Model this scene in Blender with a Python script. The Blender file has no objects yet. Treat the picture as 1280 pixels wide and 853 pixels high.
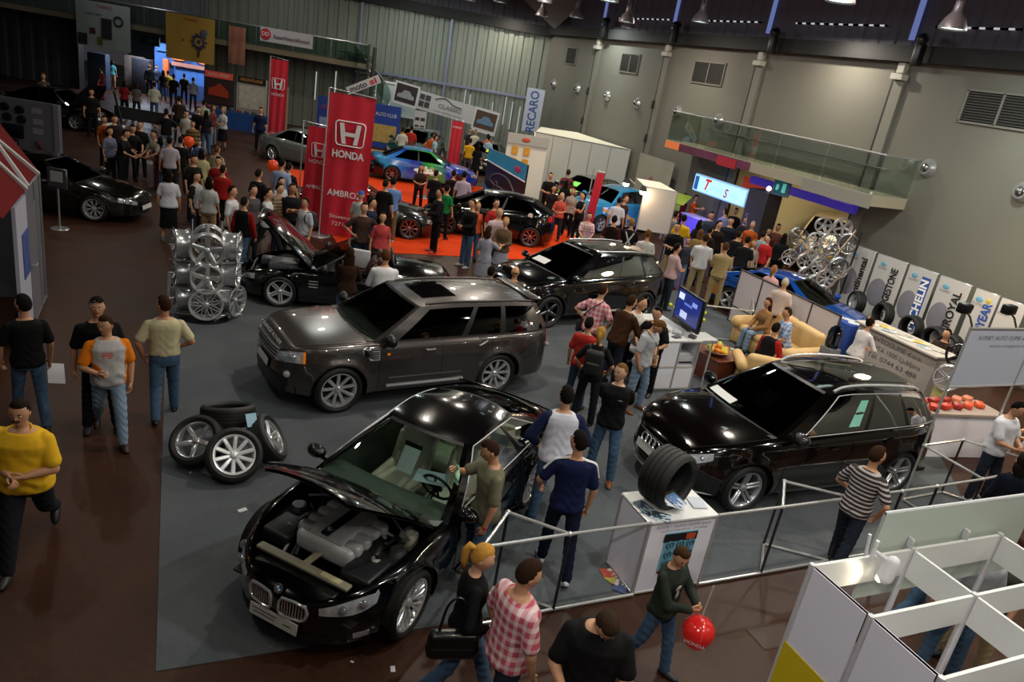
import bpy, bmesh, math, random
import numpy as np
from math import pi, sin, cos, radians, degrees, atan2, sqrt
from mathutils import Vector, Matrix
from mathutils.bvhtree import BVHTree

random.seed(7)
RNG = np.random.RandomState(11)
SC = bpy.context.scene
COL = SC.collection

# ---------------------------------------------------------------- camera calibration
FOC, CAMH, YAW = 930.0, 5.25, 26.1
def _calib():
 d = np.array([(212 - 640) / FOC, -(2920 - 426.5) / FOC, -1.0]); d /= np.linalg.norm(d)
 up = -d
 fw = np.array([0, 0, -1.0]); fw = fw - up * (fw @ up); fw /= np.linalg.norm(fw)
 rt = np.cross(fw, up)
 Rm = np.array([rt, fw, up])
 a = -radians(YAW)
 A = np.array([[cos(a), -sin(a), 0], [sin(a), cos(a), 0], [0, 0, 1]])
 return A @ Rm
CR = _calib()
def ray(px, py):
 return CR @ np.array([(px - 640) / FOC, -(py - 426.5) / FOC, -1.0])
def G(px, py, z=0.0):
 """place in the hall seen at photo pixel (px, py) at height z"""
 r = ray(px, py); t = (z - CAMH) / r[2]
 return Vector((t * r[0], t * r[1], z))
FW = np.array([sin(radians(YAW)), cos(radians(YAW))]); RT = np.array([FW[1], -FW[0]])
def WP(lat, depth, z=0.0):
 p = FW * depth + RT * lat
 return Vector((p[0], p[1], z))
def at_depth(px, py, d):
 r = ray(px, py); t = d / (r[0] * FW[0] + r[1] * FW[1])
 return Vector((t * r[0], t * r[1], CAMH + t * r[2]))
def at_x(px, py, x):
 r = ray(px, py); t = x / r[0]
 return Vector((x, t * r[1], CAMH + t * r[2]))
def pix(P):
 q = CR.T @ (np.array(P, float) - np.array([0, 0, CAMH]))
 return 640 - FOC * q[0] / q[2], 426.5 + FOC * q[1] / q[2]

# ---------------------------------------------------------------- materials
def lin(c):
 if isinstance(c, str):
  c = tuple(int(c[i:i + 2], 16) / 255 for i in (0, 2, 4))
 return tuple((x / 12.92 if x <= 0.04045 else ((x + 0.055) / 1.055) ** 2.4) for x in c)
MATS = {}
def _nt(name):
 m = bpy.data.materials.new(name); m.use_nodes = True
 nt = m.node_tree; nt.nodes.clear()
 out = nt.nodes.new('ShaderNodeOutputMaterial')
 return m, nt, out
def N(nt, kind, **kw):
 n = nt.nodes.new(kind)
 for k, v in kw.items():
  if k.startswith('i_'):
   n.inputs[k[2:].replace('_', ' ')].default_value = v
  else:
   setattr(n, k, v)
 return n
def rgba(c): return (*lin(c), 1.0)
def mat(col, rough=0.55, metal=0.0, coat=0.0, noise=0.12, scale=30.0, bump=0.0, emit=0.0, spec=0.5, sheen=0.0):
 key = (col, rough, metal, coat, noise, scale, bump, emit, spec, sheen)
 if key in MATS: return MATS[key]
 m, nt, out = _nt('paint_%s' % (col if isinstance(col, str) else len(MATS)))
 b = N(nt, 'ShaderNodeBsdfPrincipled')
 b.inputs['Roughness'].default_value = rough; b.inputs['Metallic'].default_value = metal
 b.inputs['Coat Weight'].default_value = coat; b.inputs['Coat Roughness'].default_value = 0.02
 b.inputs['Specular IOR Level'].default_value = spec
 b.inputs['Sheen Weight'].default_value = sheen
 tc = N(nt, 'ShaderNodeTexCoord'); nz = N(nt, 'ShaderNodeTexNoise'); nz.inputs['Scale'].default_value = scale
 nz.inputs['Detail'].default_value = 3
 nt.links.new(tc.outputs['Object'], nz.inputs['Vector'])
 mx = N(nt, 'ShaderNodeMix', data_type='RGBA')
 c = lin(col)
 mx.inputs[6].default_value = (*[x * (1 - noise) for x in c], 1); mx.inputs[7].default_value = (*[min(1, x * (1 + noise)) for x in c], 1)
 nt.links.new(nz.outputs['Fac'], mx.inputs[0]); nt.links.new(mx.outputs[2], b.inputs['Base Color'])
 if bump:
  bp = N(nt, 'ShaderNodeBump'); bp.inputs['Strength'].default_value = bump; bp.inputs['Distance'].default_value = 0.01
  nt.links.new(nz.outputs['Fac'], bp.inputs['Height']); nt.links.new(bp.outputs['Normal'], b.inputs['Normal'])
 if emit:
  nt.links.new(mx.outputs[2], b.inputs['Emission Color']); b.inputs['Emission Strength'].default_value = emit
 nt.links.new(b.outputs[0], out.inputs[0])
 MATS[key] = m
 return m
def glass(tint='8fa89a', refl=0.10, dark=1.0):
 key = ('glass', tint, refl, dark)
 if key in MATS: return MATS[key]
 m, nt, out = _nt('glass_' + tint)
 tr = N(nt, 'ShaderNodeBsdfTransparent'); tr.inputs[0].default_value = (*[x * dark for x in lin(tint)], 1)
 gl = N(nt, 'ShaderNodeBsdfGlossy'); gl.inputs['Roughness'].default_value = 0.02
 gl.inputs['Color'].default_value = (0.9, 0.93, 0.95, 1)
 lw = N(nt, 'ShaderNodeLayerWeight'); lw.inputs[0].default_value = 0.35
 ma = N(nt, 'ShaderNodeMath', operation='MULTIPLY_ADD'); ma.inputs[1].default_value = 0.42; ma.inputs[2].default_value = refl * 0.4
 nt.links.new(lw.outputs['Fresnel'], ma.inputs[0])
 mx = N(nt, 'ShaderNodeMixShader')
 nt.links.new(ma.outputs[0], mx.inputs[0]); nt.links.new(tr.outputs[0], mx.inputs[1]); nt.links.new(gl.outputs[0], mx.inputs[2])
 nt.links.new(mx.outputs[0], out.inputs[0]); MATS[key] = m
 return m
def plaid(c0, c1, freq=38.0, kind='plaid', rough=0.8):
 """woven check / stripes / ribs on cloth, in object space"""
 key = (kind, c0, c1, freq)
 if key in MATS: return MATS[key]
 m, nt, out = _nt(kind + '_' + c0)
 b = N(nt, 'ShaderNodeBsdfPrincipled'); b.inputs['Roughness'].default_value = rough
 tc = N(nt, 'ShaderNodeTexCoord'); sp = N(nt, 'ShaderNodeSeparateXYZ'); nt.links.new(tc.outputs['Object'], sp.inputs[0])
 def wave(src, f):
  a = N(nt, 'ShaderNodeMath', operation='MULTIPLY'); a.inputs[1].default_value = f; nt.links.new(src, a.inputs[0])
  s = N(nt, 'ShaderNodeMath', operation='SINE'); nt.links.new(a.outputs[0], s.inputs[0])
  g = N(nt, 'ShaderNodeMath', operation='GREATER_THAN'); g.inputs[1].default_value = 0.15 if kind == 'plaid' else 0.25; nt.links.new(s.outputs[0], g.inputs[0])
  return g.outputs[0]
 wz = wave(sp.outputs['Z'], freq * (2.2 if kind == 'plaid' else 2.0))
 mx = N(nt, 'ShaderNodeMix', data_type='RGBA')
 mx.inputs[6].default_value = rgba(c0); mx.inputs[7].default_value = rgba(c1)
 if kind == 'plaid':
  ad = N(nt, 'ShaderNodeMath', operation='ADD'); nt.links.new(sp.outputs['X'], ad.inputs[0])
  sc = N(nt, 'ShaderNodeMath', operation='MULTIPLY'); sc.inputs[1].default_value = 0.6; nt.links.new(sp.outputs['Y'], sc.inputs[0]); nt.links.new(sc.outputs[0], ad.inputs[1])
  wx = wave(ad.outputs[0], freq * 2.2)
  a2 = N(nt, 'ShaderNodeMath', operation='ADD'); nt.links.new(wz, a2.inputs[0]); nt.links.new(wx, a2.inputs[1])
  hf = N(nt, 'ShaderNodeMath', operation='MULTIPLY'); hf.inputs[1].default_value = 0.5; nt.links.new(a2.outputs[0], hf.inputs[0])
  nt.links.new(hf.outputs[0], mx.inputs[0])
 else:
  nt.links.new(wz, mx.inputs[0])
 nt.links.new(mx.outputs[2], b.inputs['Base Color']); nt.links.new(b.outputs[0], out.inputs[0])
 MATS[key] = m
 return m
def emis(col, strength):
 key = ('emis', col, strength)
 if key in MATS: return MATS[key]
 m, nt, out = _nt('lit_' + str(col))
 e = N(nt, 'ShaderNodeEmission'); e.inputs[0].default_value = rgba(col); e.inputs[1].default_value = strength
 nt.links.new(e.outputs[0], out.inputs[0]); MATS[key] = m
 return m

CHROME = mat('e2e2e4', 0.12, .72, noise=0.03)
ALLOY = mat('c9cbcf', 0.25, .6, noise=0.05)
STEEL = mat('b4b5b6', 0.28, .7, noise=0.05)
RUBBER = mat('0c0c0d', 0.62, noise=0.2, scale=80)
BLKPLAST = mat('08080a', 0.4, noise=0.2)
BLKMATTE = mat('050506', 0.85, noise=0.2)
WHITEPANEL = mat('e4e4ee', 0.5, noise=0.03)

# ---------------------------------------------------------------- mesh building
class MB:
 def __init__(s): s.v = []; s.f = []; s.m = []; s.n = 0
 def add(s, V, F, mt=0, M=None):
  V = np.asarray(V, float).reshape(-1, 3)
  if M is not None:
   A = np.array(M); V = V @ A[:3, :3].T + A[:3, 3]
  k = s.n; s.v.append(V); s.n += len(V)
  for q in F:
   s.f.append(tuple(i + k for i in q)); s.m.append(mt)
  return s
 def box(s, c, d, mt=0, M=None):
  x, y, z = c; a, b, e = d[0] / 2, d[1] / 2, d[2] / 2
  V = [(x + i * a, y + j * b, z + k * e) for i in (-1, 1) for j in (-1, 1) for k in (-1, 1)]
  return s.add(V, [(0, 1, 3, 2), (4, 6, 7, 5), (0, 4, 5, 1), (2, 3, 7, 6), (0, 2, 6, 4), (1, 5, 7, 3)], mt, M)
 def rbox(s, c, d, r=0.02, seg=2, mt=0, M=None):
  bm = bmesh.new(); bmesh.ops.create_cube(bm, size=1.0)
  for v in bm.verts: v.co = Vector((c[0] + v.co.x * d[0], c[1] + v.co.y * d[1], c[2] + v.co.z * d[2]))
  r = min(r, min(d) * 0.49)
  bmesh.ops.bevel(bm, geom=bm.edges[:], offset=r, segments=seg, profile=0.5, affect='EDGES')
  bm.verts.index_update()
  s.add([tuple(v.co) for v in bm.verts], [[v.index for v in f.verts] for f in bm.faces], mt, M); bm.free()
  return s
 def tube(s, pts, r, n=8, mt=0, cap=True, M=None, closed=False, flat=1.0):
  P = np.asarray(pts, float); k = len(P)
  rr = np.full(k, r, float) if np.isscalar(r) else np.asarray(r, float)
  T = np.zeros_like(P)
  for i in range(k):
   a = P[(i - 1) % k] if (closed or i > 0) else P[i]; b = P[(i + 1) % k] if (closed or i < k - 1) else P[i]
   d = b - a; T[i] = d / (np.linalg.norm(d) + 1e-12)
  t0 = T[0]; ref = np.array([0, 0, 1.0]) if abs(t0[2]) < 0.9 else np.array([1.0, 0, 0])
  u = np.cross(ref, t0); u /= np.linalg.norm(u); V = []
  for i in range(k):
   u = u - T[i] * (u @ T[i]); u /= (np.linalg.norm(u) + 1e-12); w = np.cross(T[i], u)
   for j in range(n):
    a = 2 * pi * j / n
    V.append(P[i] + rr[i] * (cos(a) * u + flat * sin(a) * w))
  F = []
  for i in range(k if closed else k - 1):
   i2 = (i + 1) % k
   for j in range(n):
    F.append((i * n + j, i * n + (j + 1) % n, i2 * n + (j + 1) % n, i2 * n + j))
  if cap and not closed:
   F.append(tuple(range(n))[::-1]); F.append(tuple((k - 1) * n + j for j in range(n)))
  return s.add(V, F, mt, M)
 def capsule(s, a, b, ra, rb, n=10, mt=0, M=None, caps=3):
  a = np.asarray(a, float); b = np.asarray(b, float); d = b - a; L = np.linalg.norm(d); d = d / (L + 1e-9)
  P = []; Rr = []
  for i in range(caps):
   t = (i + 0.35) / (caps + 0.0) * pi / 2
   P.append(a - d * ra * cos(t)); Rr.append(ra * sin(t))
  P.append(a); Rr.append(ra); P.append(b); Rr.append(rb)
  for i in reversed(range(caps)):
   t = (i + 0.35) / (caps + 0.0) * pi / 2
   P.append(b + d * rb * cos(t)); Rr.append(rb * sin(t))
  return s.tube(P, Rr, n, mt, True, M)
 def lathe(s, prof, n=24, mt=0, M=None, axis='z', closed_prof=False, arc=2 * pi):
  V = []; k = len(prof); full = abs(arc - 2 * pi) < 1e-6; cols = n if full else n + 1
  for j in range(cols):
   a = arc * j / n
   for r, z in prof:
    p = (r * cos(a), r * sin(a), z)
    if axis == 'y': p = (r * cos(a), z, -r * sin(a))
    if axis == 'x': p = (z, r * cos(a), r * sin(a))
    V.append(p)
  F = []; kk = k if closed_prof else k - 1
  for j in range(n):
   j2 = (j + 1) % cols
   for i in range(kk):
    i2 = (i + 1) % k
    F.append((j * k + i, j2 * k + i, j2 * k + i2, j * k + i2))
  return s.add(V, F, mt, M)
 def grid(s, P, mt=0, M=None, flip=False):
  P = np.asarray(P, float); a, b = P.shape[:2]; F = []
  for i in range(a - 1):
   for j in range(b - 1):
    q = (i * b + j, i * b + j + 1, (i + 1) * b + j + 1, (i + 1) * b + j)
    F.append(q[::-1] if flip else q)
  return s.add(P.reshape(-1, 3), F, mt, M)
 def ball(s, c, r, nu=12, nv=8, mt=0, M=None):
  r = (r, r, r) if np.isscalar(r) else r
  V = [(c[0], c[1], c[2] - r[2])]
  for i in range(1, nv):
   t = pi * i / nv
   for j in range(nu):
    a = 2 * pi * j / nu
    V.append((c[0] + r[0] * sin(t) * cos(a), c[1] + r[1] * sin(t) * sin(a), c[2] - r[2] * cos(t)))
  V.append((c[0], c[1], c[2] + r[2])); F = []
  for j in range(nu): F.append((0, 1 + (j + 1) % nu, 1 + j))
  for i in range(nv - 2):
   for j in range(nu):
    F.append((1 + i * nu + j, 1 + i * nu + (j + 1) % nu, 1 + (i + 1) * nu + (j + 1) % nu, 1 + (i + 1) * nu + j))
  e = len(V) - 1; b = 1 + (nv - 2) * nu
  for j in range(nu): F.append((b + j, b + (j + 1) % nu, e))
  return s.add(V, F, mt, M)
 def prism(s, poly, h0, h1, mt=0, M=None, plane='xy'):
  n = len(poly)
  def mk(p, h): return {'xy': (p[0], p[1], h), 'xz': (p[0], h, p[1]), 'yz': (h, p[0], p[1])}[plane]
  V = [mk(p, h0) for p in poly] + [mk(p, h1) for p in poly]
  F = [tuple(range(n))[::-1], tuple(range(n, 2 * n))] + [(i, (i + 1) % n, n + (i + 1) % n, n + i) for i in range(n)]
  return s.add(V, F, mt, M)
 def mesh(s, name, mats, smooth=True, angle=40):
  me = bpy.data.meshes.new(name)
  V = np.concatenate(s.v) if s.v else np.zeros((0, 3))
  me.from_pydata(V.tolist(), [], s.f)
  mats = mats if isinstance(mats, (list, tuple)) else [mats]
  for m in mats: me.materials.append(m)
  if len(mats) > 1: me.polygons.foreach_set('material_index', s.m)
  if smooth:
   me.polygons.foreach_set('use_smooth', [True] * len(me.polygons))
   me.update(); me.set_sharp_from_angle(angle=radians(angle))
  me.update()
  return me
 def obj(s, name, mats, parent=None, smooth=True, angle=40, M=None):
  return link(name, s.mesh(name, mats, smooth, angle), parent, M)
def link(name, data, parent=None, M=None):
 o = bpy.data.objects.new(name, data); COL.objects.link(o)
 if parent is not None: o.parent = parent
 if M is not None: o.matrix_local = M
 return o
def tag(o, label, cat, group=None, kind=None):
 o['label'] = label; o['category'] = cat
 if group: o['group'] = group
 if kind: o['kind'] = kind
 return o
def thing(name, label, cat, loc=(0, 0, 0), rz=0.0, group=None):
 o = bpy.data.objects.new(name, None); COL.objects.link(o); o.empty_display_size = 0.2
 o.location = loc; o.rotation_euler = (0, 0, rz)
 return tag(o, label, cat, group)
def struct(o): o['kind'] = 'structure'; return o
def copy_tree(o, parent=None, loc=None, rot=None, label=None):
 c = o.copy(); COL.objects.link(c)
 if parent is not None: c.parent = parent
 if loc is not None: c.location = loc
 if rot is not None: c.rotation_euler = rot
 if label: c['label'] = label
 for ch in list(o.children): copy_tree(ch, c)
 return c
def Tm(x=0, y=0, z=0, rx=0, ry=0, rz=0, s=1.0):
 sc = Matrix.Diagonal((s, s, s, 1)) if np.isscalar(s) else Matrix.Diagonal((*s, 1))
 return Matrix.Translation((x, y, z)) @ Matrix.Rotation(rz, 4, 'Z') @ Matrix.Rotation(ry, 4, 'Y') @ Matrix.Rotation(rx, 4, 'X') @ sc
def frame(origin, xdir, zdir=(0, 0, 1)):
 """matrix whose local x runs along xdir, local z as close to zdir as can be; y = outward back"""
 x = Vector(xdir).normalized(); z = Vector(zdir); z = (z - x * z.dot(x)).normalized(); y = z.cross(x)
 m = Matrix((x, y, z)).transposed().to_4x4(); m.translation = Vector(origin)
 return m
def bez(pts, n=6):
 """smooth curve through points (Catmull-Rom)"""
 P = [np.array(p, float) for p in pts]; P = [2 * P[0] - P[1]] + P + [2 * P[-1] - P[-2]]; out = []
 for i in range(1, len(P) - 2):
  for k in range(n):
   t = k / n; a, b, c, d = P[i - 1:i + 3]
   out.append(0.5 * (2 * b + (c - a) * t + (2 * a - 5 * b + 4 * c - d) * t * t + (3 * b - a - 3 * c + d) * t ** 3))
 out.append(P[-2]); return out
_TXT = {}
def text_mesh(s, size=1.0, bold=0.0, shear=0.0, align='CENTER', space=1.0, extr=0.0):
 key = (s, size, bold, shear, align, space, extr)
 if key in _TXT: return _TXT[key]
 cu = bpy.data.curves.new('lettering', 'FONT'); cu.body = s; cu.size = size; cu.offset = bold; cu.shear = shear
 cu.align_x = align; cu.align_y = 'CENTER'; cu.space_character = space; cu.extrude = extr; cu.resolution_u = 3
 o = bpy.data.objects.new('lettering', cu); COL.objects.link(o)
 bpy.context.view_layer.update()
 me = bpy.data.meshes.new_from_object(o.evaluated_get(bpy.context.evaluated_depsgraph_get()))
 bpy.data.objects.remove(o); me.name = 'lettering'; _TXT[key] = me
 return me
def lettering(s, m, parent, M, size=0.2, name='lettering', fit=None, **kw):
 """text in the local XY plane of M, as a child mesh"""
 me = text_mesh(s, size, **kw)
 me = me.copy(); me.materials.clear(); me.materials.append(m)
 if fit and len(me.vertices):
  c = np.zeros(len(me.vertices) * 3); me.vertices.foreach_get('co', c); c = c.reshape(-1, 3)
  w = np.ptp(c[:, 0]); M = M @ Matrix.Diagonal((fit / w, 1, 1, 1)) if w > 0 else M
 return link(name, me, parent, M)
XZ = Matrix.Rotation(pi / 2, 4, 'X')     # stands XY text up so that it reads from the -y side
# ---------------------------------------------------------------- people
def nrm(v):
 v = np.asarray(v, float); return v / (np.linalg.norm(v) + 1e-12)
def perp(v, d):
 return nrm(v - d * (v @ d))
LEGS = {'stand': ((2, 4, 3), (1, 4, 2)), 'ease': ((9, 7, 14), (-1, 5, 1)), 'ease2': ((-1, 5, 1), (9, 7, 14)), 'walk': ((25, 2, 9), (-17, 2, 24)),
  'walk2': ((-17, 2, 24), (25, 2, 9)), 'step': ((15, 3, 8), (-11, 3, 14)), 'step2': ((-11, 3, 14), (15, 3, 8)), 'wide': ((1, 11, 2), (1, 11, 2)),
  'sit': ((84, 7, 80), (84, 7, 80)), 'sit2': ((78, 3, 95), (88, 10, 70)), 'bent': ((30, 5, 40), (20, 5, 34)), 'stride': ((33, 2, 10), (-24, 2, 30)), 'stride2': ((-24, 2, 30), (30, 2, 8))}
ARMS = {'down': None, 'fold': (0.03, 0.22, 0.17), 'cross': (-0.10, 0.20, 0.25), 'hip': (0.20, 0.04, 0.09), 'pocket': (0.185, 0.07, -0.07),
  'back': (0.05, -0.165, 0.02), 'fwd': (0.14, 0.46, 0.27), 'table': (0.16, 0.40, 0.08), 'phone': (0.09, 0.12, 0.60), 'hold': (0.07, 0.29, 0.14),
  'point': (0.28, 0.50, 0.42), 'lap': (0.10, 0.32, 0.07), 'side': (0.26, 0.10, -0.10), 'carry': (0.22, 0.20, 0.06), 'up': (0.30, 0.34, 0.62), 'swingf': (0.22, 0.24, -0.02), 'swingb': (0.25, -0.16, -0.04)}
MALE = ([-.12, -.03, .10, .20, .32, .41, .465, .505, .54], [.13, .163, .155, .15, .168, .180, .165, .105, .060], [.10, .118, .110, .106, .116, .120, .100, .078, .058])
FEMALE = ([-.12, -.03, .10, .20, .31, .39, .455, .50, .54], [.135, .172, .150, .126, .142, .154, .140, .088, .050], [.105, .120, .104, .092, .118, .112, .088, .068, .050])
def skel(h=1.75, legs='stand', la='down', ra='down', lean=0, side=0, twist=0, yaw=0, pitch=-2, fem=False, seat=None, shoulder=1.0, **_):
 s = h / 1.75; J = {'s': s}
 f = np.array([0, 1.0, 0]); r = np.array([1.0, 0, 0]); up = np.array([0, 0, 1.0])
 L = LEGS[legs] if isinstance(legs, str) else legs
 hipw = .088 * s; an = []
 for sg, (a, b, k) in zip((-1, 1), L):
  H = np.array([sg * hipw, 0, 0]); a1, b1 = radians(a), radians(b)
  d1 = nrm([sg * sin(b1) * cos(a1), sin(a1), -cos(a1) * cos(b1)])
  a2 = radians(a - k); d2 = nrm([sg * sin(b1) * .6 * cos(a2), sin(a2), -cos(a2)])
  K = H + d1 * .43 * s; A = K + d2 * .42 * s; an.append((H, K, A))
 hz = -min(x[2][2] for x in an) + .078 * s
 if seat is not None: hz = seat
 P = np.array([0, 0, hz])
 for nm, (H, K, A) in zip('LR', an):
  J['hip' + nm] = H + P; J['knee' + nm] = K + P; J['ank' + nm] = A + P
 l, sd, tw = radians(lean), radians(side), radians(twist)
 u = nrm([sin(sd), sin(l), cos(l) * cos(sd)])
 ft = perp(f, u); rt = np.cross(ft, u)
 fs = ft * cos(tw) - rt * sin(tw); rs = np.cross(fs, u)
 J.update(P=P, u=u, f=f, r=r, ft=ft, rt=rt, fs=fs, rs=rs)
 N0 = P + u * .50 * s; J['neck'] = N0 + u * .02 * s
 sw = (.155 if fem else .178) * s * shoulder
 y, p = radians(yaw) + tw, radians(pitch)
 hf = ft * cos(y) - rt * sin(y); hu = nrm(u * .55 + up * .45)
 hf = perp(hf, hu); hr = np.cross(hf, hu)
 hf2 = hf * cos(p) - hu * sin(p); hu2 = np.cross(hr, hf2)
 J['head'] = P + u * .575 * s + hu2 * .128 * s + hf2 * .02 * s; J['hf'], J['hu'], J['hr'] = hf2, hu2, hr
 for nm, sg, arm in (('L', -1, la), ('R', 1, ra)):
  S = P + u * .440 * s + rs * sg * sw
  pole = np.array([0, 0, 0.0])
  if isinstance(arm, str): tgt = ARMS[arm]
  else: tgt = arm
  if tgt is None:
   T = S + (rs * sg * .09 + fs * .06 - up * .53) * s; pl = rs * sg * .5 - fs
  else:
   T = P + (np.array([tgt[0] * sg, tgt[1], tgt[2]]) * s if len(tgt) == 3 else 0)
   pl = rs * sg * 1.0 - fs * .5 - up * .8
   if arm == 'hip': pl = rs * sg - fs * .5
   if arm == 'back': pl = rs * sg * .7 - fs
  l1, l2 = .285 * s, .25 * s; d = T - S; D = np.linalg.norm(d)
  if D > (l1 + l2) * .985: T = S + d / D * (l1 + l2) * .985; d = T - S; D = np.linalg.norm(d)
  dn = d / D; a = (l1 * l1 - l2 * l2 + D * D) / (2 * D); hh = sqrt(max(0, l1 * l1 - a * a))
  E_ = S + dn * a + perp(pl, dn) * hh
  J['sh' + nm], J['el' + nm], J['wr' + nm] = S, E_, T
 return J
def ring_loft(mb, rings, n=16, mt=0):
 V = []; k = len(rings)
 for c, rx, ry, ax, ay in rings:
  for j in range(n):
   a = 2 * pi * j / n; ca, sa = cos(a), sin(a)
   V.append(c + ax * rx * np.sign(ca) * abs(ca) ** .85 + ay * ry * np.sign(sa) * abs(sa) ** .85)
 F = [(i * n + j, i * n + (j + 1) % n, (i + 1) * n + (j + 1) % n, (i + 1) * n + j) for i in range(k - 1) for j in range(n)]
 F.append(tuple(range(n))[::-1]); F.append(tuple((k - 1) * n + j for j in range(n)))
 mb.add(V, F, mt)
def torso_rings(J, fem, infl=0.0, lo=-.12, hi=.53, w=1.0, belly=0.0, flare=0.0):
 us, rx, ry = FEMALE if fem else MALE; s = J['s']
 out = []; tt = sorted(set([lo, hi] + [x for x in us if lo < x < hi]))
 for t in tt:
  X = np.interp(t, us, rx) * w; Y = np.interp(t, us, ry) * w
  Y += belly * math.exp(-((t - .13) / .12) ** 2)
  k = min(1, max(0, (t - .1) / .3)); ax = nrm(J['rt'] * (1 - k) + J['rs'] * k); ay = np.cross(J['u'], ax)
  if t < 0: ax, ay = J['rt'], np.cross(J['u'], J['rt'])
  fl = flare * max(0, (.12 - t))
  fy = .012 if t > .25 and t < .45 else 0
  out.append((J['P'] + (J['u'] * t + ay * (belly * .5 * math.exp(-((t - .13) / .12) ** 2) + fy)) * s, (X + infl + fl) * s, (Y + infl + fl) * s, ax, ay))
 return out
def remesh(mb, voxel, it=3, name='body'):
 me = mb.mesh('tmp', mat('808080'), smooth=False)
 o = bpy.data.objects.new('tmp', me); COL.objects.link(o)
 m = o.modifiers.new('r', 'REMESH'); m.mode = 'VOXEL'; m.voxel_size = voxel; m.use_smooth_shade = True
 if it:
  q = o.modifiers.new('s', 'SMOOTH'); q.factor = .5; q.iterations = it
 dg = bpy.context.evaluated_depsgraph_get()
 ne = bpy.data.meshes.new_from_object(o.evaluated_get(dg))
 bpy.data.objects.remove(o); bpy.data.meshes.remove(me)
 nv, nf = len(ne.vertices), len(ne.polygons)
 V = np.zeros(nv * 3); ne.vertices.foreach_get('co', V); V = V.reshape(-1, 3)
 F = [tuple(p.vertices) for p in ne.polygons]
 bpy.data.meshes.remove(ne)
 return V, F
def head_shape(p, face=True, fem=False):
 x, y, z = p[:, 0], p[:, 1], p[:, 2]
 X = x * .079; Y = y * .099; Z = z * .120
 low = np.clip(-z, 0, 1)
 X = X * (1 - .30 * low ** 1.3 * np.clip(.5 + y, 0, 1)) * (1 + .03 * (z > 0))
 Y = np.where((y < 0) & (z < -.2), Y * (1 - .35 * np.clip(-z - .2, 0, 1)), Y)
 Y = np.where(y > .5, Y - .010 * (y - .5) * 2, Y)
 Y = Y + np.where((y > 0) & (z < -.5), .016 * (-z - .5) * 2, 0)
 if face:
  fr = y > .2
  Y = Y + fr * (.026 * np.exp(-(x / .15) ** 2) * np.clip((.12 - z) / .32, 0, 1) * (z > -.24) * np.clip((z + .30) / .06, 0, 1))
  Y = Y + fr * .007 * np.exp(-((z - .17) / .07) ** 2) * np.exp(-(x / .6) ** 2)
  Y = Y - fr * .010 * np.exp(-((np.abs(x) - .38) / .17) ** 2 - ((z - .02) / .10) ** 2)
  Y = Y + fr * .006 * np.exp(-(x / .30) ** 2 - ((z + .43) / .09) ** 2)
  Y = Y - fr * .006 * np.exp(-(x / .30) ** 2 - ((z + .58) / .06) ** 2)
  Y = Y + fr * .008 * np.exp(-(x / .25) ** 2 - ((z + .78) / .12) ** 2)
  X = X + np.sign(x) * fr * .004 * np.exp(-((np.abs(x) - .7) / .2) ** 2 - ((z + .1) / .15) ** 2)
 return np.stack([X, Y, Z], 1)
def sph(nu, nv):
 V = [(0, 0, -1.0)]
 for i in range(1, nv):
  t = pi * i / nv
  for j in range(nu):
   a = 2 * pi * j / nu + pi / 2; V.append((sin(t) * cos(a), sin(t) * sin(a), -cos(t)))
 V.append((0, 0, 1.0)); F = []
 for j in range(nu): F.append((0, 1 + (j + 1) % nu, 1 + j))
 for i in range(nv - 2):
  for j in range(nu):
   F.append((1 + i * nu + j, 1 + i * nu + (j + 1) % nu, 1 + (i + 1) * nu + (j + 1) % nu, 1 + (i + 1) * nu + j))
 e = len(V) - 1; b = 1 + (nv - 2) * nu
 for j in range(nu): F.append((b + j, b + (j + 1) % nu, e))
 return np.array(V), F
def hand_mesh(mb, W, d, th, out, curl=.5, s=1.0, n=6, mt=0):
 """palm, four unequal fingers and a thumb from wrist W along d; th = thumb side, out = back of the hand"""
 d = nrm(d); th = perp(np.asarray(th), d); z = np.cross(d, th)
 if z @ out < 0: z = -z
 def pt(x, y, q): return W + (d * x + th * y + z * q) * s
 q = MB()
 P = [(0, .026, .019), (.03, .034, .017), (.06, .042, .015), (.09, .041, .012), (.098, .03, .007)]
 ring_loft(q, [(pt(x, .0, 0), a * s, b * s, th, z) for x, a, b in P], 10)
 for i, L in enumerate((.072, .080, .074, .058)):
  p = np.array([.088, .031 - .0205 * i, -.002]); a = .12 + .08 * i; pts = [pt(*p)]
  a *= curl * 2
  for k, fr in enumerate((.42, .32, .26)):
   a += curl * (.75, .8, .5)[k]
   p = p + np.array([cos(a), (1.5 - i) * .05, -sin(a)]) * L * fr; pts.append(pt(*p))
  q.tube(pts, np.array([.0098, .009, .008, .0062]) * s, n)
 p = [pt(.012, .020, -.003), pt(.035, .046, -.010 - .012 * curl), pt(.062, .058 - .012 * curl, -.016 - .022 * curl), pt(.084, .056 - .03 * curl, -.018 - .03 * curl)]
 q.tube(p, np.array([.014, .0125, .0105, .0075]) * s, n)
 V = np.concatenate(q.v); mb.add(V, q.f, mt)
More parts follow.
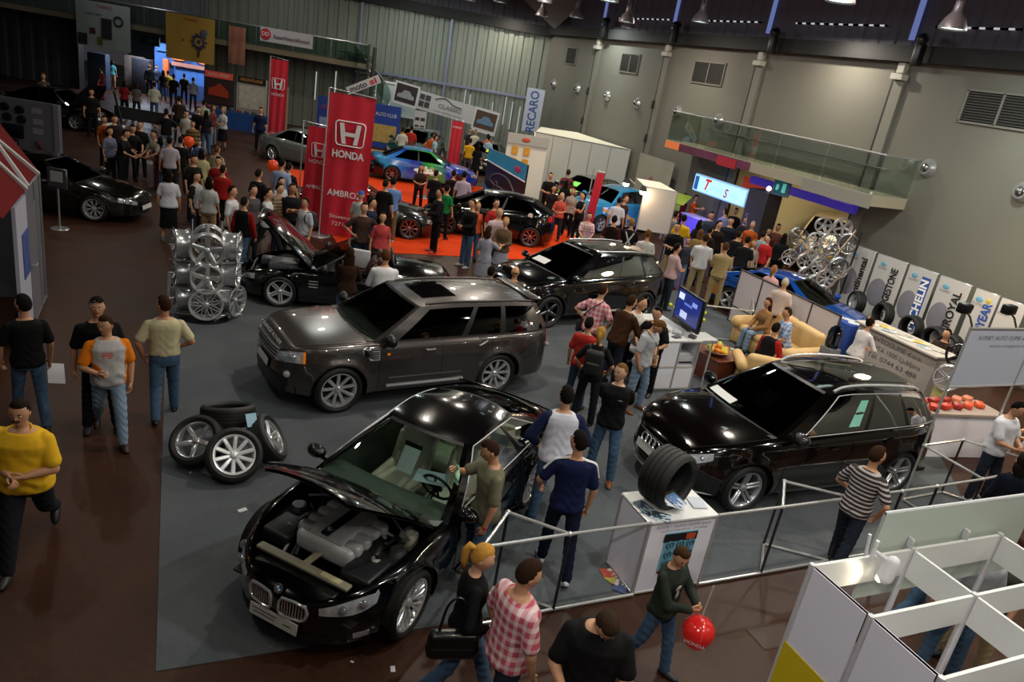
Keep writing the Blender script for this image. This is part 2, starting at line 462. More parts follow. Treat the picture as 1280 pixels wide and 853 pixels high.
def hair_geo(J, style, lod, fem):
 """hair as a shell hugging the skull, plus a tail or a curtain"""
 if style == 'none': return None
 mb = MB(); s = J['s']; nu, nv = ((30, 20) if lod > 1 else (18, 12) if lod else (14, 10))
 p, F = sph(nu, nv); V = head_shape(p, False)
 y, z, x = p[:, 1], p[:, 2], np.abs(p[:, 0])
 thr = np.interp(y, [-.55, -.15, .12, .42, .7], [-.62, -.38, -.12, .48, .56])
 thick = 1.085 if lod > 1 else 1.12
 if style in ('long', 'pony', 'bob', 'bun', 'fringe'):
  thr = np.interp(y, [-.5, .1, .35, .6], [-.75, -.35 if style != 'pony' else -.1, .3, .50]); thick = 1.11
 if style == 'buzz': thick = 1.045
 if style == 'recede': thr = np.interp(y, [-.5, -.1, .2, .5], [-.45, -.1, .35, .82]); thick = 1.05
 if style == 'bald': thr = np.interp(y, [-.5, -.1, .3], [-.45, -.1, .1]); thick = 1.03
 keep = z > thr
 if style == 'bald': keep &= (z < .30) & (y < .25)
 if style in ('cap',): keep = z > np.interp(y, [-.6, .6], [.05, .32]); thick = 1.14
 rs = np.random.RandomState(len(style) * 7 + lod)
 tk = thick + (rs.rand(len(V)) - .5) * (.05 if style not in ('cap', 'buzz', 'bald') else .008)
 if style in ('short', 'fringe'): tk = tk + .06 * np.clip(z, 0, 1) * np.clip(y + .4, 0, 1)
 fk = [f for f in F if all(keep[i] for i in f)]
 cnt = {}
 for f in fk:
  for a, b in zip(f, f[1:] + f[:1]): cnt[frozenset((a, b))] = cnt.get(frozenset((a, b)), 0) + 1
 edge = {i for e, c in cnt.items() if c == 1 for i in e}
 if style != 'cap':
  tp = np.clip((z - thr) / .42, 0, 1); tk = .99 + (tk - .99) * tp * (2 - tp)
 V = V * tk[:, None]
 for i in edge: V[i] = V[i] / tk[i] * (.985 if style != 'cap' else 1.05)
 A = np.stack([J['hr'], J['hf'], J['hu']], 1)
 tw = lambda Q: (np.asarray(Q) @ A.T) * s + J['head']
 use = sorted({i for f in fk for i in f}); mp = {i: k for k, i in enumerate(use)}
 mb.add(tw(V[use]), [tuple(mp[i] for i in f) for f in fk])
 e = lambda *q: tw(np.array([q]))[0]
 if style == 'cap':
  G_ = [[e(.075 * sin(a) * (1 + .0 * k), .088 * cos(a) * .2 + .075 + k * .075 * cos(a * .9), .045 - k * .022 - .012 * (abs(a))) for a in np.linspace(-1.1, 1.1, 9)] for k in (0, .5, 1)]
  mb.grid(G_); mb.grid(np.array(G_) - J['hu'] * .006 * s, flip=True)
 if style == 'pony':
  mb.tube([e(0, -.09, .05), e(0, -.135, .06), e(0, -.15, 0), e(.01, -.135, -.09), e(.0, -.11, -.19)], np.array([.022, .034, .04, .034, .012]) * s, 10)
 if style == 'bun': mb.ball(e(0, -.115, .06), .042 * s, 10, 8)
 if style in ('long', 'bob'):
  Lh = .30 if style == 'long' else .15
  rings = []
  for t in np.linspace(0, 1, 6):
   c = e(0, -.038 - .030 * t, -.02); c = c + (-J['u'] * Lh * t - np.array([0, 0, .0])) * s
   rings.append((c, (.092 + .018 * sin(pi * t) - .02 * t) * s, (.062 - .022 * t) * s, J['hr'], np.cross(J['u'], J['hr'])))
  ring_loft(mb, rings, 14)
 return mb
GEO = {}
def person_geo(key, lod, fem, top, bottom, hair, w, belly, sleeve, J, hands):
 """meshes of one figure: body, top, bottom, hair and shoes"""
 vox = (.030, .020, .0135)[lod]; s = J['s']; out = {}
 n = (8, 10, 14)[lod]
 fat = w; la = 1.0 if not fem else .86
 mb = MB()
 ring_loft(mb, torso_rings(J, fem, 0, w=w, belly=belly), 16)
 mb.capsule(J['P'] + J['u'] * .50 * s, J['head'] - J['hu'] * .05 * s - J['hf'] * .015 * s, .056 * s * la, .052 * s * la, n)
 for k in 'LR':
  mb.capsule(J['sh' + k], J['el' + k], .050 * s * la * fat, .040 * s * la * fat, n)
  wv = J['wr' + k]; mb.capsule(J['el' + k], wv, .040 * s * la * fat, .028 * s * la, n)
  mb.capsule(J['hip' + k], J['knee' + k], .085 * s * fat, .056 * s * fat, n)
  mb.capsule(J['knee' + k], J['ank' + k], .056 * s * fat, .038 * s, n)
 V, F = remesh(mb, vox * s, 3)
 body = MB(); body.add(V, F, 0)
 A = np.stack([J['hr'], J['hf'], J['hu']], 1); tw = lambda Q: (np.asarray(Q) @ A.T) * s + J['head']
 p, F = sph(*((36, 26) if lod > 1 else (20, 16) if lod else (14, 10)))
 body.add(tw(head_shape(p, True, fem)), F, 0)
 for sg in (-1, 1):
  ear, ef = sph(8, 6); body.add(tw(ear * np.array([.012, .022, .032]) + np.array([sg * .075, -.008, -.006])), ef, 0)
  if lod:
   e, ef = sph(10, 8); body.add(tw(e * .0125 * np.array([1.25, .8, .8]) + np.array([sg * .029, .0775, .004])), ef, 2)
   body.add(tw(e * .0062 + np.array([sg * .029, .0855, .003])), ef, 3)
  b, bf = sph(8, 5); body.add(tw(b * np.array([.019, .006, .0042]) + np.array([sg * .031, .0875, .0245 - .0])), bf, 1)
 m_, mf = sph(10, 6); body.add(tw(m_ * np.array([.023, .007, .0075]) + np.array([0, .0885, -.051])), mf, 4)
 for k, sg in (('L', -1), ('R', 1)):
  d = nrm(J['wr' + k] - J['el' + k]); cur, hd = hands[k]
  th = J['fs'] * .8 + np.array([0, 0, 1.0]) * .8
  if abs(nrm(th) @ d) > .95: th = J['fs']
  od = J['rs'] * sg - (np.array([0, 0, -1.0]) if d[2] > -.3 else np.zeros(3)) * .9
  if hd is not None: d = nrm(hd)
  hand_mesh(body, J['wr' + k] - d * .012 * s, d, th, od, cur, s * la ** .5, 7 if lod > 1 else 5, 0)
 out['body'] = body.mesh('body', [mat('808080')] * 5, angle=70)
 # ---- top
 arms = []
 def arm_d(c, k):
  best = 9
  for a, b in ((J['sh' + k], J['el' + k]), (J['el' + k], J['wr' + k])):
   t = np.clip((c - a) @ (b - a) / ((b - a) @ (b - a)), 0, 1); best = min(best, np.linalg.norm(c - a - (b - a) * t))
  return best
 if top != 'none':
  q = MB(); inf = .016 if top != 'jacket' else .026
  lo = {'tucked': .03, 'tank': -.04, 'crop': .06}.get(top, -.075)
  if top == 'dress': lo = -.10
  ring_loft(q, torso_rings(J, fem, inf, lo, .515, w, belly, .10 if top not in ('tucked', 'tank', 'crop', 'dress') else 0), 18)
  c0 = J['P'] + J['u'] * .505 * s; ring_loft(q, [(c0 - J['u'] * .03 * s, .105 * s * la, .085 * s, J['rs'], J['fs']), (c0 + J['u'] * .022 * s, .070 * s * la, .070 * s, J['rs'], J['fs'])], 16)
  for k in 'LR':
   S, E_, T = J['sh' + k], J['el' + k], J['wr' + k]
   if sleeve == 'none':
    continue
   r0 = (.046 * la * fat + inf * .8) * s
   if sleeve == 'short':
    q.capsule(S, S + (E_ - S) * .74, r0, r0 * 1.12, n, caps=2)
   else:
    q.capsule(S, E_, r0, (.042 * la * fat + inf) * s, n)
    t = .93 if sleeve == 'long' else .45
    q.capsule(E_, E_ + (T - E_) * t, (.042 * la * fat + inf) * s, (.034 * la * fat + inf * .8) * s, n, caps=2)
  V, F = remesh(q, vox * s, 2)
  if lod > 0:
   C = V - J['P']; ph = C @ J['u']; xr = C @ J['rs']
   amp = (.0035 if lod > 1 else .003)
   nv = V - (J['P'] + np.outer(ph, J['u'])); nv /= (np.linalg.norm(nv, axis=1)[:, None] + 1e-9)
   V = V + nv * (amp * (np.sin(ph * 55 + 3 * np.sin(xr * 22) + xr * 14) + np.sin(ph * 31 - xr * 37)))[:, None] * np.clip(1.15 - ph / .42, .1, 1)[:, None]
  t = MB(); t.add(V, F)
  me = t.mesh('top', [mat('808080')] * 2, angle=80)
  fc = [V[list(f)].mean(0) for f in F]; idx = []
  for c in fc:
   lat = abs((c - J['P']) @ J['rs']); k = 'L' if (c - J['P']) @ J['rs'] < 0 else 'R'
   idx.append(1 if (arm_d(c, k) < .085 * s * fat and (lat > .135 * s * la or (c - J['P']) @ J['u'] < .30)) and np.linalg.norm(c - J['P'] - J['u'] * ((c - J['P']) @ J['u'])) > .12 * s else 0)
  me.polygons.foreach_set('material_index', idx); me.update()
  out['top'] = me
 # ---- bottom
 q = MB(); jn = .014
 if bottom in ('trousers', 'shorts', 'baggy', 'tight'):
  jn = {'tight': .006, 'baggy': .024}.get(bottom, .013)
  ring_loft(q, torso_rings(J, fem, jn * .8, -.125, .075, w, belly * .6), 16)
  for k in 'LR':
   H, K, A = J['hip' + k], J['knee' + k], J['ank' + k]
   q.capsule(H, K, (.085 * fat + jn * .7) * s, (.058 * fat + jn) * s, n)
   if bottom == 'shorts': q.capsule(H, K, (.087 * fat + jn) * s, (.068 * fat + jn) * s, n, caps=2)
   else: q.capsule(K, A - (A - K) * .02, (.058 * fat + jn) * s, (.047 + jn) * s, n, caps=2)
 else:
  ext = .52 if bottom == 'skirt' else .36
  mk = (J['kneeL'] + J['kneeR']) / 2; d = nrm(mk - J['P']) if J['P'][2] > .6 else J['f']
  rg = torso_rings(J, fem, .012, -.05, .09, w)[::-1]
  for t in (.35, .7, 1.0):
   rg.append((J['P'] + d * (.05 + ext * t) * s, (.175 + .035 * t) * s, (.135 + .05 * t) * s, J['rt'], J['ft']))
  ring_loft(q, rg[::-1], 20)
 V, F = remesh(q, vox * s, 2)
 if lod > 0 and bottom != 'skirt':
  z = V[:, 2]; c = np.sin(z * 70 + 4 * np.sin(V[:, 0] * 30)) * .003 * np.clip((.95 * s - z) * 3, .2, 1)
  V = V + np.stack([c * np.sign(V[:, 0]), c, 0 * c], 1)
 t = MB(); t.add(V, F); out['bottom'] = t.mesh('bottom', mat('808080'), angle=80)
 # ---- hair
 hb = hair_geo(J, hair, lod, fem)
 if hb: out['hair'] = hb.mesh('hair', mat('808080'), angle=80)
 # ---- shoes
 for k, sg in (('L', -1), ('R', 1)):
  A = J['ank' + k]; K = J['knee' + k]; z0 = A[2] - .078 * s
  d = nrm(np.array([sg * .12, 1, 0.0])); sd = np.array([d[1], -d[0], 0])
  q = MB(); p, F = sph(14, 10) if lod else sph(8, 6)
  L = (.265 if not fem else .235) * s
  X = p[:, 0] * (.046 + .006 * np.clip(p[:, 1], 0, 1)) * s; Y = p[:, 1] * L / 2; Z = p[:, 2] * .055 * s
  Z = Z * (1.0 - .35 * np.clip(p[:, 1], 0, 1)); Z = np.maximum(Z, -.025 * s) + .027 * s
  V = np.outer(X, sd) + np.outer(Y + .055 * s, d); V[:, 2] += Z
  base = np.array([A[0], A[1], max(0, z0)])
  tilt = 0.0
  sh = nrm(A - K)
  if sh[1] < -.28 and z0 > .03: tilt = -radians(38)
  if tilt:
   c, si = cos(tilt), sin(tilt); yy = V @ d; zz = V[:, 2] - .06 * s
   V = V + np.outer(yy * c - zz * si - yy, d); V[:, 2] = yy * si + zz * c + .06 * s
   V[:, 2] += 0
  q.add(V + base, F, 0)
  q.capsule(A - np.array([0, 0, .02 * s]), A + (K - A) * .06, .045 * s, .046 * s, n, caps=2)
  out['shoe' + k] = q.mesh('shoe', mat('808080'), angle=60)
 return out
SKIN = 'b98868'
PEOPLE = []
def setmats(o, ms):
 for i, m in enumerate(ms):
  sl = o.material_slots[i]; sl.link = 'OBJECT'; sl.material = m
TOPNAME = {'jacket': 'jacket', 'dress': 'dress', 'tank': 'top'}
BOTNAME = {'shorts': 'shorts', 'skirt': 'skirt', 'dressskirt': 'skirt'}
def cloth(c):
 if c is None: return mat('777777')
 if not isinstance(c, str): return c
 if c.startswith('jean'):
  cols = {'jean': '34435c', 'jeanl': '74889f', 'jeand': '1e2430', 'jeanm': '3e556f'}[c]
  return mat(cols, .85, noise=.35, scale=9, bump=.05, spec=.2)
 return mat(c, .85, noise=.10, scale=14, spec=.2)
def person(label, foot=None, head=None, at=None, h=1.75, face=0, lod=0, fem=False, top='tee', tc='222222', tc2=None, sleeve='short', bottom='trousers', bc='jean', hair='short', hc='1d140e',
   shoes='15120f', skin=SKIN, w=1.0, belly=0.0, group=None, legs='stand', la='down', ra='down', z0=0.0, curlL=.5, curlR=.5, hdL=None, hdR=None, child=False, **pose):
 """face: 0 = towards the photographer, 90 = to the right, 180 = away"""
 J = skel(h=h, legs=legs, la=la, ra=ra, fem=fem, shoulder=w ** .5, **pose)
 key = (h if lod else round(h / .03), legs if isinstance(legs, str) else str(legs), str(la), str(ra), lod, fem, top, bottom, hair, round(w, 2), belly, sleeve, curlL, curlR, str(hdL), str(hdR), tuple(sorted(pose.items())))
 if key not in GEO:
  GEO[key] = (person_geo(key, lod, fem, top, bottom, hair, w, belly, sleeve, J, {'L': (curlL, hdL), 'R': (curlR, hdR)}), J)
 geo, J = GEO[key]
 if at is not None: P = Vector((at[0], at[1], z0))
 elif foot is not None: P = G(*foot, z0)
 else:
  top_z = J['head'][2] + .115 * J['s'] + z0
  P = G(*head, top_z - .02); P.z = z0
 v = Vector((P.x, P.y)).normalized(); c = -v; r = Vector((v.y, -v.x)); a = radians(face)
 fd = c * cos(a) + r * sin(a); rz = atan2(fd.y, fd.x) - pi / 2
 if foot is None and at is None:
  off = Matrix.Rotation(rz, 3, 'Z') @ Vector((J['head'][0], J['head'][1], 0)); P -= off
 o = link('person', geo['body']); o.location = P; o.rotation_euler = (0, 0, rz)
 tag(o, label, 'person', group)
 br = hc if hair not in ('cap',) else '1d140e'
 setmats(o, [mat(skin, .5, noise=.06, scale=20), mat(br, .8), mat('d8d2ca', .3, noise=.02), mat('1a120c', .2), mat('8a4a40', .5)])
 if 'top' in geo:
  t = link(TOPNAME.get(top, 'shirt'), geo['top'], o); setmats(t, [cloth(tc), cloth(tc2 or tc)])
 b = link(BOTNAME.get(bottom, 'trousers'), geo['bottom'], o); setmats(b, [cloth(bc)])
 if 'hair' in geo:
  hh = link('cap' if hair == 'cap' else 'hair', geo['hair'], o); setmats(hh, [mat(hc, .85, noise=.4, scale=60, spec=.12)])
 for k in 'LR':
  q = link('shoe', geo['shoe' + k], o); setmats(q, [mat(shoes, .5)])
 o['J'] = 0; del o['J']
 PEOPLE.append(o)
 o_info[o.name] = (J, Matrix.Translation(P) @ Matrix.Rotation(rz, 4, 'Z'))
 return o
o_info = {}
def joint(o, name):
 J, M = o_info[o.name]; return M @ Vector(J[name])
def wdir(o, v):
 J, M = o_info[o.name]; return M.to_3x3() @ Vector(v)
# ---------------------------------------------------------------- wheels
RIMS = {}
def rim_mesh(style, metal, dark=False):
 """unit rim: radius 1, axis along y, outer face at -y side (y = -0.42)"""
 key = (style, metal.name, dark)
 if key in RIMS: return RIMS[key]
 mb = MB()
 prof = [(1.0, -.42), (1.02, -.40), (.985, -.37), (.93, -.36), (.90, -.30), (.86, -.1), (.85, .2), (.92, .34), (.98, .37), (1.02, .40), (1.0, .42), (.95, .40), (.88, .34), (.82, .2), (.83, -.1), (.88, -.33), (.93, -.40)]
 mb.lathe(prof, 40, 0, axis='y', closed_prof=True)
 kind, n = style[0], style[1]
 dish = -.30
 def spoke(a, w0, w1, th=.10, off=0.0, lean=0.0, r0=.12, r1=.91, mt=0):
  secs = []
  for t in np.linspace(0, 1, 6):
   r = r0 + (r1 - r0) * t; w = w0 + (w1 - w0) * t; y = dish + .10 * sin(pi * (1 - t) / 2) * (1 - t) - .06 * t
   ang = a + lean * t; c = np.array([cos(ang) * r, y, sin(ang) * r]); tg = np.array([-sin(ang), 0, cos(ang)]); c = c + tg * off
   secs.append([c + tg * w + np.array([0, .02, 0]), c + tg * w * .55 + np.array([0, -.03, 0]), c - tg * w * .55 + np.array([0, -.03, 0]), c - tg * w + np.array([0, .02, 0]), c - tg * w * .8 + np.array([0, th, 0]), c + tg * w * .8 + np.array([0, th, 0])])
  V = [p for q in secs for p in q]; k = 6
  F = [(i * k + j, i * k + (j + 1) % k, (i + 1) * k + (j + 1) % k, (i + 1) * k + j) for i in range(5) for j in range(k)]
  mb.add(V, F, mt)
 for i in range(n):
  a = 2 * pi * i / n + pi / 2
  if kind == 'star': spoke(a, .17, .12, .14)
  elif kind == 'twin': spoke(a, .085, .062, .12, .095); spoke(a, .085, .062, .12, -.095)
  elif kind == 'blade': spoke(a, .085, .105, .12)
  elif kind == 'vee': spoke(a, .06, .05, .10, 0, .17); spoke(a, .06, .05, .10, 0, -.17)
  elif kind == 'fine': spoke(a, .045, .038, .08)
  elif kind == 'swirl': spoke(a, .10, .085, .12, 0, .35)
  elif kind == 'mesh': spoke(a, .035, .03, .06, 0, .3); spoke(a, .035, .03, .06, 0, -.3)
 mb.lathe([(0, -.36), (.10, -.36), (.15, -.33), (.20, -.28), (.20, -.1), (0, -.1)], 20, 0, axis='y')
 for i in range(5):
  a = 2 * pi * i / 5; mb.lathe([(0, -.335), (.022, -.335), (.022, -.25), (0, -.25)], 8, 1, Tm(.15 * cos(a), 0, .15 * sin(a)), axis='y')
 RIMS[key] = mb.mesh('rim', [metal, BLKPLAST], angle=35)
 return RIMS[key]
TYRES = {}
def tyre_mesh(R, r, w, tread=True):
 key = (round(R, 3), round(r, 3), round(w, 3), tread)
 if key in TYRES: return TYRES[key]
 mb = MB(); h = w / 2
 prof = [(r * .985, -h * .80), (r + .012, -h * .93), (r + (R - r) * .45, -h * 1.03), (R - .03, -h * .97), (R - .008, -h * .84)]
 if tread:
  for y in (-.52, -.17, .17, .52):
   prof += [(R, h * y - h * .10), (R, h * y - .006), (R - .009, h * y - .005), (R - .009, h * y + .005), (R, h * y + .006)]
 else: prof += [(R, -h * .4), (R, h * .4)]
 prof += [(R - .008, h * .84), (R - .03, h * .97), (r + (R - r) * .45, h * 1.03), (r + .012, h * .93), (r * .985, h * .80)]
 inner = [(r * .99, h * .6), (R - .025, h * .75), (R - .018, 0), (R - .025, -h * .75), (r * .99, -h * .6)]
 mb.lathe(prof + inner, 48, 0, axis='y', closed_prof=True)
 TYRES[key] = mb.mesh('tyre', RUBBER, angle=28)
 return TYRES[key]
_disc = [None]
def wheel_part(parent, x, y, R, r, w, style, metal, side, steer=0.0, name='wheel'):
 """tyre with rim and brake disc; side -1 = the car's right (outer face to -y)"""
 o = link(name, tyre_mesh(R, r, w), parent)
 o.location = (x, y, R); o.rotation_euler = (0, random.random() * 1.2, (pi if side > 0 else 0) + steer)
 q = link('rim', rim_mesh(style, metal), o); q.scale = (r, w, r)
 if _disc[0] is None:
  _disc[0] = MB().lathe([(.0, -.01), (.62, -.01), (.62, .02), (0, .02)], 24, axis='y').mesh('brake_disc', mat('2a2a2b', .4, .9))
 d = link('brake_disc', _disc[0], o); d.scale = (r, 1, r)
 return o
# ---------------------------------------------------------------- cars
def ip(x, pts):
 """smooth interpolation through control points"""
 xs = [p[0] for p in pts]; zs = [p[1] for p in pts]
 if x <= xs[0]: return zs[0]
 if x >= xs[-1]: return zs[-1]
 i = max(k for k in range(len(xs) - 1) if xs[k] <= x); x0, x1 = xs[i], xs[i + 1]; h = x1 - x0; t = (x - x0) / h
 def m(k):
  if k == 0: return (zs[1] - zs[0]) / (xs[1] - xs[0])
  if k == len(xs) - 1: return (zs[-1] - zs[-2]) / (xs[-1] - xs[-2])
  a = (zs[k] - zs[k - 1]) / (xs[k] - xs[k - 1]); b = (zs[k + 1] - zs[k]) / (xs[k + 1] - xs[k])
  return 0 if a * b <= 0 else 2 * a * b / (a + b)
 m0, m1 = m(i) * h, m(i + 1) * h
 return zs[i] * (2 * t ** 3 - 3 * t * t + 1) + m0 * (t ** 3 - 2 * t * t + t) + zs[i + 1] * (-2 * t ** 3 + 3 * t * t) + m1 * (t ** 3 - t * t)
class Car:
 """body described by belt line, hood crown, plan outline and cabin lines; x forward, origin on the ground"""
 def __init__(s, L=4.7, W=1.85, wb=2.75, fo=.85, R=.33, rim=.24, tw=.23, sill=.20, belt=None, crown=None, plan=(6, 2.6), planr=(6, 2.8), rakef=.16, raker=.10,
     cowl=.55, rear=-1.75, A=(.75, -.35), C=(-1.1, -1.9), roof=None, wr=.60, wbt=.90, hood=.02, res=1, arch=1.12, flare=.02, ws_bulge=.16, rw_bulge=.12, kick=.93):
  s.__dict__.update({k: v for k, v in locals().items() if k != 's'})
  s.xF = L / 2 - fo; s.xR = s.xF - wb
  s.st = s.stations()
 def ymax(s, u):
  n, m = s.plan if u > 0 else s.planr
  return s.W / 2 * max(0.0, 1 - abs(u) ** n) ** (1 / m)
 def belt_z(s, x): return ip(x, s.belt)
 def crown_z(s, x): return ip(x, s.crown)
 def zb(s, x):
  z = s.sill + .05 * max(0, abs(x) / (s.L / 2) - .8) * 5 * .6
  Ra = s.R * s.arch
  for xa in (s.xF, s.xR):
   d = x - xa
   if abs(d) <= Ra + 1e-6: z = max(z, s.R * 1.0 + sqrt(max(0, Ra * Ra - d * d)))
  return z
 def wfac(s, zn):
  return float(np.interp(zn, [0, .10, .25, .50, .68, .72, .88, .97, 1.0], [s.kick, .975, .995, 1.0, .993, .985, .955, .925, .895]))
 def rake(s, x, u, z):
  k = s.rakef if u > 0 else s.raker
  zz = (z - .5) / .5
  return x - math.copysign(1, u) * k * (max(0, zz) ** 1.4 + .30 * max(0, -zz) ** 1.5) * abs(u) ** 7
 def side(s, u, t, sg):
  x = u * s.L / 2; zs = s.belt_z(x); zb = s.zb(x); z = zb + (zs - zb) * t
  zn = (z - s.sill) / (zs - s.sill)
  y = s.ymax(u) * s.wfac(zn)
  Ra = s.R * s.arch
  if s.flare:
   for xa in (s.xF, s.xR):
    d = sqrt((x - xa) ** 2 + (z - s.R) ** 2) - Ra
    y += s.flare * math.exp(-(max(0, d) / .07) ** 2) * (1 if d > -.05 else 0) * (1 if z > s.R * .6 else 0) * min(1, s.ymax(u) / (s.W / 2) * 1.0)
  return np.array([s.rake(x, u, z), sg * y, z])
 def top(s, u, v):
  x = u * s.L / 2; f0 = s.wfac(1.0)
  y = s.ymax(u) * f0 * v
  z = s.belt_z(x) + s.crown_z(x) * (1 - abs(v) ** 2.4) * min(1, s.ymax(u) / (s.W * .3))
  return np.array([s.rake(x, u, z), y, z])
 def stations(s):
  e = [0, .0015, .005, .011, .02, .032, .048, .064, .08, .10, .12, .14, .16]
  U = [1 - q for q in e] + [-(1 - q) for q in e]
  h = s.L / 2
  U += list(np.arange(-.82, .83, .055 if s.res else .11))
  Ra = s.R * s.arch
  for xa in (s.xF, s.xR):
   for a in np.linspace(0, pi, 17 if s.res else 9): U.append((xa + Ra * cos(a)) / h)
   U += [(xa + Ra + .004) / h, (xa - Ra - .004) / h]
  for x in (s.cowl, s.rear): U.append(x / h)
  for x in getattr(s, 'cuts', []): U.append(x / h)
  U = sorted(set(round(u, 5) for u in U if -1 <= u <= 1)); out = [U[0]]
  for u in U[1:]:
   if u - out[-1] > .0012: out.append(u)
  return out
 # --- body shell
 def shell(s, root, paint, doors=(), hood_open=None, bay=None, lid=True, under=BLKMATTE, doorcol=None):
  ST = s.st; ns, nt_ = (13, 13)
  T = [0, .06, .15, .27, .40, .52, .62, .685, .72, .80, .88, .945, 1.0]
  VV = list(np.linspace(1, -1, 15)[1:-1]); VV = [.94] + VV[0:] + [-.94]; VV = sorted(set(round(v, 4) for v in VV), reverse=True)
  rows = [('s', t, 1) for t in T] + [('t', v, 0) for v in VV] + [('s', t, -1) for t in T[::-1]]
  P = np.array([[s.side(u, t, sg) if k == 's' else s.top(u, t) for k, t, sg in rows] for u in ST])
  nr = len(rows); body = MB(); hood = MB(); dmb = {}
  X = [u * s.L / 2 for u in ST]; h0 = s.L / 2 - s.hood
  def clsf(i, j):
   xm = (X[i] + X[i + 1]) / 2; k0, t0, s0 = rows[j]; k1, t1, s1 = rows[j + 1]
   if k0 == 's' and k1 == 's':
    tm = (t0 + t1) / 2
    for nm, a, b in doors:
     if a < xm < b and tm > .06: return (nm, s0)
    return 'body'
   v = ((t0 if k0 == 't' else s0) + (t1 if k1 == 't' else s1)) / 2
   if s.rear < xm < s.cowl: return None if abs(v) < .94 else 'body'
   if xm >= s.cowl:
    w = .93 if hood_open is None else .93
    if xm < h0 - .10 and abs(v) < w: return 'hood'
    return 'body'
   if lid and xm < s.rear - .02 and xm > -s.L / 2 + .10 and abs(v) < .86: return 'lid'
   return 'body'
  bins = {}
  for i in range(len(ST) - 1):
   for j in range(nr - 1):
    c = clsf(i, j)
    if c is None: continue
    bins.setdefault(c, []).append((i * nr + j, i * nr + j + 1, (i + 1) * nr + j + 1, (i + 1) * nr + j))
  V = P.reshape(-1, 3); objs = {}
  for c, F in bins.items():
   F = [f for f in F]
   use = sorted({i for f in F for i in f}); mp = {k: q for q, k in enumerate(use)}
   mb = MB(); mb.add(V[use], [tuple(mp[i] for i in f) for f in F])
   if c == 'body': o = mb.obj('body_shell', paint, root, angle=50)
   elif c == 'hood':
    if hood_open is not None:
     hx, hz, ang = hood_open
     vv = V[use]; thick = vv - np.array([0, 0, .03])
     mb.add(thick, [tuple(mp[i] for i in f)[::-1] for f in F], 1)
     M = Matrix.Translation((hx, 0, hz)) @ Matrix.Rotation(-ang, 4, 'Y') @ Matrix.Translation((-hx, 0, -hz))
     o = mb.obj('hood', [paint, BLKPLAST], root, angle=50); o.matrix_local = M
    else: o = mb.obj('hood', paint, root, angle=50)
   elif c == 'lid': o = mb.obj('trunk_lid', paint, root, angle=50)
   else: o = mb.obj('door', doorcol or paint, root, angle=50)
   objs[c] = o
  def gap(pts, w=.004): MB().tube(pts, w, 4).obj('shut_line', BLKMATTE, root)
  seen = set()
  for nm, a, b in doors:
   for sg in (1, -1):
    for x in (a, b):
     if (x, sg) in seen: continue
     seen.add((x, sg)); u = ST[min(range(len(X)), key=lambda q: abs(X[q] - x))]
     gap([s.side(u, t, sg) + np.array([0, sg * .0015, 0]) for t in np.linspace(.08, 1, 10)], .0045)
  for sg in (1, -1):
   us = [u for u in ST if s.cowl < u * s.L / 2 < h0 - .10]
   if hood_open is None and len(us) > 2: gap([s.top(u, sg * .92) + np.array([0, 0, .001]) for u in us])
   us = [u for u in ST if -s.L / 2 + .1 < u * s.L / 2 < s.rear - .02]
   if lid and len(us) > 2: gap([s.top(u, sg * .86) + np.array([0, 0, .001]) for u in us])
  ub = MB(); us = np.linspace(-.96, .96, 13)
  ub.grid([[(u * s.L / 2, v * s.ymax(u) * .93, s.sill + .01) for v in np.linspace(-1, 1, 3)] for u in us], flip=True)
  for xa in (s.xF, s.xR):
   for sg in (1, -1):
    y1 = s.W / 2 * .965; prof = [(s.R * s.arch * .99, sg * y1), (s.R * s.arch * .99, sg * (y1 - .42)), (.02, sg * (y1 - .42))]
    q = MB(); ub.lathe(prof, 14, M=Tm(xa, 0, s.R), axis='y', arc=-pi)
  ub.obj('underbody', under, root)
  return objs
 # --- cabin
 def lines(s):
  zb = lambda x: s.belt_z(x)
  xa, xt = s.A; xc, xd = s.C[0], s.C[1]
  return xa, xt, xc, xd
 def wbelt(s, x):
  u = x / (s.L / 2); return s.ymax(u) * s.wfac(1.0) * s.wbt / .90
 def cab_pt(s, q, t, sg):
  xa, xt, xc, xd = s.lines()
  xb = xa + (xd - xa) * q; xu = xt + (xc - xt) * q
  B = np.array([xb, sg * s.wbelt(xb), s.belt_z(xb)]); zt = ip(xu, s.roof)
  tp = s.wr * (1 - .05 * (2 * q - 1) ** 2)
  Tt = np.array([xu, sg * tp, zt])
  p = B + (Tt - B) * t; p[1] += sg * .020 * sin(pi * t)
  return p
 def ws_pt(s, v, t, rear=False):
  q = 1.0 if rear else 0.0
  L_, R_ = s.cab_pt(q, t, 1), s.cab_pt(q, t, -1)
  p = L_ + (R_ - L_) * (v + 1) / 2
  b = (s.rw_bulge if rear else s.ws_bulge); d = -1 if rear else 1
  bb = b * (1 - .45 * t)
  p[0] += d * bb * (1 - v * v)
  x0 = p[0]
  p[2] += (1 - t) * s.crown_z(s.A[0] if not rear else s.C[1]) * .9 * (1 - v * v) + t * s.rc * (1 - v * v)
  return p
 rc = .045
 def roof_pt(s, q, v):
  L_, R_ = s.cab_pt(q, 1, 1), s.cab_pt(q, 1, -1); p = L_ + (R_ - L_) * (v + 1) / 2
  p[0] += (s.ws_bulge * .55 * (1 - q) ** 3 - s.rw_bulge * .55 * q ** 3) * (1 - v * v)
  p[2] += s.rc * (1 - v * v)
  return p
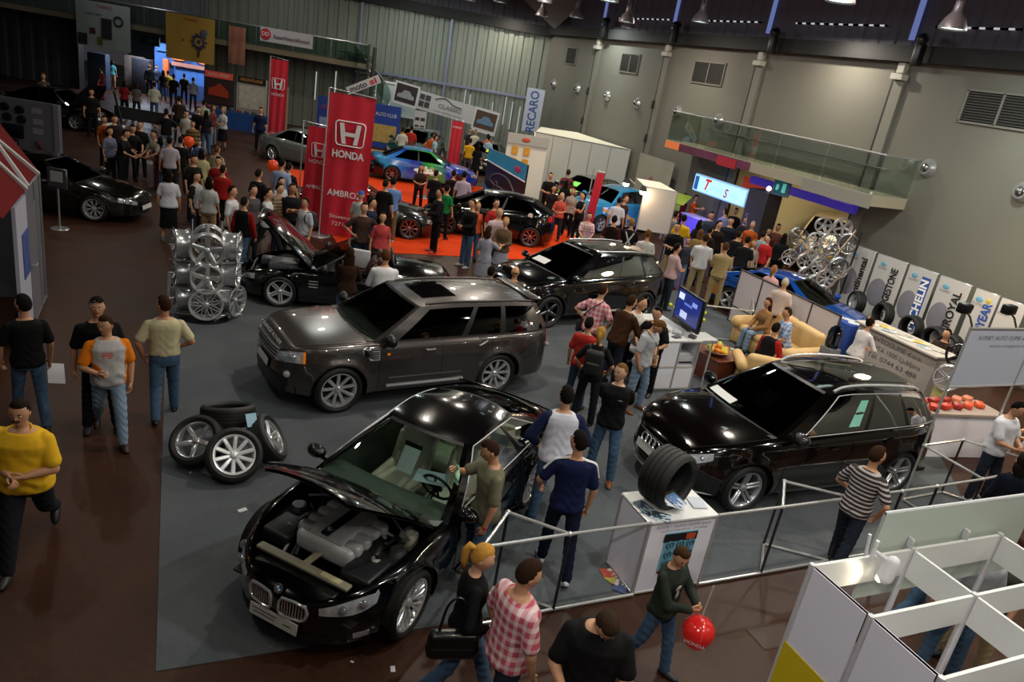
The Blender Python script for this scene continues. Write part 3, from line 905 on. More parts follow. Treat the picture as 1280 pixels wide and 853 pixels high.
 def cabin(s, root, paint, gl, panes=((.05, .47), (.51, .90)), black=None, pillar=None, trim=None, tz=(.07, .90), rwgl=None, wsgl=None, roofmat=None, sunroof=None, frit=.045, blackout=False):
  pillar = pillar or paint; fr = MB()
  for sg in (1, -1):
   brk = [0.0]; kinds = []
   for a, b in panes: brk += [a, b]; kinds += ['f', 'p']
   brk.append(1.0); kinds.append('f')
   for (a, b), k in zip(zip(brk, brk[1:]), kinds):
    qs = np.linspace(a, b, max(2, int((b - a) * 22)))
    for t0, t1, kk in ((0, tz[0], 'f'), (tz[0], tz[1], k), (tz[1], 1, 'f')):
     ts = np.linspace(t0, t1, 7 if kk == 'p' or k == 'f' and t1 - t0 > .5 else 3)
     Gp = [[s.cab_pt(q, t, sg) for t in ts] for q in qs]
     if kk == 'p':
      mb = MB(); mb.grid(Gp, flip=sg < 0); mb.obj('side_window', gl, root, angle=60)
     else:
      inner = 0 < a and b < 1 and t0 == tz[0]
      fr.grid(Gp, 1 if inner or (blackout and t0 != tz[1] and a > 0) else 0, flip=sg < 0)
   if trim is not None:
    a, b = panes[0][0] - .012, panes[-1][1] + .012
    pts = [s.cab_pt(q, tz[0] - .03, sg) for q in np.linspace(a, b, 14)] + [s.cab_pt(b, t, sg) for t in np.linspace(tz[0], tz[1], 6)[1:-1]] + [s.cab_pt(q, tz[1] + .02, sg) for q in np.linspace(b, a, 14)] + [s.cab_pt(a, t, sg) for t in np.linspace(tz[1], tz[0], 6)[1:-1]]
    MB().tube([p + np.array([0, sg * .006, 0]) for p in pts], .0075, 6, closed=True).obj('window_trim', trim, root)
  for rear in (False, True):
   f = frit; tb = (0, .03, .955, 1) if not rear else (0, .07, .93, 1); vb = (-1, -1 + f * 2, 1 - f * 2, 1)
   for i in range(3):
    for j in range(3):
     n1 = 13 if j == 1 else 3; n2 = 8 if i == 1 else 3
     Gp = [[s.ws_pt(v, t, rear) for t in np.linspace(tb[i], tb[i + 1], n2)] for v in np.linspace(vb[j], vb[j + 1], n1)]
     if i == 1 and j == 1:
      mb = MB(); mb.grid(Gp, flip=rear); mb.obj('rear_window' if rear else 'windshield', (rwgl if rear else wsgl) or gl, root, angle=60)
     else: fr.grid(Gp, 0 if (j != 1 and pillar is not None) else 1, flip=rear)
  fr.obj('window_frame', [pillar, BLKPLAST], root, angle=50)
  mb = MB(); qs = np.linspace(0, 1, 18); vs = np.linspace(-1, 1, 15)
  mb.grid([[s.roof_pt(q, v) for v in vs] for q in qs], flip=True)
  mb.obj('roof', roofmat or paint, root, angle=50)
  if sunroof:
   a, b, w = sunroof; q = MB(); q.grid([[s.roof_pt(x, v) + np.array([0, 0, .006]) for v in np.linspace(-w, w, 9)] for x in np.linspace(a, b, 8)], flip=True)
   q.obj('sunroof', glass('050505', .12, .3) if False else mat('060607', .04, coat=1), root)
 def normal_out(s, f, a, b, e=.004):
  p = f(a, b); p1 = f(a + e, b); p2 = f(a, b + e); n = np.cross(p1 - p, p2 - p); return nrm(n)
 def patch(s, root, name, m, u0, u1, t0, t1, sg, off=.006, nu=10, nt=6, shape=None, mb=None, build=True):
  """panel lying on the flank or wrapping round a corner; shape(a) trims t range along a in 0..1"""
  q = mb or MB(); Gp = []
  for a in np.linspace(0, 1, nu):
   u = u0 + (u1 - u0) * a; lo, hi = (t0, t1) if shape is None else shape(a)
   r_ = []
   for t in np.linspace(lo, hi, nt):
    p = s.side(u, t, sg); p2 = s.side(u + .002 * (-1 if u > 0 else 1), t, sg)
    d = p2 - p; n = nrm(np.array([-d[1], d[0], 0])); c = np.array([np.sign(u) * .3, sg, 0]); n = n if n @ c > 0 else -n
    r_.append(p + n * off)
   Gp.append(r_)
  A = np.array(Gp); q.grid(A, flip=(sg * np.sign(u1 - u0)) < 0)
  if build: return q.obj(name, m, root, angle=60)
 def nose(s, y, z, end=1, off=.0):
  """point on the front (end=1) or tail (-1) at lateral y and height z"""
  lo, hi = .3, 1.0
  for _ in range(40):
   u = (lo + hi) / 2; x = u * end * s.L / 2; zs = s.belt_z(x); zn = (z - s.sill) / (zs - s.sill)
   yy = s.ymax(u * end) * s.wfac(min(1, max(0, zn)))
   if yy > abs(y): lo = u
   else: hi = u
  u = (lo + hi) / 2 * end
  return np.array([s.rake(u * s.L / 2, u, z) + end * off, y, z])
 def nose_panel(s, root, name, m, y0, y1, z0, z1, end=1, off=.008, n=(10, 6), shape=None, mb=None, build=True, mt=0):
  q = mb or MB(); Gp = []
  for b in np.linspace(0, 1, n[0]):
   y = y0 + (y1 - y0) * b; lo, hi = (z0, z1) if shape is None else shape(b)
   Gp.append([s.nose(y, z, end, off) for z in np.linspace(lo, hi, n[1])])
  q.grid(Gp, mt, flip=end < 0)
  if build: return q.obj(name, m, root, angle=60)
 def plate(s, root, end=1, z=.42, w=.52, h=.115, m=None, y=0.0, off=.02, text=None):
  p = s.nose(y, z, end, off); q = MB(); q.rbox((0, 0, 0), (.012, w, h), .004, 1)
  M = Tm(*p, ry=(-.12 if end > 0 else .12))
  o = q.obj('licence_plate', m or mat('c9c9c6', .35, noise=.03), root, M=M)
  fr_ = MB(); fr_.box((-end * .004, 0, 0), (.010, w + .02, h + .02)); fr_.obj('plate_frame', BLKPLAST, o)
  if text:
   lettering(text, mat('55565a', .5), o, Matrix.Translation((end * .009, 0, 0)) @ Matrix.Rotation(end * pi / 2, 4, 'Z') @ XZ, size=h * .62, fit=w * .72)
  return o
 def wheels(s, root, style, metal, steer=0.0):
  for x, st in ((s.xF, steer), (s.xR, 0)):
   for sg in (1, -1):
    wheel_part(root, x, sg * (s.W / 2 - s.tw / 2 - .012), s.R, s.rim, s.tw, style, metal, sg, st)
 def mirror(s, root, m, x, z=None, sz=(.10, .13, .08)):
  for sg in (1, -1):
   z_ = z or s.belt_z(x) + .07; y = s.wbelt(x)
   q = MB(); q.tube([(x, sg * (y - .02), z_ - .06), (x + .01, sg * (y + .06), z_ - .04)], [.028, .022], 8)
   p, F = sph(14, 10); V = p * np.array(sz) * np.array([1, .95, 1]); V[:, 0] = np.where(V[:, 0] < 0, V[:, 0] * .35, V[:, 0])
   q.add(V + np.array([x, sg * (y + .13), z_ + .01]), F)
   o = q.obj('mirror', m, root, angle=60)
   g_ = MB(); g_.ball((x - sz[0] * .36, sg * (y + .13), z_ + .01), (.004, sz[1] * .8, sz[2] * .78), 12, 8); g_.obj('mirror_glass', CHROME, o)
 def handles(s, root, m, xs, t=.80):
  for x in xs:
   for sg in (1, -1):
    u = x / (s.L / 2); a = s.side(u + .03, t, sg); b = s.side(u - .03, t, sg); n = np.array([0, sg, 0])
    q = MB(); q.tube([a + n * .004, a + n * .028, (a + b) / 2 + n * .034, b + n * .028, b + n * .004], .013, 6); q.obj('door_handle', m, root)
 def seats(s, root, m, x0, dark=BLKPLAST, z=.34, rear=True, w=.5, wheel_side=1, dash=True, top=.62):
  def seat(x, y, wd, name='seat'):
   q = MB(); q.rbox((x, y, z + .10), (.52, wd, .18), .06, 3)
   M = Tm(x - .26, y, z + .14, ry=-.32); q.rbox((0, 0, top / 2 - .02), (.16, wd * .96, top), .06, 3, M=M)
   if wd < .8: q.rbox((-.0, 0, top + .10), (.10, .26, .17), .045, 3, M=M)
   for sg in (-1, 1):
    q.capsule((x - .22, y + sg * wd * .44, z + .2), (x + .2, y + sg * wd * .44, z + .17), .06, .05, 8)
    q.capsule((.05, sg * wd * .43, .08), (.05, sg * wd * .43, top * .75), .06, .045, 8, M=M)
   q.obj(name, m, root, angle=60)
  seat(x0, .37, w); seat(x0, -.37, w)
  if rear: seat(x0 - .85, 0, 1.2, 'rear_bench')
  fl = MB(); fl.box(((s.cowl + s.rear) / 2, 0, s.sill + .06), (s.cowl - s.rear, s.W * .82, .06)); fl.obj('cabin_floor', dark, root)
  for sg in (1, -1):
   q = MB(); q.grid([[(x, sg * (min(s.W / 2 * .86, s.ymax(x / (s.L / 2)) * .86 - .015)), zz) for zz in (s.sill + .08, s.belt_z(x) - .005)] for x in np.linspace(s.rear, s.cowl, 8)], flip=sg > 0); q.obj('door_card', dark, root)
  if dash:
   xd = s.A[0]; zd = s.belt_z(xd)
   q = MB(); w2 = s.wbelt(xd) * .93
   sec = [(xd + .10, zd + .02), (xd - .10, zd + .03), (xd - .30, zd - .01), (xd - .42, zd - .06), (xd - .45, zd - .16), (xd - .36, zd - .30), (xd + .1, zd - .36)]
   q.grid([[(x + .10 * (1 - v * v), v * w2, zz + .03 * (1 - v * v)) for x, zz in sec] for v in np.linspace(-1, 1, 11)]); q.obj('dashboard', dark, root, angle=60)
   yw = .37 * wheel_side; M = Tm(xd - .56, yw, zd - .02, ry=-1.15)
   q = MB(); q.tube([(.185 * cos(a), .185 * sin(a), 0) for a in np.linspace(0, 2 * pi, 25)[:-1]], .016, 8, closed=True, M=M)
   q.lathe([(0, .02), (.06, .02), (.075, 0), (0, -.02)], 14, M=M)
   for a in (0, pi, -pi / 2): q.tube([(0, 0, 0), (.18 * cos(a), .18 * sin(a), 0)], .014, 6, M=M)
   q.tube([(0, 0, 0), (0, 0, -.3)], .03, 8, M=M); q.obj('steering_wheel', BLKPLAST, root)
def lamp_cluster(root, mb_fn, name='headlight'):
 pass
PAINT_BLK = mat('040405', 0.12, 0.0, coat=1.0, noise=0.05, scale=400)
HEADL = mat('c4c9d0', 0.08, 0.45, coat=1.0, noise=0.6, scale=18)
TAILRED = mat('8e0d10', 0.15, coat=1.0, noise=.25, scale=40, emit=.25)
AMBER = mat('d8700c', 0.2, coat=1.0, emit=.35)
GLS = glass('46524b', .10); GLSDARK = glass('0d1110', .12); GLSGREEN = glass('d2ddd5', .10)
def headlights(c, root, u0=.80, u1=.985, t0=.72, t1=.93, m=None, shape=None, lens=True):
 for sg in (1, -1):
  o = c.patch(root, 'headlight', m or HEADL, u0, u1, t0, t1, sg, .008, 12, 6, shape)
  q = MB()
  for f in (.35, .70):
   u = u0 + (u1 - u0) * f; lo, hi = (t0, t1) if shape is None else shape(f)
   p = c.side(u, (lo + hi) / 2, sg); r = max(.02, (hi - lo) * .19); d = nrm(np.array([.9, sg * .35, .2]))
   q.ball(p + d * .008, (r, r, r), 10, 8)
  q.obj('headlight_lamp', mat('d5dae2', .05, .85), o)
def car_root(label, x, y, ang, cat='car', group=None, name='car'):
 return thing(name, label, cat, (x, y, 0), radians(ang), group)
def ring_badge(root, P, r, n=1, gap=0, m=None, name='badge', rx=0.0, end=1):
 q = MB()
 for i in range(n):
  oy = (i - (n - 1) / 2) * gap
  q.tube([(end * .004, oy + r * cos(a), r * sin(a)) for a in np.linspace(0, 2 * pi, 25)[:-1]], r * .13, 6, closed=True)
 return q.obj(name, m or CHROME, root, M=Tm(*P, ry=rx))
BADGEBLUE = mat('2d6fb4', .3); BADGEWHITE = mat('e6e6e6', .3)
def roundel(root, M, r):
 q = MB(); q.lathe([(0, .004), (r, .004), (r * 1.02, 0), (0, 0)], 24, 0)
 for k in range(4):
  a0 = k * pi / 2; arc = [(0, 0)] + [(r * .62 * cos(a0 + t), r * .62 * sin(a0 + t)) for t in np.linspace(0, pi / 2, 7)]
  q.prism(arc, .0045, .0065, 1 + k % 2)
 q.tube([(r * cos(a), r * sin(a), .005) for a in np.linspace(0, 2 * pi, 25)[:-1]], r * .06, 5, 3, closed=True)
 return q.obj('badge', [BLKPLAST, BADGEBLUE, BADGEWHITE, CHROME], root, M=M)
# ------------------------------------------------ black coupe with its bonnet up
def build_coupe():
 r = car_root('glossy black two-door coupe with its bonnet raised over a silver engine, nearest the camera', 2.62, 7.06, 221.5)
 c = Car(L=4.82, W=1.87, wb=2.78, fo=.86, R=.345, rim=.265, tw=.25, sill=.17, belt=[(-2.41, .86), (-2.2, .93), (-1.8, .955), (-1.2, .935), (0, .90), (.85, .86), (1.5, .80), (2.1, .70), (2.33, .63), (2.41, .56)],
   crown=[(-2.41, .02), (-2, .06), (-1.4, .08), (.85, .10), (1.6, .11), (2.2, .07), (2.41, .02)], plan=(5, 2.3), planr=(5, 2.4), rakef=.10, raker=.10, cowl=.98, rear=-1.85,
   A=(.90, .02), C=(-1.02, -1.92), roof=[(-1.05, 1.265), (-.5, 1.325), (-.1, 1.31), (.05, 1.285)], wr=.55, flare=.028, ws_bulge=.20, rw_bulge=.16, hood=.06)
 B = PAINT_BLK
 c.shell(r, B, doors=[('door', -.72, .82)], hood_open=(.98, .93, radians(41)))
 c.cabin(r, B, GLSGREEN, panes=((.10, .60), (.64, .90)), trim=mat('d0d0d4', .3, .3), wsgl=GLSGREEN, rwgl=glass('86a890', .16))
 c.wheels(r, ('vee', 10), CHROME, radians(0))
 c.mirror(r, B, .72)
 c.handles(r, B, [-.52])
 c.seats(r, mat('d8d4c8', .6), -.10, mat('4c5852', .6), z=.30, top=.56)
 q = MB(); b0, b1 = .95, 2.22
 q.box(((b0 + b1) / 2, 0, .42), (b1 - b0, 1.36, .02)); q.box((b0, 0, .62), (.03, 1.4, .42)); q.box((b1, 0, .50), (.03, .86, .26))
 for sg in (-1, 1): q.grid([[(x, sg * min(.72, c.ymax(x / 2.41) * .80), z) for z in (.40, c.belt_z(x) - .02)] for x in np.linspace(b0, b1, 9)], flip=sg > 0)
 q.obj('engine_bay', BLKPLAST, r)
 EG = mat('c4c6cb', .40, .1, noise=.08, scale=14)
 q = MB(); q.rbox((1.50, .02, .72), (.66, .66, .22), .06, 3); q.rbox((1.50, .02, .84), (.58, .42, .10), .05, 3)
 for i in range(4):
  for sg in (-1, 1): q.rbox((1.29 + i * .14, .02 + sg * .26, .80), (.115, .20, .13), .04, 2)
 e = q.obj('engine', EG, r, angle=60)
 q = MB(); q.rbox((1.50, .02, .90), (.62, .09, .03), .012, 2); q.obj('engine_cover_strip', BLKPLAST, e)
 roundel(e, Tm(1.74, .02, .917, rz=pi / 2), .038)
 rnd = random.Random(5)
 def part(nm, m, f):
  q = MB(); f(q); q.obj(nm, m, r, angle=50)
 part('air_box', mat('1b1c1f', .45), lambda q: (q.rbox((1.78, .50, .68), (.40, .34, .16), .04, 3), q.tube(bez([(1.62, .45, .70), (1.5, .42, .74), (1.40, .34, .76)]), .06, 10)))
 part('air_box', mat('1b1c1f', .45), lambda q: (q.rbox((1.72, -.50, .67), (.36, .32, .15), .04, 3), q.tube(bez([(1.60, -.45, .70), (1.5, -.40, .74), (1.42, -.32, .75)]), .055, 10)))
 part('radiator_frame', mat('8f8a76', .5, .2), lambda q: (q.rbox((2.06, 0, .685), (.09, 1.05, .035), .01), q.rbox((1.90, 0, .69), (.30, .07, .03), .01)))
 part('radiator_label', mat('b9b08a', .6), lambda q: q.box((2.06, .32, .706), (.06, .22, .004)))
 part('fluid_bottle', mat('b9b6a8', .4), lambda q: (q.rbox((1.15, .55, .70), (.16, .17, .20), .04), q.lathe([(0, .04), (.035, .04), (.04, 0), (0, 0)], 12, M=Tm(1.15, .55, .80))))
 part('brake_reservoir', mat('26282b', .5), lambda q: (q.rbox((1.08, -.50, .72), (.14, .20, .16), .04), q.lathe([(0, .03), (.03, .03), (.03, 0), (0, 0)], 12, M=Tm(1.08, -.5, .80))))
 for sg in (-1, 1): part('strut_tower', mat('6a6c70', .35, .8), lambda q: q.lathe([(0, .05), (.07, .05), (.10, 0), (.12, -.05)], 16, M=Tm(1.42, sg * .60, .72)))
 for i in range(14):
  x, y = 1.0 + rnd.random() * .95, rnd.choice((-1, 1)) * (.35 + rnd.random() * .28)
  pts = bez([(x, y, .62 + rnd.random() * .1), (x + .15 * rnd.random(), y * .9, .72 + rnd.random() * .05), (x + .25 * rnd.random(), y * .75, .70), (x + .3, y * .6, .6)])
  part('hose', mat(rnd.choice(('0b0b0c', '16181a', '2a2c2e', '9a9a98')), .4), lambda q: q.tube(pts, .012 + rnd.random() * .012, 7))
 part('front_panel', BLKPLAST, lambda q: q.rbox((2.14, 0, .62), (.14, .92, .05), .02))
 part('strut_brace', CHROME, lambda q: q.tube([(1.25, .62, .78), (1.10, .3, .84), (1.05, 0, .85), (1.10, -.3, .84), (1.25, -.62, .78)], .014, 8))
 for sg in (-1, 1): part('hood_strut', STEEL, lambda q: q.tube([(1.05, sg * .68, .82), (1.34, sg * .66, 1.10)], .010, 6))
 for sg in (-1, 1):
  z0, z1 = .42, .60; ys = [.045, .10, .20, .29, .32]
  outl = [(.04, .46), (.045, .55), (.07, .595), (.20, .60), (.30, .575), (.325, .52), (.31, .455), (.27, .425), (.12, .42), (.06, .43)]
  pts = [c.nose(sg * y, z, 1, .012) for y, z in outl]
  q = MB(); q.tube(pts, .014, 8, closed=True); g_ = q.obj('kidney_grille', CHROME, r)
  k = MB(); cpt = np.mean(pts, 0); k.add([cpt - [.015, 0, 0]] + [p - np.array([.015, 0, 0]) for p in pts], [(0, i + 1, (i + 1) % len(pts) + 1) if sg < 0 else (0, (i + 1) % len(pts) + 1, i + 1) for i in range(len(pts))]); k.obj('grille_mesh', BLKMATTE, g_)
  s_ = MB()
  for y in np.arange(.075, .31, .028): s_.tube([c.nose(sg * y, .44, 1, .006), c.nose(sg * y, .585, 1, .006)], .006, 5)
  s_.obj('grille_bars', CHROME, g_)
 headlights(c, r, .80, .965, .66, .93, shape=lambda a: (.78 - .10 * sin(a * pi * .9), .90 + .04 * sin(a * pi)))
 c.nose_panel(r, 'bumper_intake', BLKMATTE, -.62, .62, .20, .30, 1, .006)
 for sg in (1, -1): c.nose_panel(r, 'fog_lamp', HEADL, sg * .66, sg * .76, .25, .32, 1, .01)
 o = c.plate(r, 1, .345, .54, .12)
 for y, z, w in ((.10, .022, .28), (.10, -.012, .24), (-.16, .0, .09)): MB().box((.008, -y, z), (.002, w, .014)).obj('plate_print', mat('77777c', .5), o, smooth=False)
 roundel(r, Matrix.Translation(c.nose(0, .640, 1, -.02)) @ Matrix.Rotation(radians(62), 4, 'Y') @ Matrix.Rotation(pi / 2, 4, 'Z'), .04)
 for sg in (1, -1): q = MB(); q.tube([c.side(u, .10, sg) + np.array([0, sg * .004, 0]) for u in np.linspace(.30, -.16, 8)], .02, 6); q.obj('side_skirt', B, r)
 for sg in (1, -1): c.patch(r, 'tail_light', TAILRED, -.985, -.86, .74, .93, sg)
 q = MB(); q.tube([(-2.0, y, c.belt_z(-2.0) + .08 + .03 * (1 - (y / .7) ** 2)) for y in np.linspace(-.7, .7, 9)], .012, 6); q.obj('boot_lip', B, r)
 q = MB(); q.box((0, 0, 0), (.003, .20, .28)); q.obj('price_sheet', mat('c4d2da', .6), r, M=Tm(.42, .02, 1.08, ry=-.6))
 q = MB(); q.box((0, 0, 0), (.26, .36, .003)); q.obj('paper_sheet', mat('aebfcc', .6), r, M=Tm(.36, .30, .94, rz=.3))
 q = MB(); q.rbox((.30, 0, 1.20), (.03, .22, .07), .02); q.obj('rear_view_mirror', BLKPLAST, r)
 for sg in (-1, 1):
  q = MB(); pts = [c.ws_pt(v, .03, False) + np.array([.02, 0, .012]) for v in np.linspace(sg * .05, sg * .7, 6)]; q.tube(pts, .008, 5); q.obj('wiper', BLKMATTE, r)
 return r, c
# ------------------------------------------------ dark grey four-wheel drive
def build_grey_suv():
 r = car_root('dark metallic grey boxy off-road estate with sunroof and chrome wheels, behind the black coupe', 3.57, 11.13, 189.7)
 P = mat('464140', 0.26, .55, coat=1.0, noise=.05, scale=300)
 c = Car(L=4.79, W=1.93, wb=2.745, fo=.86, R=.375, rim=.275, tw=.27, sill=.30, belt=[(-2.395, 1.03), (-2.25, 1.07), (-1, 1.07), (.9, 1.06), (1.8, 1.04), (2.2, 1.0), (2.34, .93), (2.395, .86)],
   crown=[(-2.39, .01), (.9, .06), (1.9, .06), (2.3, .03), (2.39, .01)], plan=(7, 3.0), planr=(9, 4.0), rakef=.08, raker=.03, cowl=.98, rear=-2.20, A=(1.0, .22), C=(-1.98, -2.30),
   roof=[(-2.0, 1.52), (-1.4, 1.56), (-.5, 1.575), (.2, 1.54)], wr=.68, flare=.035, ws_bulge=.16, rw_bulge=.06, hood=.10, kick=.96)
 GL2 = glass('141a1a', .12); c.rc = .035; TRIM = mat('c8c8cc', .3, .3)
 doors = [('door', -.10, .88), ('rear_door', -1.02, -.10)]
 c.shell(r, P, doors=doors, lid=False)
 c.cabin(r, P, GL2, panes=((.10, .44), (.475, .665), (.70, .955)), black=1, pillar=P, trim=None, tz=(.06, .90), sunroof=(.10, .36, .55), wsgl=glass('a4b2ac', .12))
 c.wheels(r, ('blade', 9), CHROME)
 c.mirror(r, BLKPLAST, .80, sz=(.11, .14, .10)); c.handles(r, CHROME, [.10, -.86], .84)
 c.seats(r, mat('5a5248', .6), .1, mat('38332e', .6), z=.60)
 SIL = mat('c4c6ca', .3, .3)
 for sg in (1, -1):
  q = MB()
  v = c.patch(r, 'wing_vent', SIL, .505, .395, .70, .88, sg, .008, 8, 4)
  for t in (.735, .775, .815, .855): q.tube([c.side(u, t, sg) + np.array([0, sg * .014, 0]) for u in np.linspace(.50, .40, 4)], .010, 5)
  q.obj('vent_slats', BLKPLAST, v)
  c.patch(r, 'side_marker', AMBER, .345, .325, .78, .82, sg, .008, 3, 3)
  q = MB(); q.tube([c.side(u, .13, sg) + np.array([0, sg * .02, 0]) for u in np.linspace(.34, -.22, 10)], .030, 8); q.obj('side_step', STEEL, r)
  q = MB(); q.tube([c.side(u, .30, sg) + np.array([0, sg * .004, 0]) for u in np.linspace(.33, -.2, 10)], .018, 6); q.obj('rubbing_strip', BLKPLAST, r)
  for i, x in enumerate((-.78, )):
   q = MB(); q.tube([c.roof_pt(t, sg * .90) + np.array([0, 0, .012]) for t in np.linspace(.06, .97, 14)], .014, 6); q.obj('roof_rail', mat('4a4644', .3, .7), r)
  o = c.patch(r, 'headlight', HEADL, .86, .988, .70, .93, sg, .010, 12, 6)
  for u in (.965, .92):
   q = MB(); p = c.side(u, .82, sg); q.ball(p + np.array([.012, sg * .004, 0]), .06, 12, 8); q.obj('headlight_lamp', mat('d5dae2', .05, .85), o)
  c.patch(r, 'indicator', AMBER, .855, .868, .70, .93, sg, .014, 3, 4)
  c.patch(r, 'tail_light', TAILRED, -.985, -.93, .70, .95, sg, .012, 6, 6)
  q = MB(); p = c.side(-.95, .60, sg); q.ball(p + np.array([-.02, sg * .01, 0.02]), .04, 10, 8); q.obj('reversing_lamp', mat('c9b9b0', .1, .4), r)
 g_ = c.nose_panel(r, 'grille', SIL, -.46, .46, .76, .93, 1, .012)
 for z in (.80, .845, .89):
  q = MB(); q.tube([c.nose(y, z, 1, .020) for y in np.linspace(-.44, .44, 9)], .012, 6); q.obj('grille_bar', BLKPLAST, g_)
 c.nose_panel(r, 'bumper_intake', BLKPLAST, -.70, .70, .42, .56, 1, .01)
 for sg in (1, -1):
  q = MB(); q.ball(c.nose(sg * .68, .60, 1, .0), .055, 12, 8); q.obj('fog_lamp', HEADL, r)
 q = MB(); q.grid([[c.nose(y, z, 1, .004) for z in (.30, .36, .42)] for y in np.linspace(-.9, .9, 15)]); q.obj('lower_bumper', BLKPLAST, r)
 c.plate(r, 1, .62, .52, .115)
 lettering('RANGE ROVER', SIL, r, Matrix.Translation(c.nose(0, .985, 1, -.03)) @ Matrix.Rotation(pi / 2, 4, 'Z') @ Matrix.Rotation(radians(40), 4, 'X'), size=.075, fit=.9)
 c.plate(r, -1, .86, .52, .115)
 for sg in (-1, 1):
  q = MB(); q.tube([c.ws_pt(v, .05, False) + np.array([.02, 0, .02]) for v in np.linspace(sg * .05, sg * .8, 6)], .010, 5); q.obj('wiper', BLKMATTE, r)
 q = MB(); q.rbox((-2.02, 0, 1.57), (.22, 1.20, .03), .012); q.obj('spoiler', P, r)
 return r, c
# ------------------------------------------------ black seven-seat estate with four rings
def build_black_suv():
 r = car_root('large glossy black SUV with four silver rings on its grille, behind the tyre podium', 8.62, 7.53, 180.6)
 B = mat('070404', 0.10, 0.0, coat=1.0, noise=0.05, scale=400)
 c = Car(L=5.08, W=1.98, wb=3.0, fo=1.0, R=.375, rim=.275, tw=.27, sill=.24, belt=[(-2.54, 1.06), (-2.35, 1.13), (-1.5, 1.13), (0, 1.09), (1.0, 1.06), (1.7, 1.0), (2.2, .90), (2.45, .78), (2.54, .66)],
   crown=[(-2.54, .01), (.9, .09), (1.8, .10), (2.3, .07), (2.54, .02)], plan=(5, 2.5), planr=(6, 2.8), rakef=.10, raker=.06, cowl=1.05, rear=-2.30, A=(1.10, .10), C=(-1.85, -2.44),
   roof=[(-1.95, 1.565), (-1.3, 1.625), (-.4, 1.655), (.1, 1.60)], wr=.62, flare=.035, ws_bulge=.22, rw_bulge=.12, hood=.10)
 doors = [('door', -.08, .95), ('rear_door', -1.12, -.08)]
 c.shell(r, B, doors=doors, lid=False)
 c.cabin(r, B, GLSDARK, panes=((.12, .44), (.465, .70), (.725, .93)), trim=mat('d0d0d4', .3, .3), tz=(.07, .90), roofmat=B, wsgl=glass('3a443c', .10), sunroof=(.06, .95, .62))
 c.wheels(r, ('twin', 5), mat('b0b2b8', .25, .7))
 c.mirror(r, B, .86, sz=(.11, .14, .10)); c.handles(r, B, [.12, -.98], .82)
 c.seats(r, mat('2a2825', .6), .05, mat('141513', .6), z=.52)
 for sg in (1, -1):
  q = MB(); pts = [c.roof_pt(t, sg * .93) + np.array([0, 0, .03 + .025 * sin(pi * min(1, max(0, t)))]) for t in np.linspace(.07, .97, 18)]
  pts[0] = c.roof_pt(.06, sg * .93); pts[-1] = c.roof_pt(.98, sg * .93); q.tube(pts, .020, 8); q.obj('roof_rail', mat('c8c8cc', .3, .3), r)
  c.patch(r, 'tail_light', TAILRED, -.985, -.89, .74, .95, sg, .01)
  q = MB(); q.tube([c.side(u, .12, sg) + np.array([0, sg * .01, 0]) for u in np.linspace(.33, -.27, 10)], .018, 6); q.obj('side_sill', BLKPLAST, r)
 headlights(c, r, .83, .97, .70, .92, shape=lambda a: (.80 - .14 * a ** .8, .93 - .02 * a))
 shp = lambda b: (.34 + .10 * abs(2 * b - 1) ** 2, .735 - .02 * abs(2 * b - 1) ** 3)
 g_ = c.nose_panel(r, 'grille', BLKPLAST, -.42, .42, .34, .74, 1, .010, shape=shp)
 for y in np.linspace(-.36, .36, 13):
  q = MB(); q.tube([c.nose(y, z, 1, .016) for z in np.linspace(.42, .71, 5)], .006, 5); q.obj('grille_bar', mat('1a1a1c', .3, .5), g_)
 fr_ = MB(); fr_.tube([c.nose(-.42 + .84 * b, shp(b)[1], 1, .014) for b in np.linspace(0, 1, 11)] + [c.nose(.42 - .84 * b, shp(1 - b)[0], 1, .014) for b in np.linspace(0, 1, 11)], .011, 6, closed=True); fr_.obj('grille_frame', mat('77797d', .2, .9), g_)
 ring_badge(r, c.nose(0, .67, 1, .035), .062, 4, .094, rx=-.25)
 c.plate(r, 1, .545, .54, .125, off=.035)
 for sg in (1, -1): c.nose_panel(r, 'bumper_intake', BLKMATTE, sg * .50, sg * .80, .32, .46, 1, .008)
 q = MB(); q.tube([c.nose(y, .27, 1, .01) for y in np.linspace(-.82, .82, 13)], .018, 6); q.obj('bumper_strip', STEEL, r)
 q = MB(); Gp = [[c.ws_pt(v, t, False) + np.array([.012, 0, .012]) for t in (.06, .17)] for v in np.linspace(.05, .78, 8)]; q.grid(Gp, flip=False); o = q.obj('windscreen_card', mat('cfcfcf', .5, noise=.02), r)
 q = MB(); q.box((0, 0, 0), (.003, .24, .32)); q.obj('price_sheet', mat('9fb5ac', .6), r, M=Tm(.62, -.02, 1.24, ry=-.85))
 A_ = [[c.cab_pt(q_, t, 1) + np.array([0, .008, 0]) for t in (.18, .78)] for q_ in (.335, .40)]
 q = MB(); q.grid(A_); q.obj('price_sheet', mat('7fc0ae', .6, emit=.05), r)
 return r, c
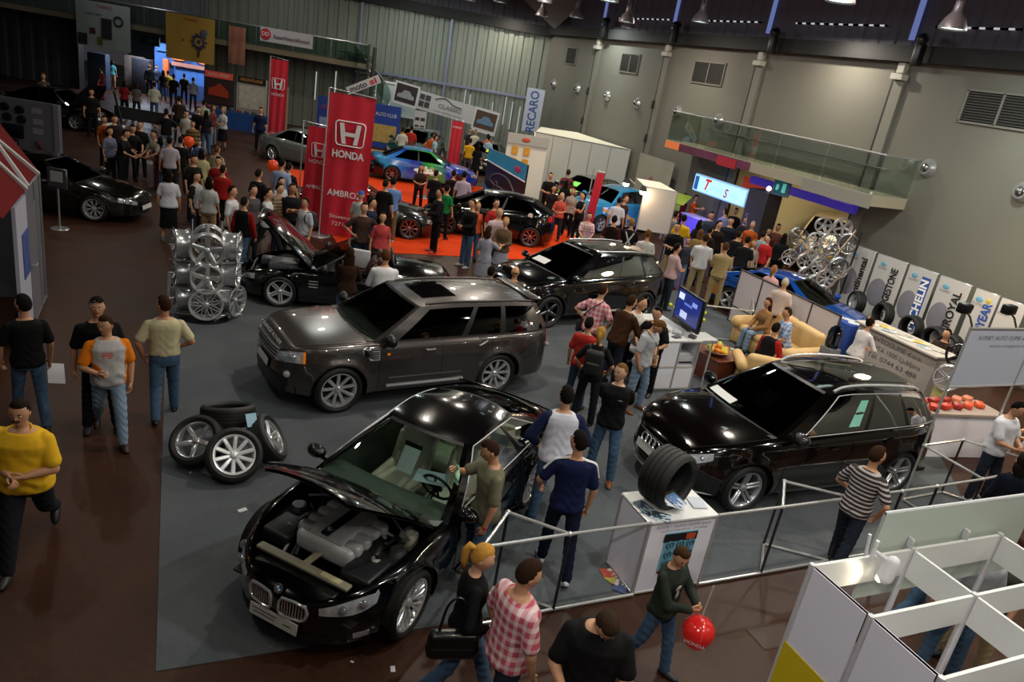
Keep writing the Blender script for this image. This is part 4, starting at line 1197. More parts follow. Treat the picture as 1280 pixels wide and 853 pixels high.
# ------------------------------------------------ the other cars
KIND = {
 'sedan': dict(L=4.66, W=1.80, wb=2.70, fo=.92, R=.32, rim=.225, tw=.21, sill=.19, belt=[(-2.33, .84), (-2.1, .95), (-1.2, .95), (0, .92), (.9, .89), (1.6, .80), (2.2, .68), (2.33, .56)], crown=[(-2.33, .01), (.9, .09), (2, .06), (2.33, .01)],
  plan=(5, 2.5), planr=(6, 2.7), cowl=1.05, rear=-1.60, A=(1.0, .20), C=(-.85, -1.62), roof=[(-.9, 1.34), (-.3, 1.39), (.2, 1.35)], wr=.56, panes=((.09, .47), (.50, .88)), doors=(('door', -.10, .90), ('rear_door', -1.0, -.10))),
 'hatch': dict(L=4.25, W=1.77, wb=2.63, fo=.86, R=.325, rim=.235, tw=.21, sill=.19, belt=[(-2.125, 1.02), (-1.9, 1.08), (-.8, 1.03), (0, .96), (.95, .90), (1.6, .78), (2.0, .66), (2.125, .56)], crown=[(-2.1, .01), (.9, .10), (1.9, .07), (2.12, .01)],
  plan=(4.5, 2.3), planr=(6, 2.8), cowl=1.05, rear=-1.9, A=(1.10, .15), C=(-1.25, -1.98), roof=[(-1.3, 1.36), (-.6, 1.43), (.1, 1.40)], wr=.55, panes=((.10, .46), (.49, .86)), doors=(('door', -.15, .90), ('rear_door', -.95, -.15))),
 'suv': dict(L=4.80, W=1.92, wb=2.86, fo=.92, R=.37, rim=.265, tw=.25, sill=.26, belt=[(-2.4, 1.0), (-2.2, 1.10), (-1, 1.09), (.9, 1.05), (1.7, .98), (2.2, .84), (2.4, .68)], crown=[(-2.4, .01), (.9, .09), (2, .08), (2.4, .02)],
  plan=(5, 2.5), planr=(6.5, 2.9), cowl=1.05, rear=-2.15, A=(1.08, .15), C=(-1.75, -2.28), roof=[(-1.8, 1.50), (-1, 1.57), (0, 1.58), (.15, 1.54)], wr=.61, panes=((.11, .44), (.465, .70), (.725, .94)), doors=(('door', -.08, .95), ('rear_door', -1.08, -.08))),
 'coupe': dict(L=4.65, W=1.80, wb=2.70, fo=.90, R=.33, rim=.25, tw=.22, sill=.17, belt=[(-2.32, .82), (-2.1, .92), (-1.2, .93), (0, .89), (.9, .85), (1.6, .76), (2.15, .64), (2.32, .52)], crown=[(-2.32, .01), (.9, .09), (2, .06), (2.32, .01)],
  plan=(5, 2.4), planr=(5, 2.5), cowl=1.0, rear=-1.75, A=(.95, .10), C=(-.85, -1.78), roof=[(-.9, 1.23), (-.3, 1.285), (.1, 1.26)], wr=.55, panes=((.10, .58), (.62, .87)), doors=(('door', -.60, .86),)),
 'roadster': dict(L=4.35, W=1.79, wb=2.48, fo=.85, R=.325, rim=.245, tw=.22, sill=.16, belt=[(-2.17, .76), (-2.0, .86), (-1, .88), (0, .84), (.6, .82), (1.3, .76), (1.95, .62), (2.17, .48)], crown=[(-2.17, .01), (-1.2, .07), (.7, .08), (1.8, .06), (2.17, .01)],
  plan=(5, 2.4), planr=(5, 2.5), cowl=.72, rear=-.95, A=(.66, -.02), C=(-.85, -.95), roof=[(-1, 1.2), (0, 1.22)], wr=.56, panes=(), doors=(('door', -.62, .55),)),
 'retro': dict(L=4.29, W=1.72, wb=2.62, fo=.80, R=.33, rim=.235, tw=.21, sill=.20, belt=[(-2.14, .92), (-1.9, 1.04), (0, 1.05), (.8, 1.04), (1.5, .98), (1.95, .82), (2.14, .60)], crown=[(-2.1, .01), (.8, .12), (1.8, .10), (2.12, .02)],
  plan=(3.6, 2.2), planr=(5, 2.6), cowl=.86, rear=-1.85, A=(.82, .25), C=(-1.35, -1.98), roof=[(-1.4, 1.46), (-.5, 1.55), (.25, 1.48)], wr=.57, panes=((.08, .42), (.46, .70), (.74, .93)), doors=(('door', -.1, .8), ('rear_door', -.9, -.1))),
 'van': dict(L=4.9, W=1.90, wb=2.95, fo=.90, R=.34, rim=.22, tw=.21, sill=.26, belt=[(-2.45, 1.12), (-2, 1.16), (1.1, 1.14), (1.9, 1.08), (2.3, .98), (2.45, .80)], crown=[(-2.4, .01), (1, .08), (2.2, .06), (2.45, .01)],
  plan=(5, 2.6), planr=(8, 3.2), cowl=1.30, rear=-2.25, A=(1.36, .62), C=(-2.05, -2.38), roof=[(-2.1, 1.80), (-1, 1.86), (.6, 1.80)], wr=.70, panes=((.08, .34), (.38, .62), (.66, .95)), doors=(('door', .1, 1.15), ('rear_door', -1.0, .1))),
}
def simple_car(label, x, y, ang, kind, paint, rim=('star', 5), metal=ALLOY, gl=GLSDARK, hood=None, seats=None, lights=True, trim=None, doorcol=None, roofmat=None, handles=True, wheelsonly=False, side_ref=None, plate=True, wheelscale=1.0, name='car', cat='car', group=None):
 """side_ref=(axle, side): x, y is then where that wheel touches the floor"""
 k = dict(KIND[kind]); panes = k.pop('panes'); doors = k.pop('doors')
 c = Car(res=0, **k)
 if side_ref:
  ax, sg = side_ref; f = Vector((cos(radians(ang)), sin(radians(ang)))); l = Vector((-f.y, f.x))
  o = Vector((x, y)) - f * (c.xF if ax == 'f' else c.xR) - l * sg * (c.W / 2 - c.tw / 2); x, y = o
 r = car_root(label, x, y, ang, cat, group, name)
 ho = None
 if hood: ho = (c.cowl, c.belt_z(c.cowl) + .06, radians(hood))
 c.shell(r, paint, doors=doors, hood_open=ho, lid=kind in ('sedan', 'coupe', 'roadster'), doorcol=doorcol)
 if kind != 'roadster':
  c.cabin(r, paint, gl, panes=panes, trim=trim, roofmat=roofmat)
 else:
  fr = MB(); 
  for v in np.linspace(-1, 1, 9): pass
  Gp = [[c.ws_pt(v, t, False) for t in np.linspace(0, 1, 6)] for v in np.linspace(-1, 1, 11)]
  q = MB(); q.grid(Gp); q.obj('windshield', glass('6d7c78', .12), r, angle=60)
  pts = [c.ws_pt(-1, t, False) for t in np.linspace(0, 1, 6)] + [c.ws_pt(v, 1, False) for v in np.linspace(-1, 1, 9)] + [c.ws_pt(1, t, False) for t in np.linspace(1, 0, 6)]
  fr.tube(pts, .025, 6); fr.obj('windshield_frame', BLKPLAST, r)
  for sg in (1, -1):
   q = MB(); q.tube(bez([(c.rear + .05, sg * .15, .84), (c.rear + .1, sg * .15, 1.10), (c.rear + .1, sg * .52, 1.10), (c.rear + .05, sg * .54, .84)]), .03, 8); q.obj('roll_hoop', BLKPLAST, r)
 if seats: c.seats(r, seats, -.15 if kind == 'roadster' else 0, z=.30 if kind in ('roadster', 'coupe') else .42, rear=kind != 'roadster', top=.5 if kind == 'roadster' else .58)
 else:
  q = MB(); q.box(((c.cowl + c.rear) / 2, 0, c.sill + .1), (c.cowl - c.rear - .1, c.W * .66, .06)); q.rbox((-.3, 0, c.belt_z(0) - .12), (.9, c.W * .62, .12), .05); q.rbox((-.6, 0, c.belt_z(0) + .02), (.2, c.W * .6, .5), .08); q.obj('interior', BLKMATTE, r)
 if hood:
  q = MB(); L1 = c.L / 2 - .25; q.box(((c.cowl + L1) / 2, 0, .45), (L1 - c.cowl, 1.15, .03)); q.box((c.cowl, 0, .62), (.03, 1.3, .36)); q.box((L1, 0, .5), (.03, 1.0, .2)); q.obj('engine_bay', BLKPLAST, r)
  q = MB(); q.rbox(((c.cowl + L1) / 2, 0, .64), (.6, .6, .2), .06); q.rbox((c.cowl + .35, .42, .62), (.3, .25, .16), .04); q.rbox((L1 - .25, -.38, .60), (.3, .25, .16), .04); q.obj('engine', mat('6c6e72', .4, .4), r)
 c.wheels(r, rim, metal)
 c.mirror(r, paint if kind != 'roadster' else BLKPLAST, c.A[0] - .18)
 if handles: c.handles(r, CHROME if trim else paint, [d[1] + .14 for d in doors], .80)
 if lights:
  headlights(c, r, .84, .975, .70, .92)
  for sg in (1, -1): c.patch(r, 'tail_light', TAILRED, -.985, -.88, .74, .93, sg, .012, 6, 5)
  c.nose_panel(r, 'grille', BLKPLAST, -.38, .38, .40, .52, 1, .012, (7, 4))
  c.nose_panel(r, 'bumper_intake', BLKMATTE, -.55, .55, c.sill + .04, .34, 1, .012, (7, 3))
 if plate: c.plate(r, 1, .38, .50, .11); c.plate(r, -1, .62 if kind != 'suv' else .8, .50, .11)
 return r, c
def graphic_paint():
 """blue to cyan body colour with a green sweep, banded along the length of the car"""
 m, nt, out = _nt('wrap_blue_green'); b = N(nt, 'ShaderNodeBsdfPrincipled'); b.inputs['Roughness'].default_value = .2; b.inputs['Coat Weight'].default_value = 1
 tc = N(nt, 'ShaderNodeTexCoord'); nz = N(nt, 'ShaderNodeTexNoise'); nz.inputs['Scale'].default_value = 1.3
 sp = N(nt, 'ShaderNodeSeparateXYZ'); nt.links.new(tc.outputs['Object'], sp.inputs[0]); nt.links.new(tc.outputs['Object'], nz.inputs['Vector'])
 a = N(nt, 'ShaderNodeMath', operation='MULTIPLY_ADD'); a.inputs[1].default_value = .22; a.inputs[2].default_value = .30; nt.links.new(sp.outputs['X'], a.inputs[0])
 z = N(nt, 'ShaderNodeMath', operation='MULTIPLY_ADD'); z.inputs[1].default_value = .18; nt.links.new(sp.outputs['Z'], z.inputs[0]); nt.links.new(a.outputs[0], z.inputs[2])
 q = N(nt, 'ShaderNodeMath', operation='MULTIPLY_ADD'); q.inputs[1].default_value = .35; nt.links.new(nz.outputs['Fac'], q.inputs[0]); nt.links.new(z.outputs[0], q.inputs[2])
 cr = N(nt, 'ShaderNodeValToRGB'); cr.color_ramp.interpolation = 'EASE'
 el = cr.color_ramp.elements; el[0].position = .05; el[0].color = rgba('050507'); el[1].position = .95; el[1].color = rgba('1d35a8')
 for p, c in ((.16, '0a0a10'), (.24, '2f8fc4'), (.40, '2a6fc0'), (.52, '1c2f9c'), (.62, '1f7a3c'), (.74, '2f9a3a'), (.84, '1d35a8')):
  e = el.new(p); e.color = rgba(c)
 nt.links.new(q.outputs[0], cr.inputs[0]); nt.links.new(cr.outputs[0], b.inputs['Base Color']); nt.links.new(b.outputs[0], out.inputs[0])
 return m
def paint(c, metal=0.0, rough=.14): return mat(c, rough, metal, coat=1.0, noise=.04, scale=300)
def build_other_cars():
 Ctan = mat('5d4a3a', .6)
 p = G(349, 383)
 r, c = simple_car('black open roadster with its bonnet raised and silver five-spoke wheels, left of the red flag', p.x, p.y, 168, 'roadster', PAINT_BLK, ('twin', 5), ALLOY, hood=50, seats=mat('3b1712', .6), side_ref=('f', 1))
 for sg in (1, -1):
  for i in range(3):
   q = MB(); z = .50 + i * .06; q.tube([(.78, sg * (c.W / 2 + .001), z), (.60, sg * (c.W / 2 + .001), z)], .012, 5); q.obj('wing_gill', ALLOY, r)
 p = G(680, 409)
 r, c = simple_car('black SUV with a white card in its windscreen, beyond the dark grey estate', p.x, p.y, 192, 'suv', PAINT_BLK, ('star', 5), mat('6f7074', .25, 1), glass('131816', .12), trim=None, seats=mat('2b2825', .6), side_ref=('f', 1))
 q = MB(); q.grid([[c.ws_pt(v, t, False) + np.array([.012, 0, .014]) for t in (.12, .30)] for v in np.linspace(-.05, .62, 8)]); q.obj('windscreen_card', mat('cfcfcf', .5), r)
 for z in (.50, .56, .62): 
  q = MB(); q.tube([c.nose(y, z, 1, .02) for y in np.linspace(-.42, .42, 9)], .016, 6); q.obj('grille_bar', CHROME, r)
 for sg in (1, -1):
  q = MB(); q.tube([c.side(u, .10, sg) + np.array([0, sg * .05, 0]) for u in np.linspace(.30, -.22, 8)], .035, 8); q.obj('side_step', STEEL, r)
  q = MB(); q.tube([c.roof_pt(t, sg * .92) + np.array([0, 0, .03]) for t in np.linspace(.06, .97, 12)], .018, 6); q.obj('roof_rail', STEEL, r)
 p = G(660, 309)
 r, c = simple_car('black five-door hatchback with its red-lit tail to the right, on the orange carpet', p.x, p.y, 157, 'hatch', PAINT_BLK, ('blade', 8), mat('b08884', .25, .9), side_ref=('r', 1))
 c.nose_panel(r, 'tail_light_bar', mat('7a1418', .2, coat=1, emit=.5), -.55, .55, .82, .90, -1, .02, (9, 3))
 q = MB(); q.lathe([(0, .012), (.075, .012), (.08, 0), (0, 0)], 16, M=Tm(*(c.side(-.60, .82, 1)), rx=-pi / 2)); q.obj('fuel_cap', mat('c9c0b4', .3), r)
 p = G(510, 299)
 r, c = simple_car('dark grey open two-seat sports car on the orange carpet in front of the table', p.x, p.y, -14, 'roadster', paint('2e2b2d', .5), ('blade', 9), mat('a08a88', .25, .9), seats=mat('3a2420', .6), side_ref=('f', -1))
 p = G(480, 226)
 r, c = simple_car('saloon wrapped in blue, cyan and green graphics, beside the round table', p.x + .3, p.y, -12, 'sedan', graphic_paint(), ('swirl', 7), mat('a87c78', .3, .8), side_ref=('r', -1), roofmat=paint('2a6fb8'))
 lettering('HYBRID', BADGEWHITE, r, Matrix.Translation((.1, -(c.W / 2 + .004), .52)) @ XZ, size=.20, fit=.85, shear=.25)
 p = G(354, 205)
 simple_car('silver four-door saloon half hidden behind the red flags', p.x - .35, p.y + .5, -46, 'sedan', paint('8d938f', .6, .2), ('blade', 7), side_ref=('r', -1))
 p = G(119, 277)
 r, c = simple_car('long black coupe with a brown-glinting bonnet, beside the notice stand', p.x, p.y, -22, 'coupe', paint('120d0a', .2), ('vee', 8), ALLOY, side_ref=('f', -1))
 P = Vector((-6.3, 28.6)); simple_car('black saloon with red tail lights behind the exhaust display board', P.x, P.y, 105, 'sedan', PAINT_BLK, ('star', 5))
 P = WP(-22.8, 29.2); simple_car('dark blue car parked by the corrugated wall, far left', P.x, P.y, -40, 'hatch', paint('0b1830', .4), ('star', 5))
 P = WP(-19.9, 30.8); simple_car('black car with its bonnet propped open by the corrugated wall', P.x, P.y, -35, 'sedan', PAINT_BLK, ('star', 5), hood=60)
 P = WP(-6.2, 37.0); r, c = simple_car('dark green off-road car with black bonnet and yellow sticker, under the projection screen', P.x, P.y, 235, 'suv', paint('15403a', .3), ('star', 6), seats=None)
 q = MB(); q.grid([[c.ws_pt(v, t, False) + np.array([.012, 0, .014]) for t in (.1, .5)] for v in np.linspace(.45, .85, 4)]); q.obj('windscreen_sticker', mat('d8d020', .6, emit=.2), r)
 P = WP(-2.9, 38.7); r, c = simple_car('black car with pale windscreen frame behind the orange pillar banner', P.x, P.y, 240, 'sedan', paint('0d1210'), ('star', 5), trim=CHROME)
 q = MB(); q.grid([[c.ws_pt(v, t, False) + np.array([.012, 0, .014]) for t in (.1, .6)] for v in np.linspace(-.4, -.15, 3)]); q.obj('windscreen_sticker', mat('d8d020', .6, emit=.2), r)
 p = G(747, 291)
 blue = paint('2c86b4')
 r, c = simple_car('bright blue retro hatchback with yellow flame along its side', p.x, p.y, 198, 'retro', blue, ('twin', 5), ALLOY, side_ref=('f', 1))
 YF = mat('d8a81c', .2, coat=1.0)
 for sg in (1, -1): c.patch(r, 'flame_graphic', YF, .62, -.30, .2, .6, sg, .012, 14, 5, shape=lambda a: (.30 + .10 * a, .86 - .42 * a - .10 * sin(a * 9)))
 P = Vector((15.6, 27.3)); r, c = simple_car('black show car with lime and yellow stripes on its bonnet, behind the blue retro car', P.x, P.y, 205, 'hatch', PAINT_BLK, ('star', 5))
 lime = mat('9ac832', .3, coat=1)
 q = MB(); q.grid([[c.top(u, v) + np.array([0, 0, .006]) for v in np.linspace(-.3, .6, 6)] for u in np.linspace(.55, .86, 7)], flip=True); q.obj('bonnet_stripe', lime, r)
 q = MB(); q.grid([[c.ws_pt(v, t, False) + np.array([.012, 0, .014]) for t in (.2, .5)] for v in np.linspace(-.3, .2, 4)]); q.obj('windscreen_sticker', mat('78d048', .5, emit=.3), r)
 simple_car('cream off-road van parked inside the lit alcove', 22.5, 20.6, 215, 'van', paint('a3957a'), ('star', 5), gl=glass('141a18', .12))
 r, c = simple_car('shiny blue coupe behind the white partition panels', 14.75, 14.1, -70, 'coupe', paint('12489c', .3), ('star', 5))
 for sg in (1, -1): c.patch(r, 'race_graphic', mat('e08a1c', .3, coat=1), -.72, -.97, .2, .9, sg, .014, 8, 6)
# ---------------------------------------------------------------- the hall
def floor_mat():
 m, nt, out = _nt('sealed_brown_floor'); b = N(nt, 'ShaderNodeBsdfPrincipled'); b.inputs['Roughness'].default_value = .42; b.inputs['Specular IOR Level'].default_value = .25
 tc = N(nt, 'ShaderNodeTexCoord'); n1 = N(nt, 'ShaderNodeTexNoise'); n1.inputs['Scale'].default_value = .7; n1.inputs['Detail'].default_value = 6
 n2 = N(nt, 'ShaderNodeTexNoise'); n2.inputs['Scale'].default_value = 14; n2.inputs['Detail'].default_value = 4
 for n in (n1, n2): nt.links.new(tc.outputs['Object'], n.inputs['Vector'])
 mx = N(nt, 'ShaderNodeMix', data_type='RGBA'); mx.inputs[6].default_value = rgba('2e1a12'); mx.inputs[7].default_value = rgba('50301f')
 nt.links.new(n1.outputs['Fac'], mx.inputs[0])
 m2 = N(nt, 'ShaderNodeMix', data_type='RGBA', blend_type='MULTIPLY'); m2.inputs[0].default_value = .55
 nt.links.new(mx.outputs[2], m2.inputs[6]); nt.links.new(n2.outputs['Fac'], m2.inputs[7])
 nt.links.new(m2.outputs[2], b.inputs['Base Color'])
 ma = N(nt, 'ShaderNodeMath', operation='MULTIPLY_ADD'); ma.inputs[1].default_value = .35; ma.inputs[2].default_value = .30; nt.links.new(n1.outputs['Fac'], ma.inputs[0]); nt.links.new(ma.outputs[0], b.inputs['Roughness'])
 nt.links.new(b.outputs[0], out.inputs[0]); return m
def carpet_mat(c0, c1):
 m, nt, out = _nt('carpet_' + c0); b = N(nt, 'ShaderNodeBsdfPrincipled'); b.inputs['Roughness'].default_value = .95; b.inputs['Specular IOR Level'].default_value = .1
 tc = N(nt, 'ShaderNodeTexCoord'); n1 = N(nt, 'ShaderNodeTexNoise'); n1.inputs['Scale'].default_value = 55; n1.inputs['Detail'].default_value = 2
 n2 = N(nt, 'ShaderNodeTexNoise'); n2.inputs['Scale'].default_value = .8; n2.inputs['Detail'].default_value = 5
 for n in (n1, n2): nt.links.new(tc.outputs['Object'], n.inputs['Vector'])
 ad = N(nt, 'ShaderNodeMath', operation='MULTIPLY_ADD'); ad.inputs[1].default_value = .45; nt.links.new(n1.outputs['Fac'], ad.inputs[0])
 mu = N(nt, 'ShaderNodeMath', operation='MULTIPLY'); mu.inputs[1].default_value = .6; nt.links.new(n2.outputs['Fac'], mu.inputs[0]); nt.links.new(mu.outputs[0], ad.inputs[2])
 mx = N(nt, 'ShaderNodeMix', data_type='RGBA'); mx.inputs[6].default_value = rgba(c0); mx.inputs[7].default_value = rgba(c1); nt.links.new(ad.outputs[0], mx.inputs[0])
 bp = N(nt, 'ShaderNodeBump'); bp.inputs['Strength'].default_value = .4; bp.inputs['Distance'].default_value = .01; nt.links.new(n1.outputs['Fac'], bp.inputs['Height']); nt.links.new(bp.outputs[0], b.inputs['Normal'])
 nt.links.new(mx.outputs[2], b.inputs['Base Color']); nt.links.new(b.outputs[0], out.inputs[0]); return m
def corrugated(p0, p1, z0, z1, m, name, pitch=.55, depth=.09, flip=False, ztop=None):
 """sheet of trapezoid ribs from p0 to p1"""
 p0 = np.array([p0[0], p0[1]]); p1 = np.array([p1[0], p1[1]]); d = p1 - p0; L = np.linalg.norm(d); d = d / L; n = np.array([d[1], -d[0]])
 if flip: n = -n
 pts = []; x = 0.0
 while x < L:
  for f, o in ((0, 0), (.35, 0), (.45, 1), (.90, 1)):
   if x + f * pitch <= L: pts.append((x + f * pitch, o * depth))
  x += pitch
 pts.append((L, 0)); Gp = []
 for a, o in pts:
  q = p0 + d * a + n * o; zt = z1 if ztop is None else z1 + (ztop - z1) * a / L
  Gp.append([(q[0], q[1], z0), (q[0], q[1], zt)])
 o = MB().grid(Gp).obj(name, m, smooth=False); return struct(o)
XR = 18.5; DW = 43.6
rzW = -radians(YAW)     # the far wall runs square to the photographer
def build_room():
 f = MB().box((0, 28, -.06), (90, 90, .12)).obj('floor', floor_mat(), smooth=False); struct(f)
 c = MB().prism([(-.14, 5.4), (11.2, 5.4), (11.4, 6.3), (13.2, 8.4), (13.2, 16.6), (-.14, 16.6)], -.004, .008).obj('carpet', carpet_mat('3a3e42', '62666a'), smooth=False)
 tag(c, 'large grey carpet laid under the show cars in the foreground', 'carpet')
 c = MB().box((8.4, 24.9, .002), (8.8, 11.6, .012)).obj('carpet', carpet_mat('b8300c', 'e0481a'), smooth=False)
 tag(c, 'bright orange carpet under the cars of the flag stand', 'carpet')
 # ---- right wall with its pilasters
 wm = mat('66645b', .75, noise=.10, scale=.6)
 q = MB()
 q.box((XR + .1, 1.5, 3.7), (.2, 29.6, 7.4)); q.box((XR + .1, 31.0, 3.7), (.2, 17.6, 7.4)); q.box((XR + .1, 19.25, 5.4), (.2, 5.9, 4.0))
 struct(q.obj('wall_right', wm, smooth=False))
 colm = mat('6f6d64', .7, noise=.06); gap = mat('1b1b1a', .7); pale = mat('b5b3a8', .6)
 for i, y in enumerate((16.15, 22.05, 27.8, 33.7)):
  r = thing('wall_pilaster', ['flat grey wall pilaster at the right end of the glass balcony', 'flat grey wall pilaster behind the middle of the glass balcony', 'grey wall pilaster just left of the glass balcony', 'grey wall pilaster between the far pair of air nozzles'][i], 'pilaster', (XR, y, 0))
  r['kind'] = 'structure'
  MB().box((-.05, 0, 3.4), (.10, .34, 6.8)).obj('post', colm, r, smooth=False)
  MB().box((-.07, .20, 3.4), (.06, .07, 6.8)).obj('joint', gap, r, smooth=False)
  MB().rbox((-.14, 0, 6.62), (.26, .40, .16), .01, 1).obj('bracket', pale, r)
  MB().rbox((-.10, 0, 6.86), (.18, .24, .28), .01, 1).obj('bracket_cap', pale, r)
  if i > 1:
   for z in (3.2, 4.6): MB().rbox((-.12, .2, z), (.14, .12, .34), .02, 1).obj('clamp', gap, r)
 # ---- far wall, metal sheet
 wall = mat('767b72', .55, .15, noise=.12, scale=.35)
 corrugated(WP(-19.7, DW), WP(-.25, DW), 0, 7.3, wall, 'wall_far', .55, .09, ztop=7.1)
 corrugated(WP(-34, DW), WP(-27.0, DW), 0, 3.7, mat('3c3e42', .6, .2, noise=.15, scale=.5), 'wall_far_left', .75, .12)  # light falling off to the left is put into this darker colour
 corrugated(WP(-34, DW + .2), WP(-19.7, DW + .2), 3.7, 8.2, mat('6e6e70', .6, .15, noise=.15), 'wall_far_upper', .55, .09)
 r = MB().box((0, 0, 1.85), (.5, .5, 3.7)).obj('trim_opening_post', mat('0e0e10', .6), M=Tm(*WP(-26.9, DW - .2), rz=rzW)); struct(r)
 steelblue = mat('7e86a0', .4, .5)
 for k, (lat, z0, z1) in enumerate(((-6.1, 0, 7.0), (-.35, 0, 7.1), (-11.0, 0, 7.3))):
  o = MB().rbox((0, -.12, (z0 + z1) / 2), (.12, .12, z1 - z0), .01, 1).obj('trim_post_%d' % (k + 1), steelblue, M=Tm(*WP(lat, DW - .1), rz=rzW)); struct(o)
 o = MB().rbox((0, 0, 0), (15.5, .08, .14), .01, 1).obj('trim_rail', steelblue, M=Tm(*WP(-5.0 - 1.6, DW - .22, 3.62), rz=rzW)); struct(o)
 for i, lat in enumerate((-4.9, -4.6, -3.3, -2.6, -2.2, -1.75, -1.4, -12.2, -13.3, -9.9, -8.8, -8.2)):
  o = MB().box((0, 0, 0), (.05, .02, 1.5)).obj('window_%d' % (i + 1), emis('dfe6e0', .55), M=Tm(*WP(lat, DW - .14, 2.75 - (i % 3) * .2), rz=rzW)); struct(o)
 # ---- upper walls and roof
 o = MB().box((XR - .1, 20, 7.22), (.5, 46, .42)).obj('trim_beam_right', mat('0a0b0b', .7), smooth=False); struct(o)
 o = MB().box((0, 0, 7.4), (34, .6, .5)).obj('trim_beam_far', mat('0a0b0b', .7), M=Tm(*WP(-17.0, DW - .1), rz=rzW, ry=radians(.9))); struct(o)
 deck = mat('55515a', .75, .1, noise=.10, scale=.4)
 corrugated((XR + .1, -8), (XR + .1, 41), 7.4, 11.5, deck, 'wall_right_upper', .6, .05, flip=True)
 corrugated(WP(-34, DW + .1), WP(0, DW + .1), 7.2, 11.5, deck, 'wall_far_top', .6, .05)
 struct(MB().box((0, 20, 11.6), (70, 80, .2)).obj('ceiling', mat('1a191c', .8, noise=.2, scale=.4), smooth=False))
 a, b, d = [at_depth(px, py, 41.5) for px, py in ((640, -14), (752, -14), (693, 36))]
 q = MB(); q.add([a, b, d], [(0, 1, 2)]); q.add([a + Vector((.1, .1, .1)), b + Vector((.1, .1, .1)), d + Vector((.1, .1, .1))], [(2, 1, 0)])
 struct(q.obj('trim_gusset', mat('7a7472', .7), smooth=False))
 sky = emis('7f8fd0', .55)
 for i, y in enumerate((33.75, 27.85, 22.1, 16.2)):
  struct(MB().box((XR - .02, y + .05, 9.4), (.06, .16, 3.6)).obj('window_strip_%d' % (i + 1), sky, smooth=False))
 m, nt, out = _nt('daylight_perforation'); e = N(nt, 'ShaderNodeEmission'); tc = N(nt, 'ShaderNodeTexCoord'); sp = N(nt, 'ShaderNodeSeparateXYZ'); nt.links.new(tc.outputs['Object'], sp.inputs[0])
 a = N(nt, 'ShaderNodeMath', operation='MULTIPLY'); a.inputs[1].default_value = 16; nt.links.new(sp.outputs['Y'], a.inputs[0]); s_ = N(nt, 'ShaderNodeMath', operation='SINE'); nt.links.new(a.outputs[0], s_.inputs[0])
 g_ = N(nt, 'ShaderNodeMath', operation='GREATER_THAN'); g_.inputs[1].default_value = .25; nt.links.new(s_.outputs[0], g_.inputs[0]); mu = N(nt, 'ShaderNodeMath', operation='MULTIPLY'); mu.inputs[1].default_value = .7; nt.links.new(g_.outputs[0], mu.inputs[0])
 nt.links.new(mu.outputs[0], e.inputs[1]); e.inputs[0].default_value = rgba('d8dae2'); nt.links.new(e.outputs[0], out.inputs[0])
 for i, (y0, y1) in enumerate(((9, 15.6), (17.2, 20.9), (22.6, 26.4), (28.2, 32.5))):
  struct(MB().box((XR - .02, (y0 + y1) / 2, 7.95), (.05, y1 - y0, .045)).obj('window_slot_%d' % (i + 1), m, smooth=False))
 # ---- air nozzles and vents of the right wall
 NZ = [(38.0, 4.6, 'farthest'), (35.2, 4.6, 'second'), (32.1, 4.55, 'third'), (29.4, 4.5, 'fourth'), (26.3, 4.5, 'fifth'), (23.6, 4.5, 'sixth'), (14.4, 4.42, 'seventh'), (11.7, 4.35, 'nearest')]
 for y, z, w in NZ:
  r = thing('air_nozzle', 'round chrome air nozzle on the right wall, %s counted from the far corner' % w if w not in ('nearest', 'farthest') else 'round chrome air nozzle on the right wall, the %s to the camera' % w, 'air nozzle', (XR, y, z), 0, 'air nozzles along the right wall')
  MB().lathe([(.25, 0), (.24, -.06), (.18, -.12), (.17, -.16), (.12, -.16), (.11, -.08)], 24, axis='x').obj('housing', STEEL, r)
  q = MB(); q.ball((-.10, 0, 0), (.13, .13, .13), 16, 10); q.obj('ball', mat('8d8d8a', .2, .9), r)
  MB().lathe([(0, -.215), (.065, -.215), (.075, -.19)], 16, axis='x', M=Tm(0, .02, .0, rz=.25)).obj('outlet', BLKMATTE, r)
 for i, (y, w, l) in enumerate(((36.5, 1.1, 'small square wall vent, farthest, close to the corner'), (30.7, 1.5, 'wall vent grille second from the far corner'), (24.9, 1.9, 'wall vent grille above the left end of the glass balcony'), (13.0, 2.0, 'wide double wall vent high at the right edge'))):
  r = thing('wall_vent', l, 'vent', (XR, y, 6.1), 0, 'vents high on the right wall')
  q = MB(); h = .78
  for z in (-h / 2, h / 2): q.box((-.03, 0, z), (.06, w + .06, .05))
  for yy in (-w / 2, w / 2) + ((0,) if w > 1.4 else ()): q.box((-.03, yy, 0), (.06, .05, h))
  q.obj('frame', mat('6c6a62', .5), r, smooth=False)
  q = MB(); q.box((-.005, 0, 0), (.01, w, h)); q.obj('backing', mat('1d1c1a', .8), r, smooth=False)
  q = MB()
  for k in range(11): q.box((-.03, 0, -h / 2 + .07 + k * .064), (.03, w, .018), M=None)
  q.obj('slats', mat('3e3c37', .5), r, smooth=False)
 # ---- glass balcony on the right wall
 r = thing('balcony', 'long balcony with green glass railing high on the right wall', 'balcony', (0, 0, 0)); r['kind'] = 'structure'
 x0 = 17.15
 MB().box(((x0 + XR) / 2, 19.7, 3.36), (XR - x0, 10.0, .30)).obj('deck', mat('9a927f', .7, noise=.1, scale=.8), r, smooth=False)
 MB().box((x0 - .02, 16.0, 3.32), (.05, 2.6, .36)).obj('fascia', mat('8a877e', .6), r, smooth=False)
 gl = glass('eef5f0', .10)
 for k in range(5):
  a = 14.75 + k * 2.0
  MB().box((x0 + .04, a + .99, 4.02), (.02, 1.96, 1.06)).obj('glass_panel', gl, r, smooth=False)
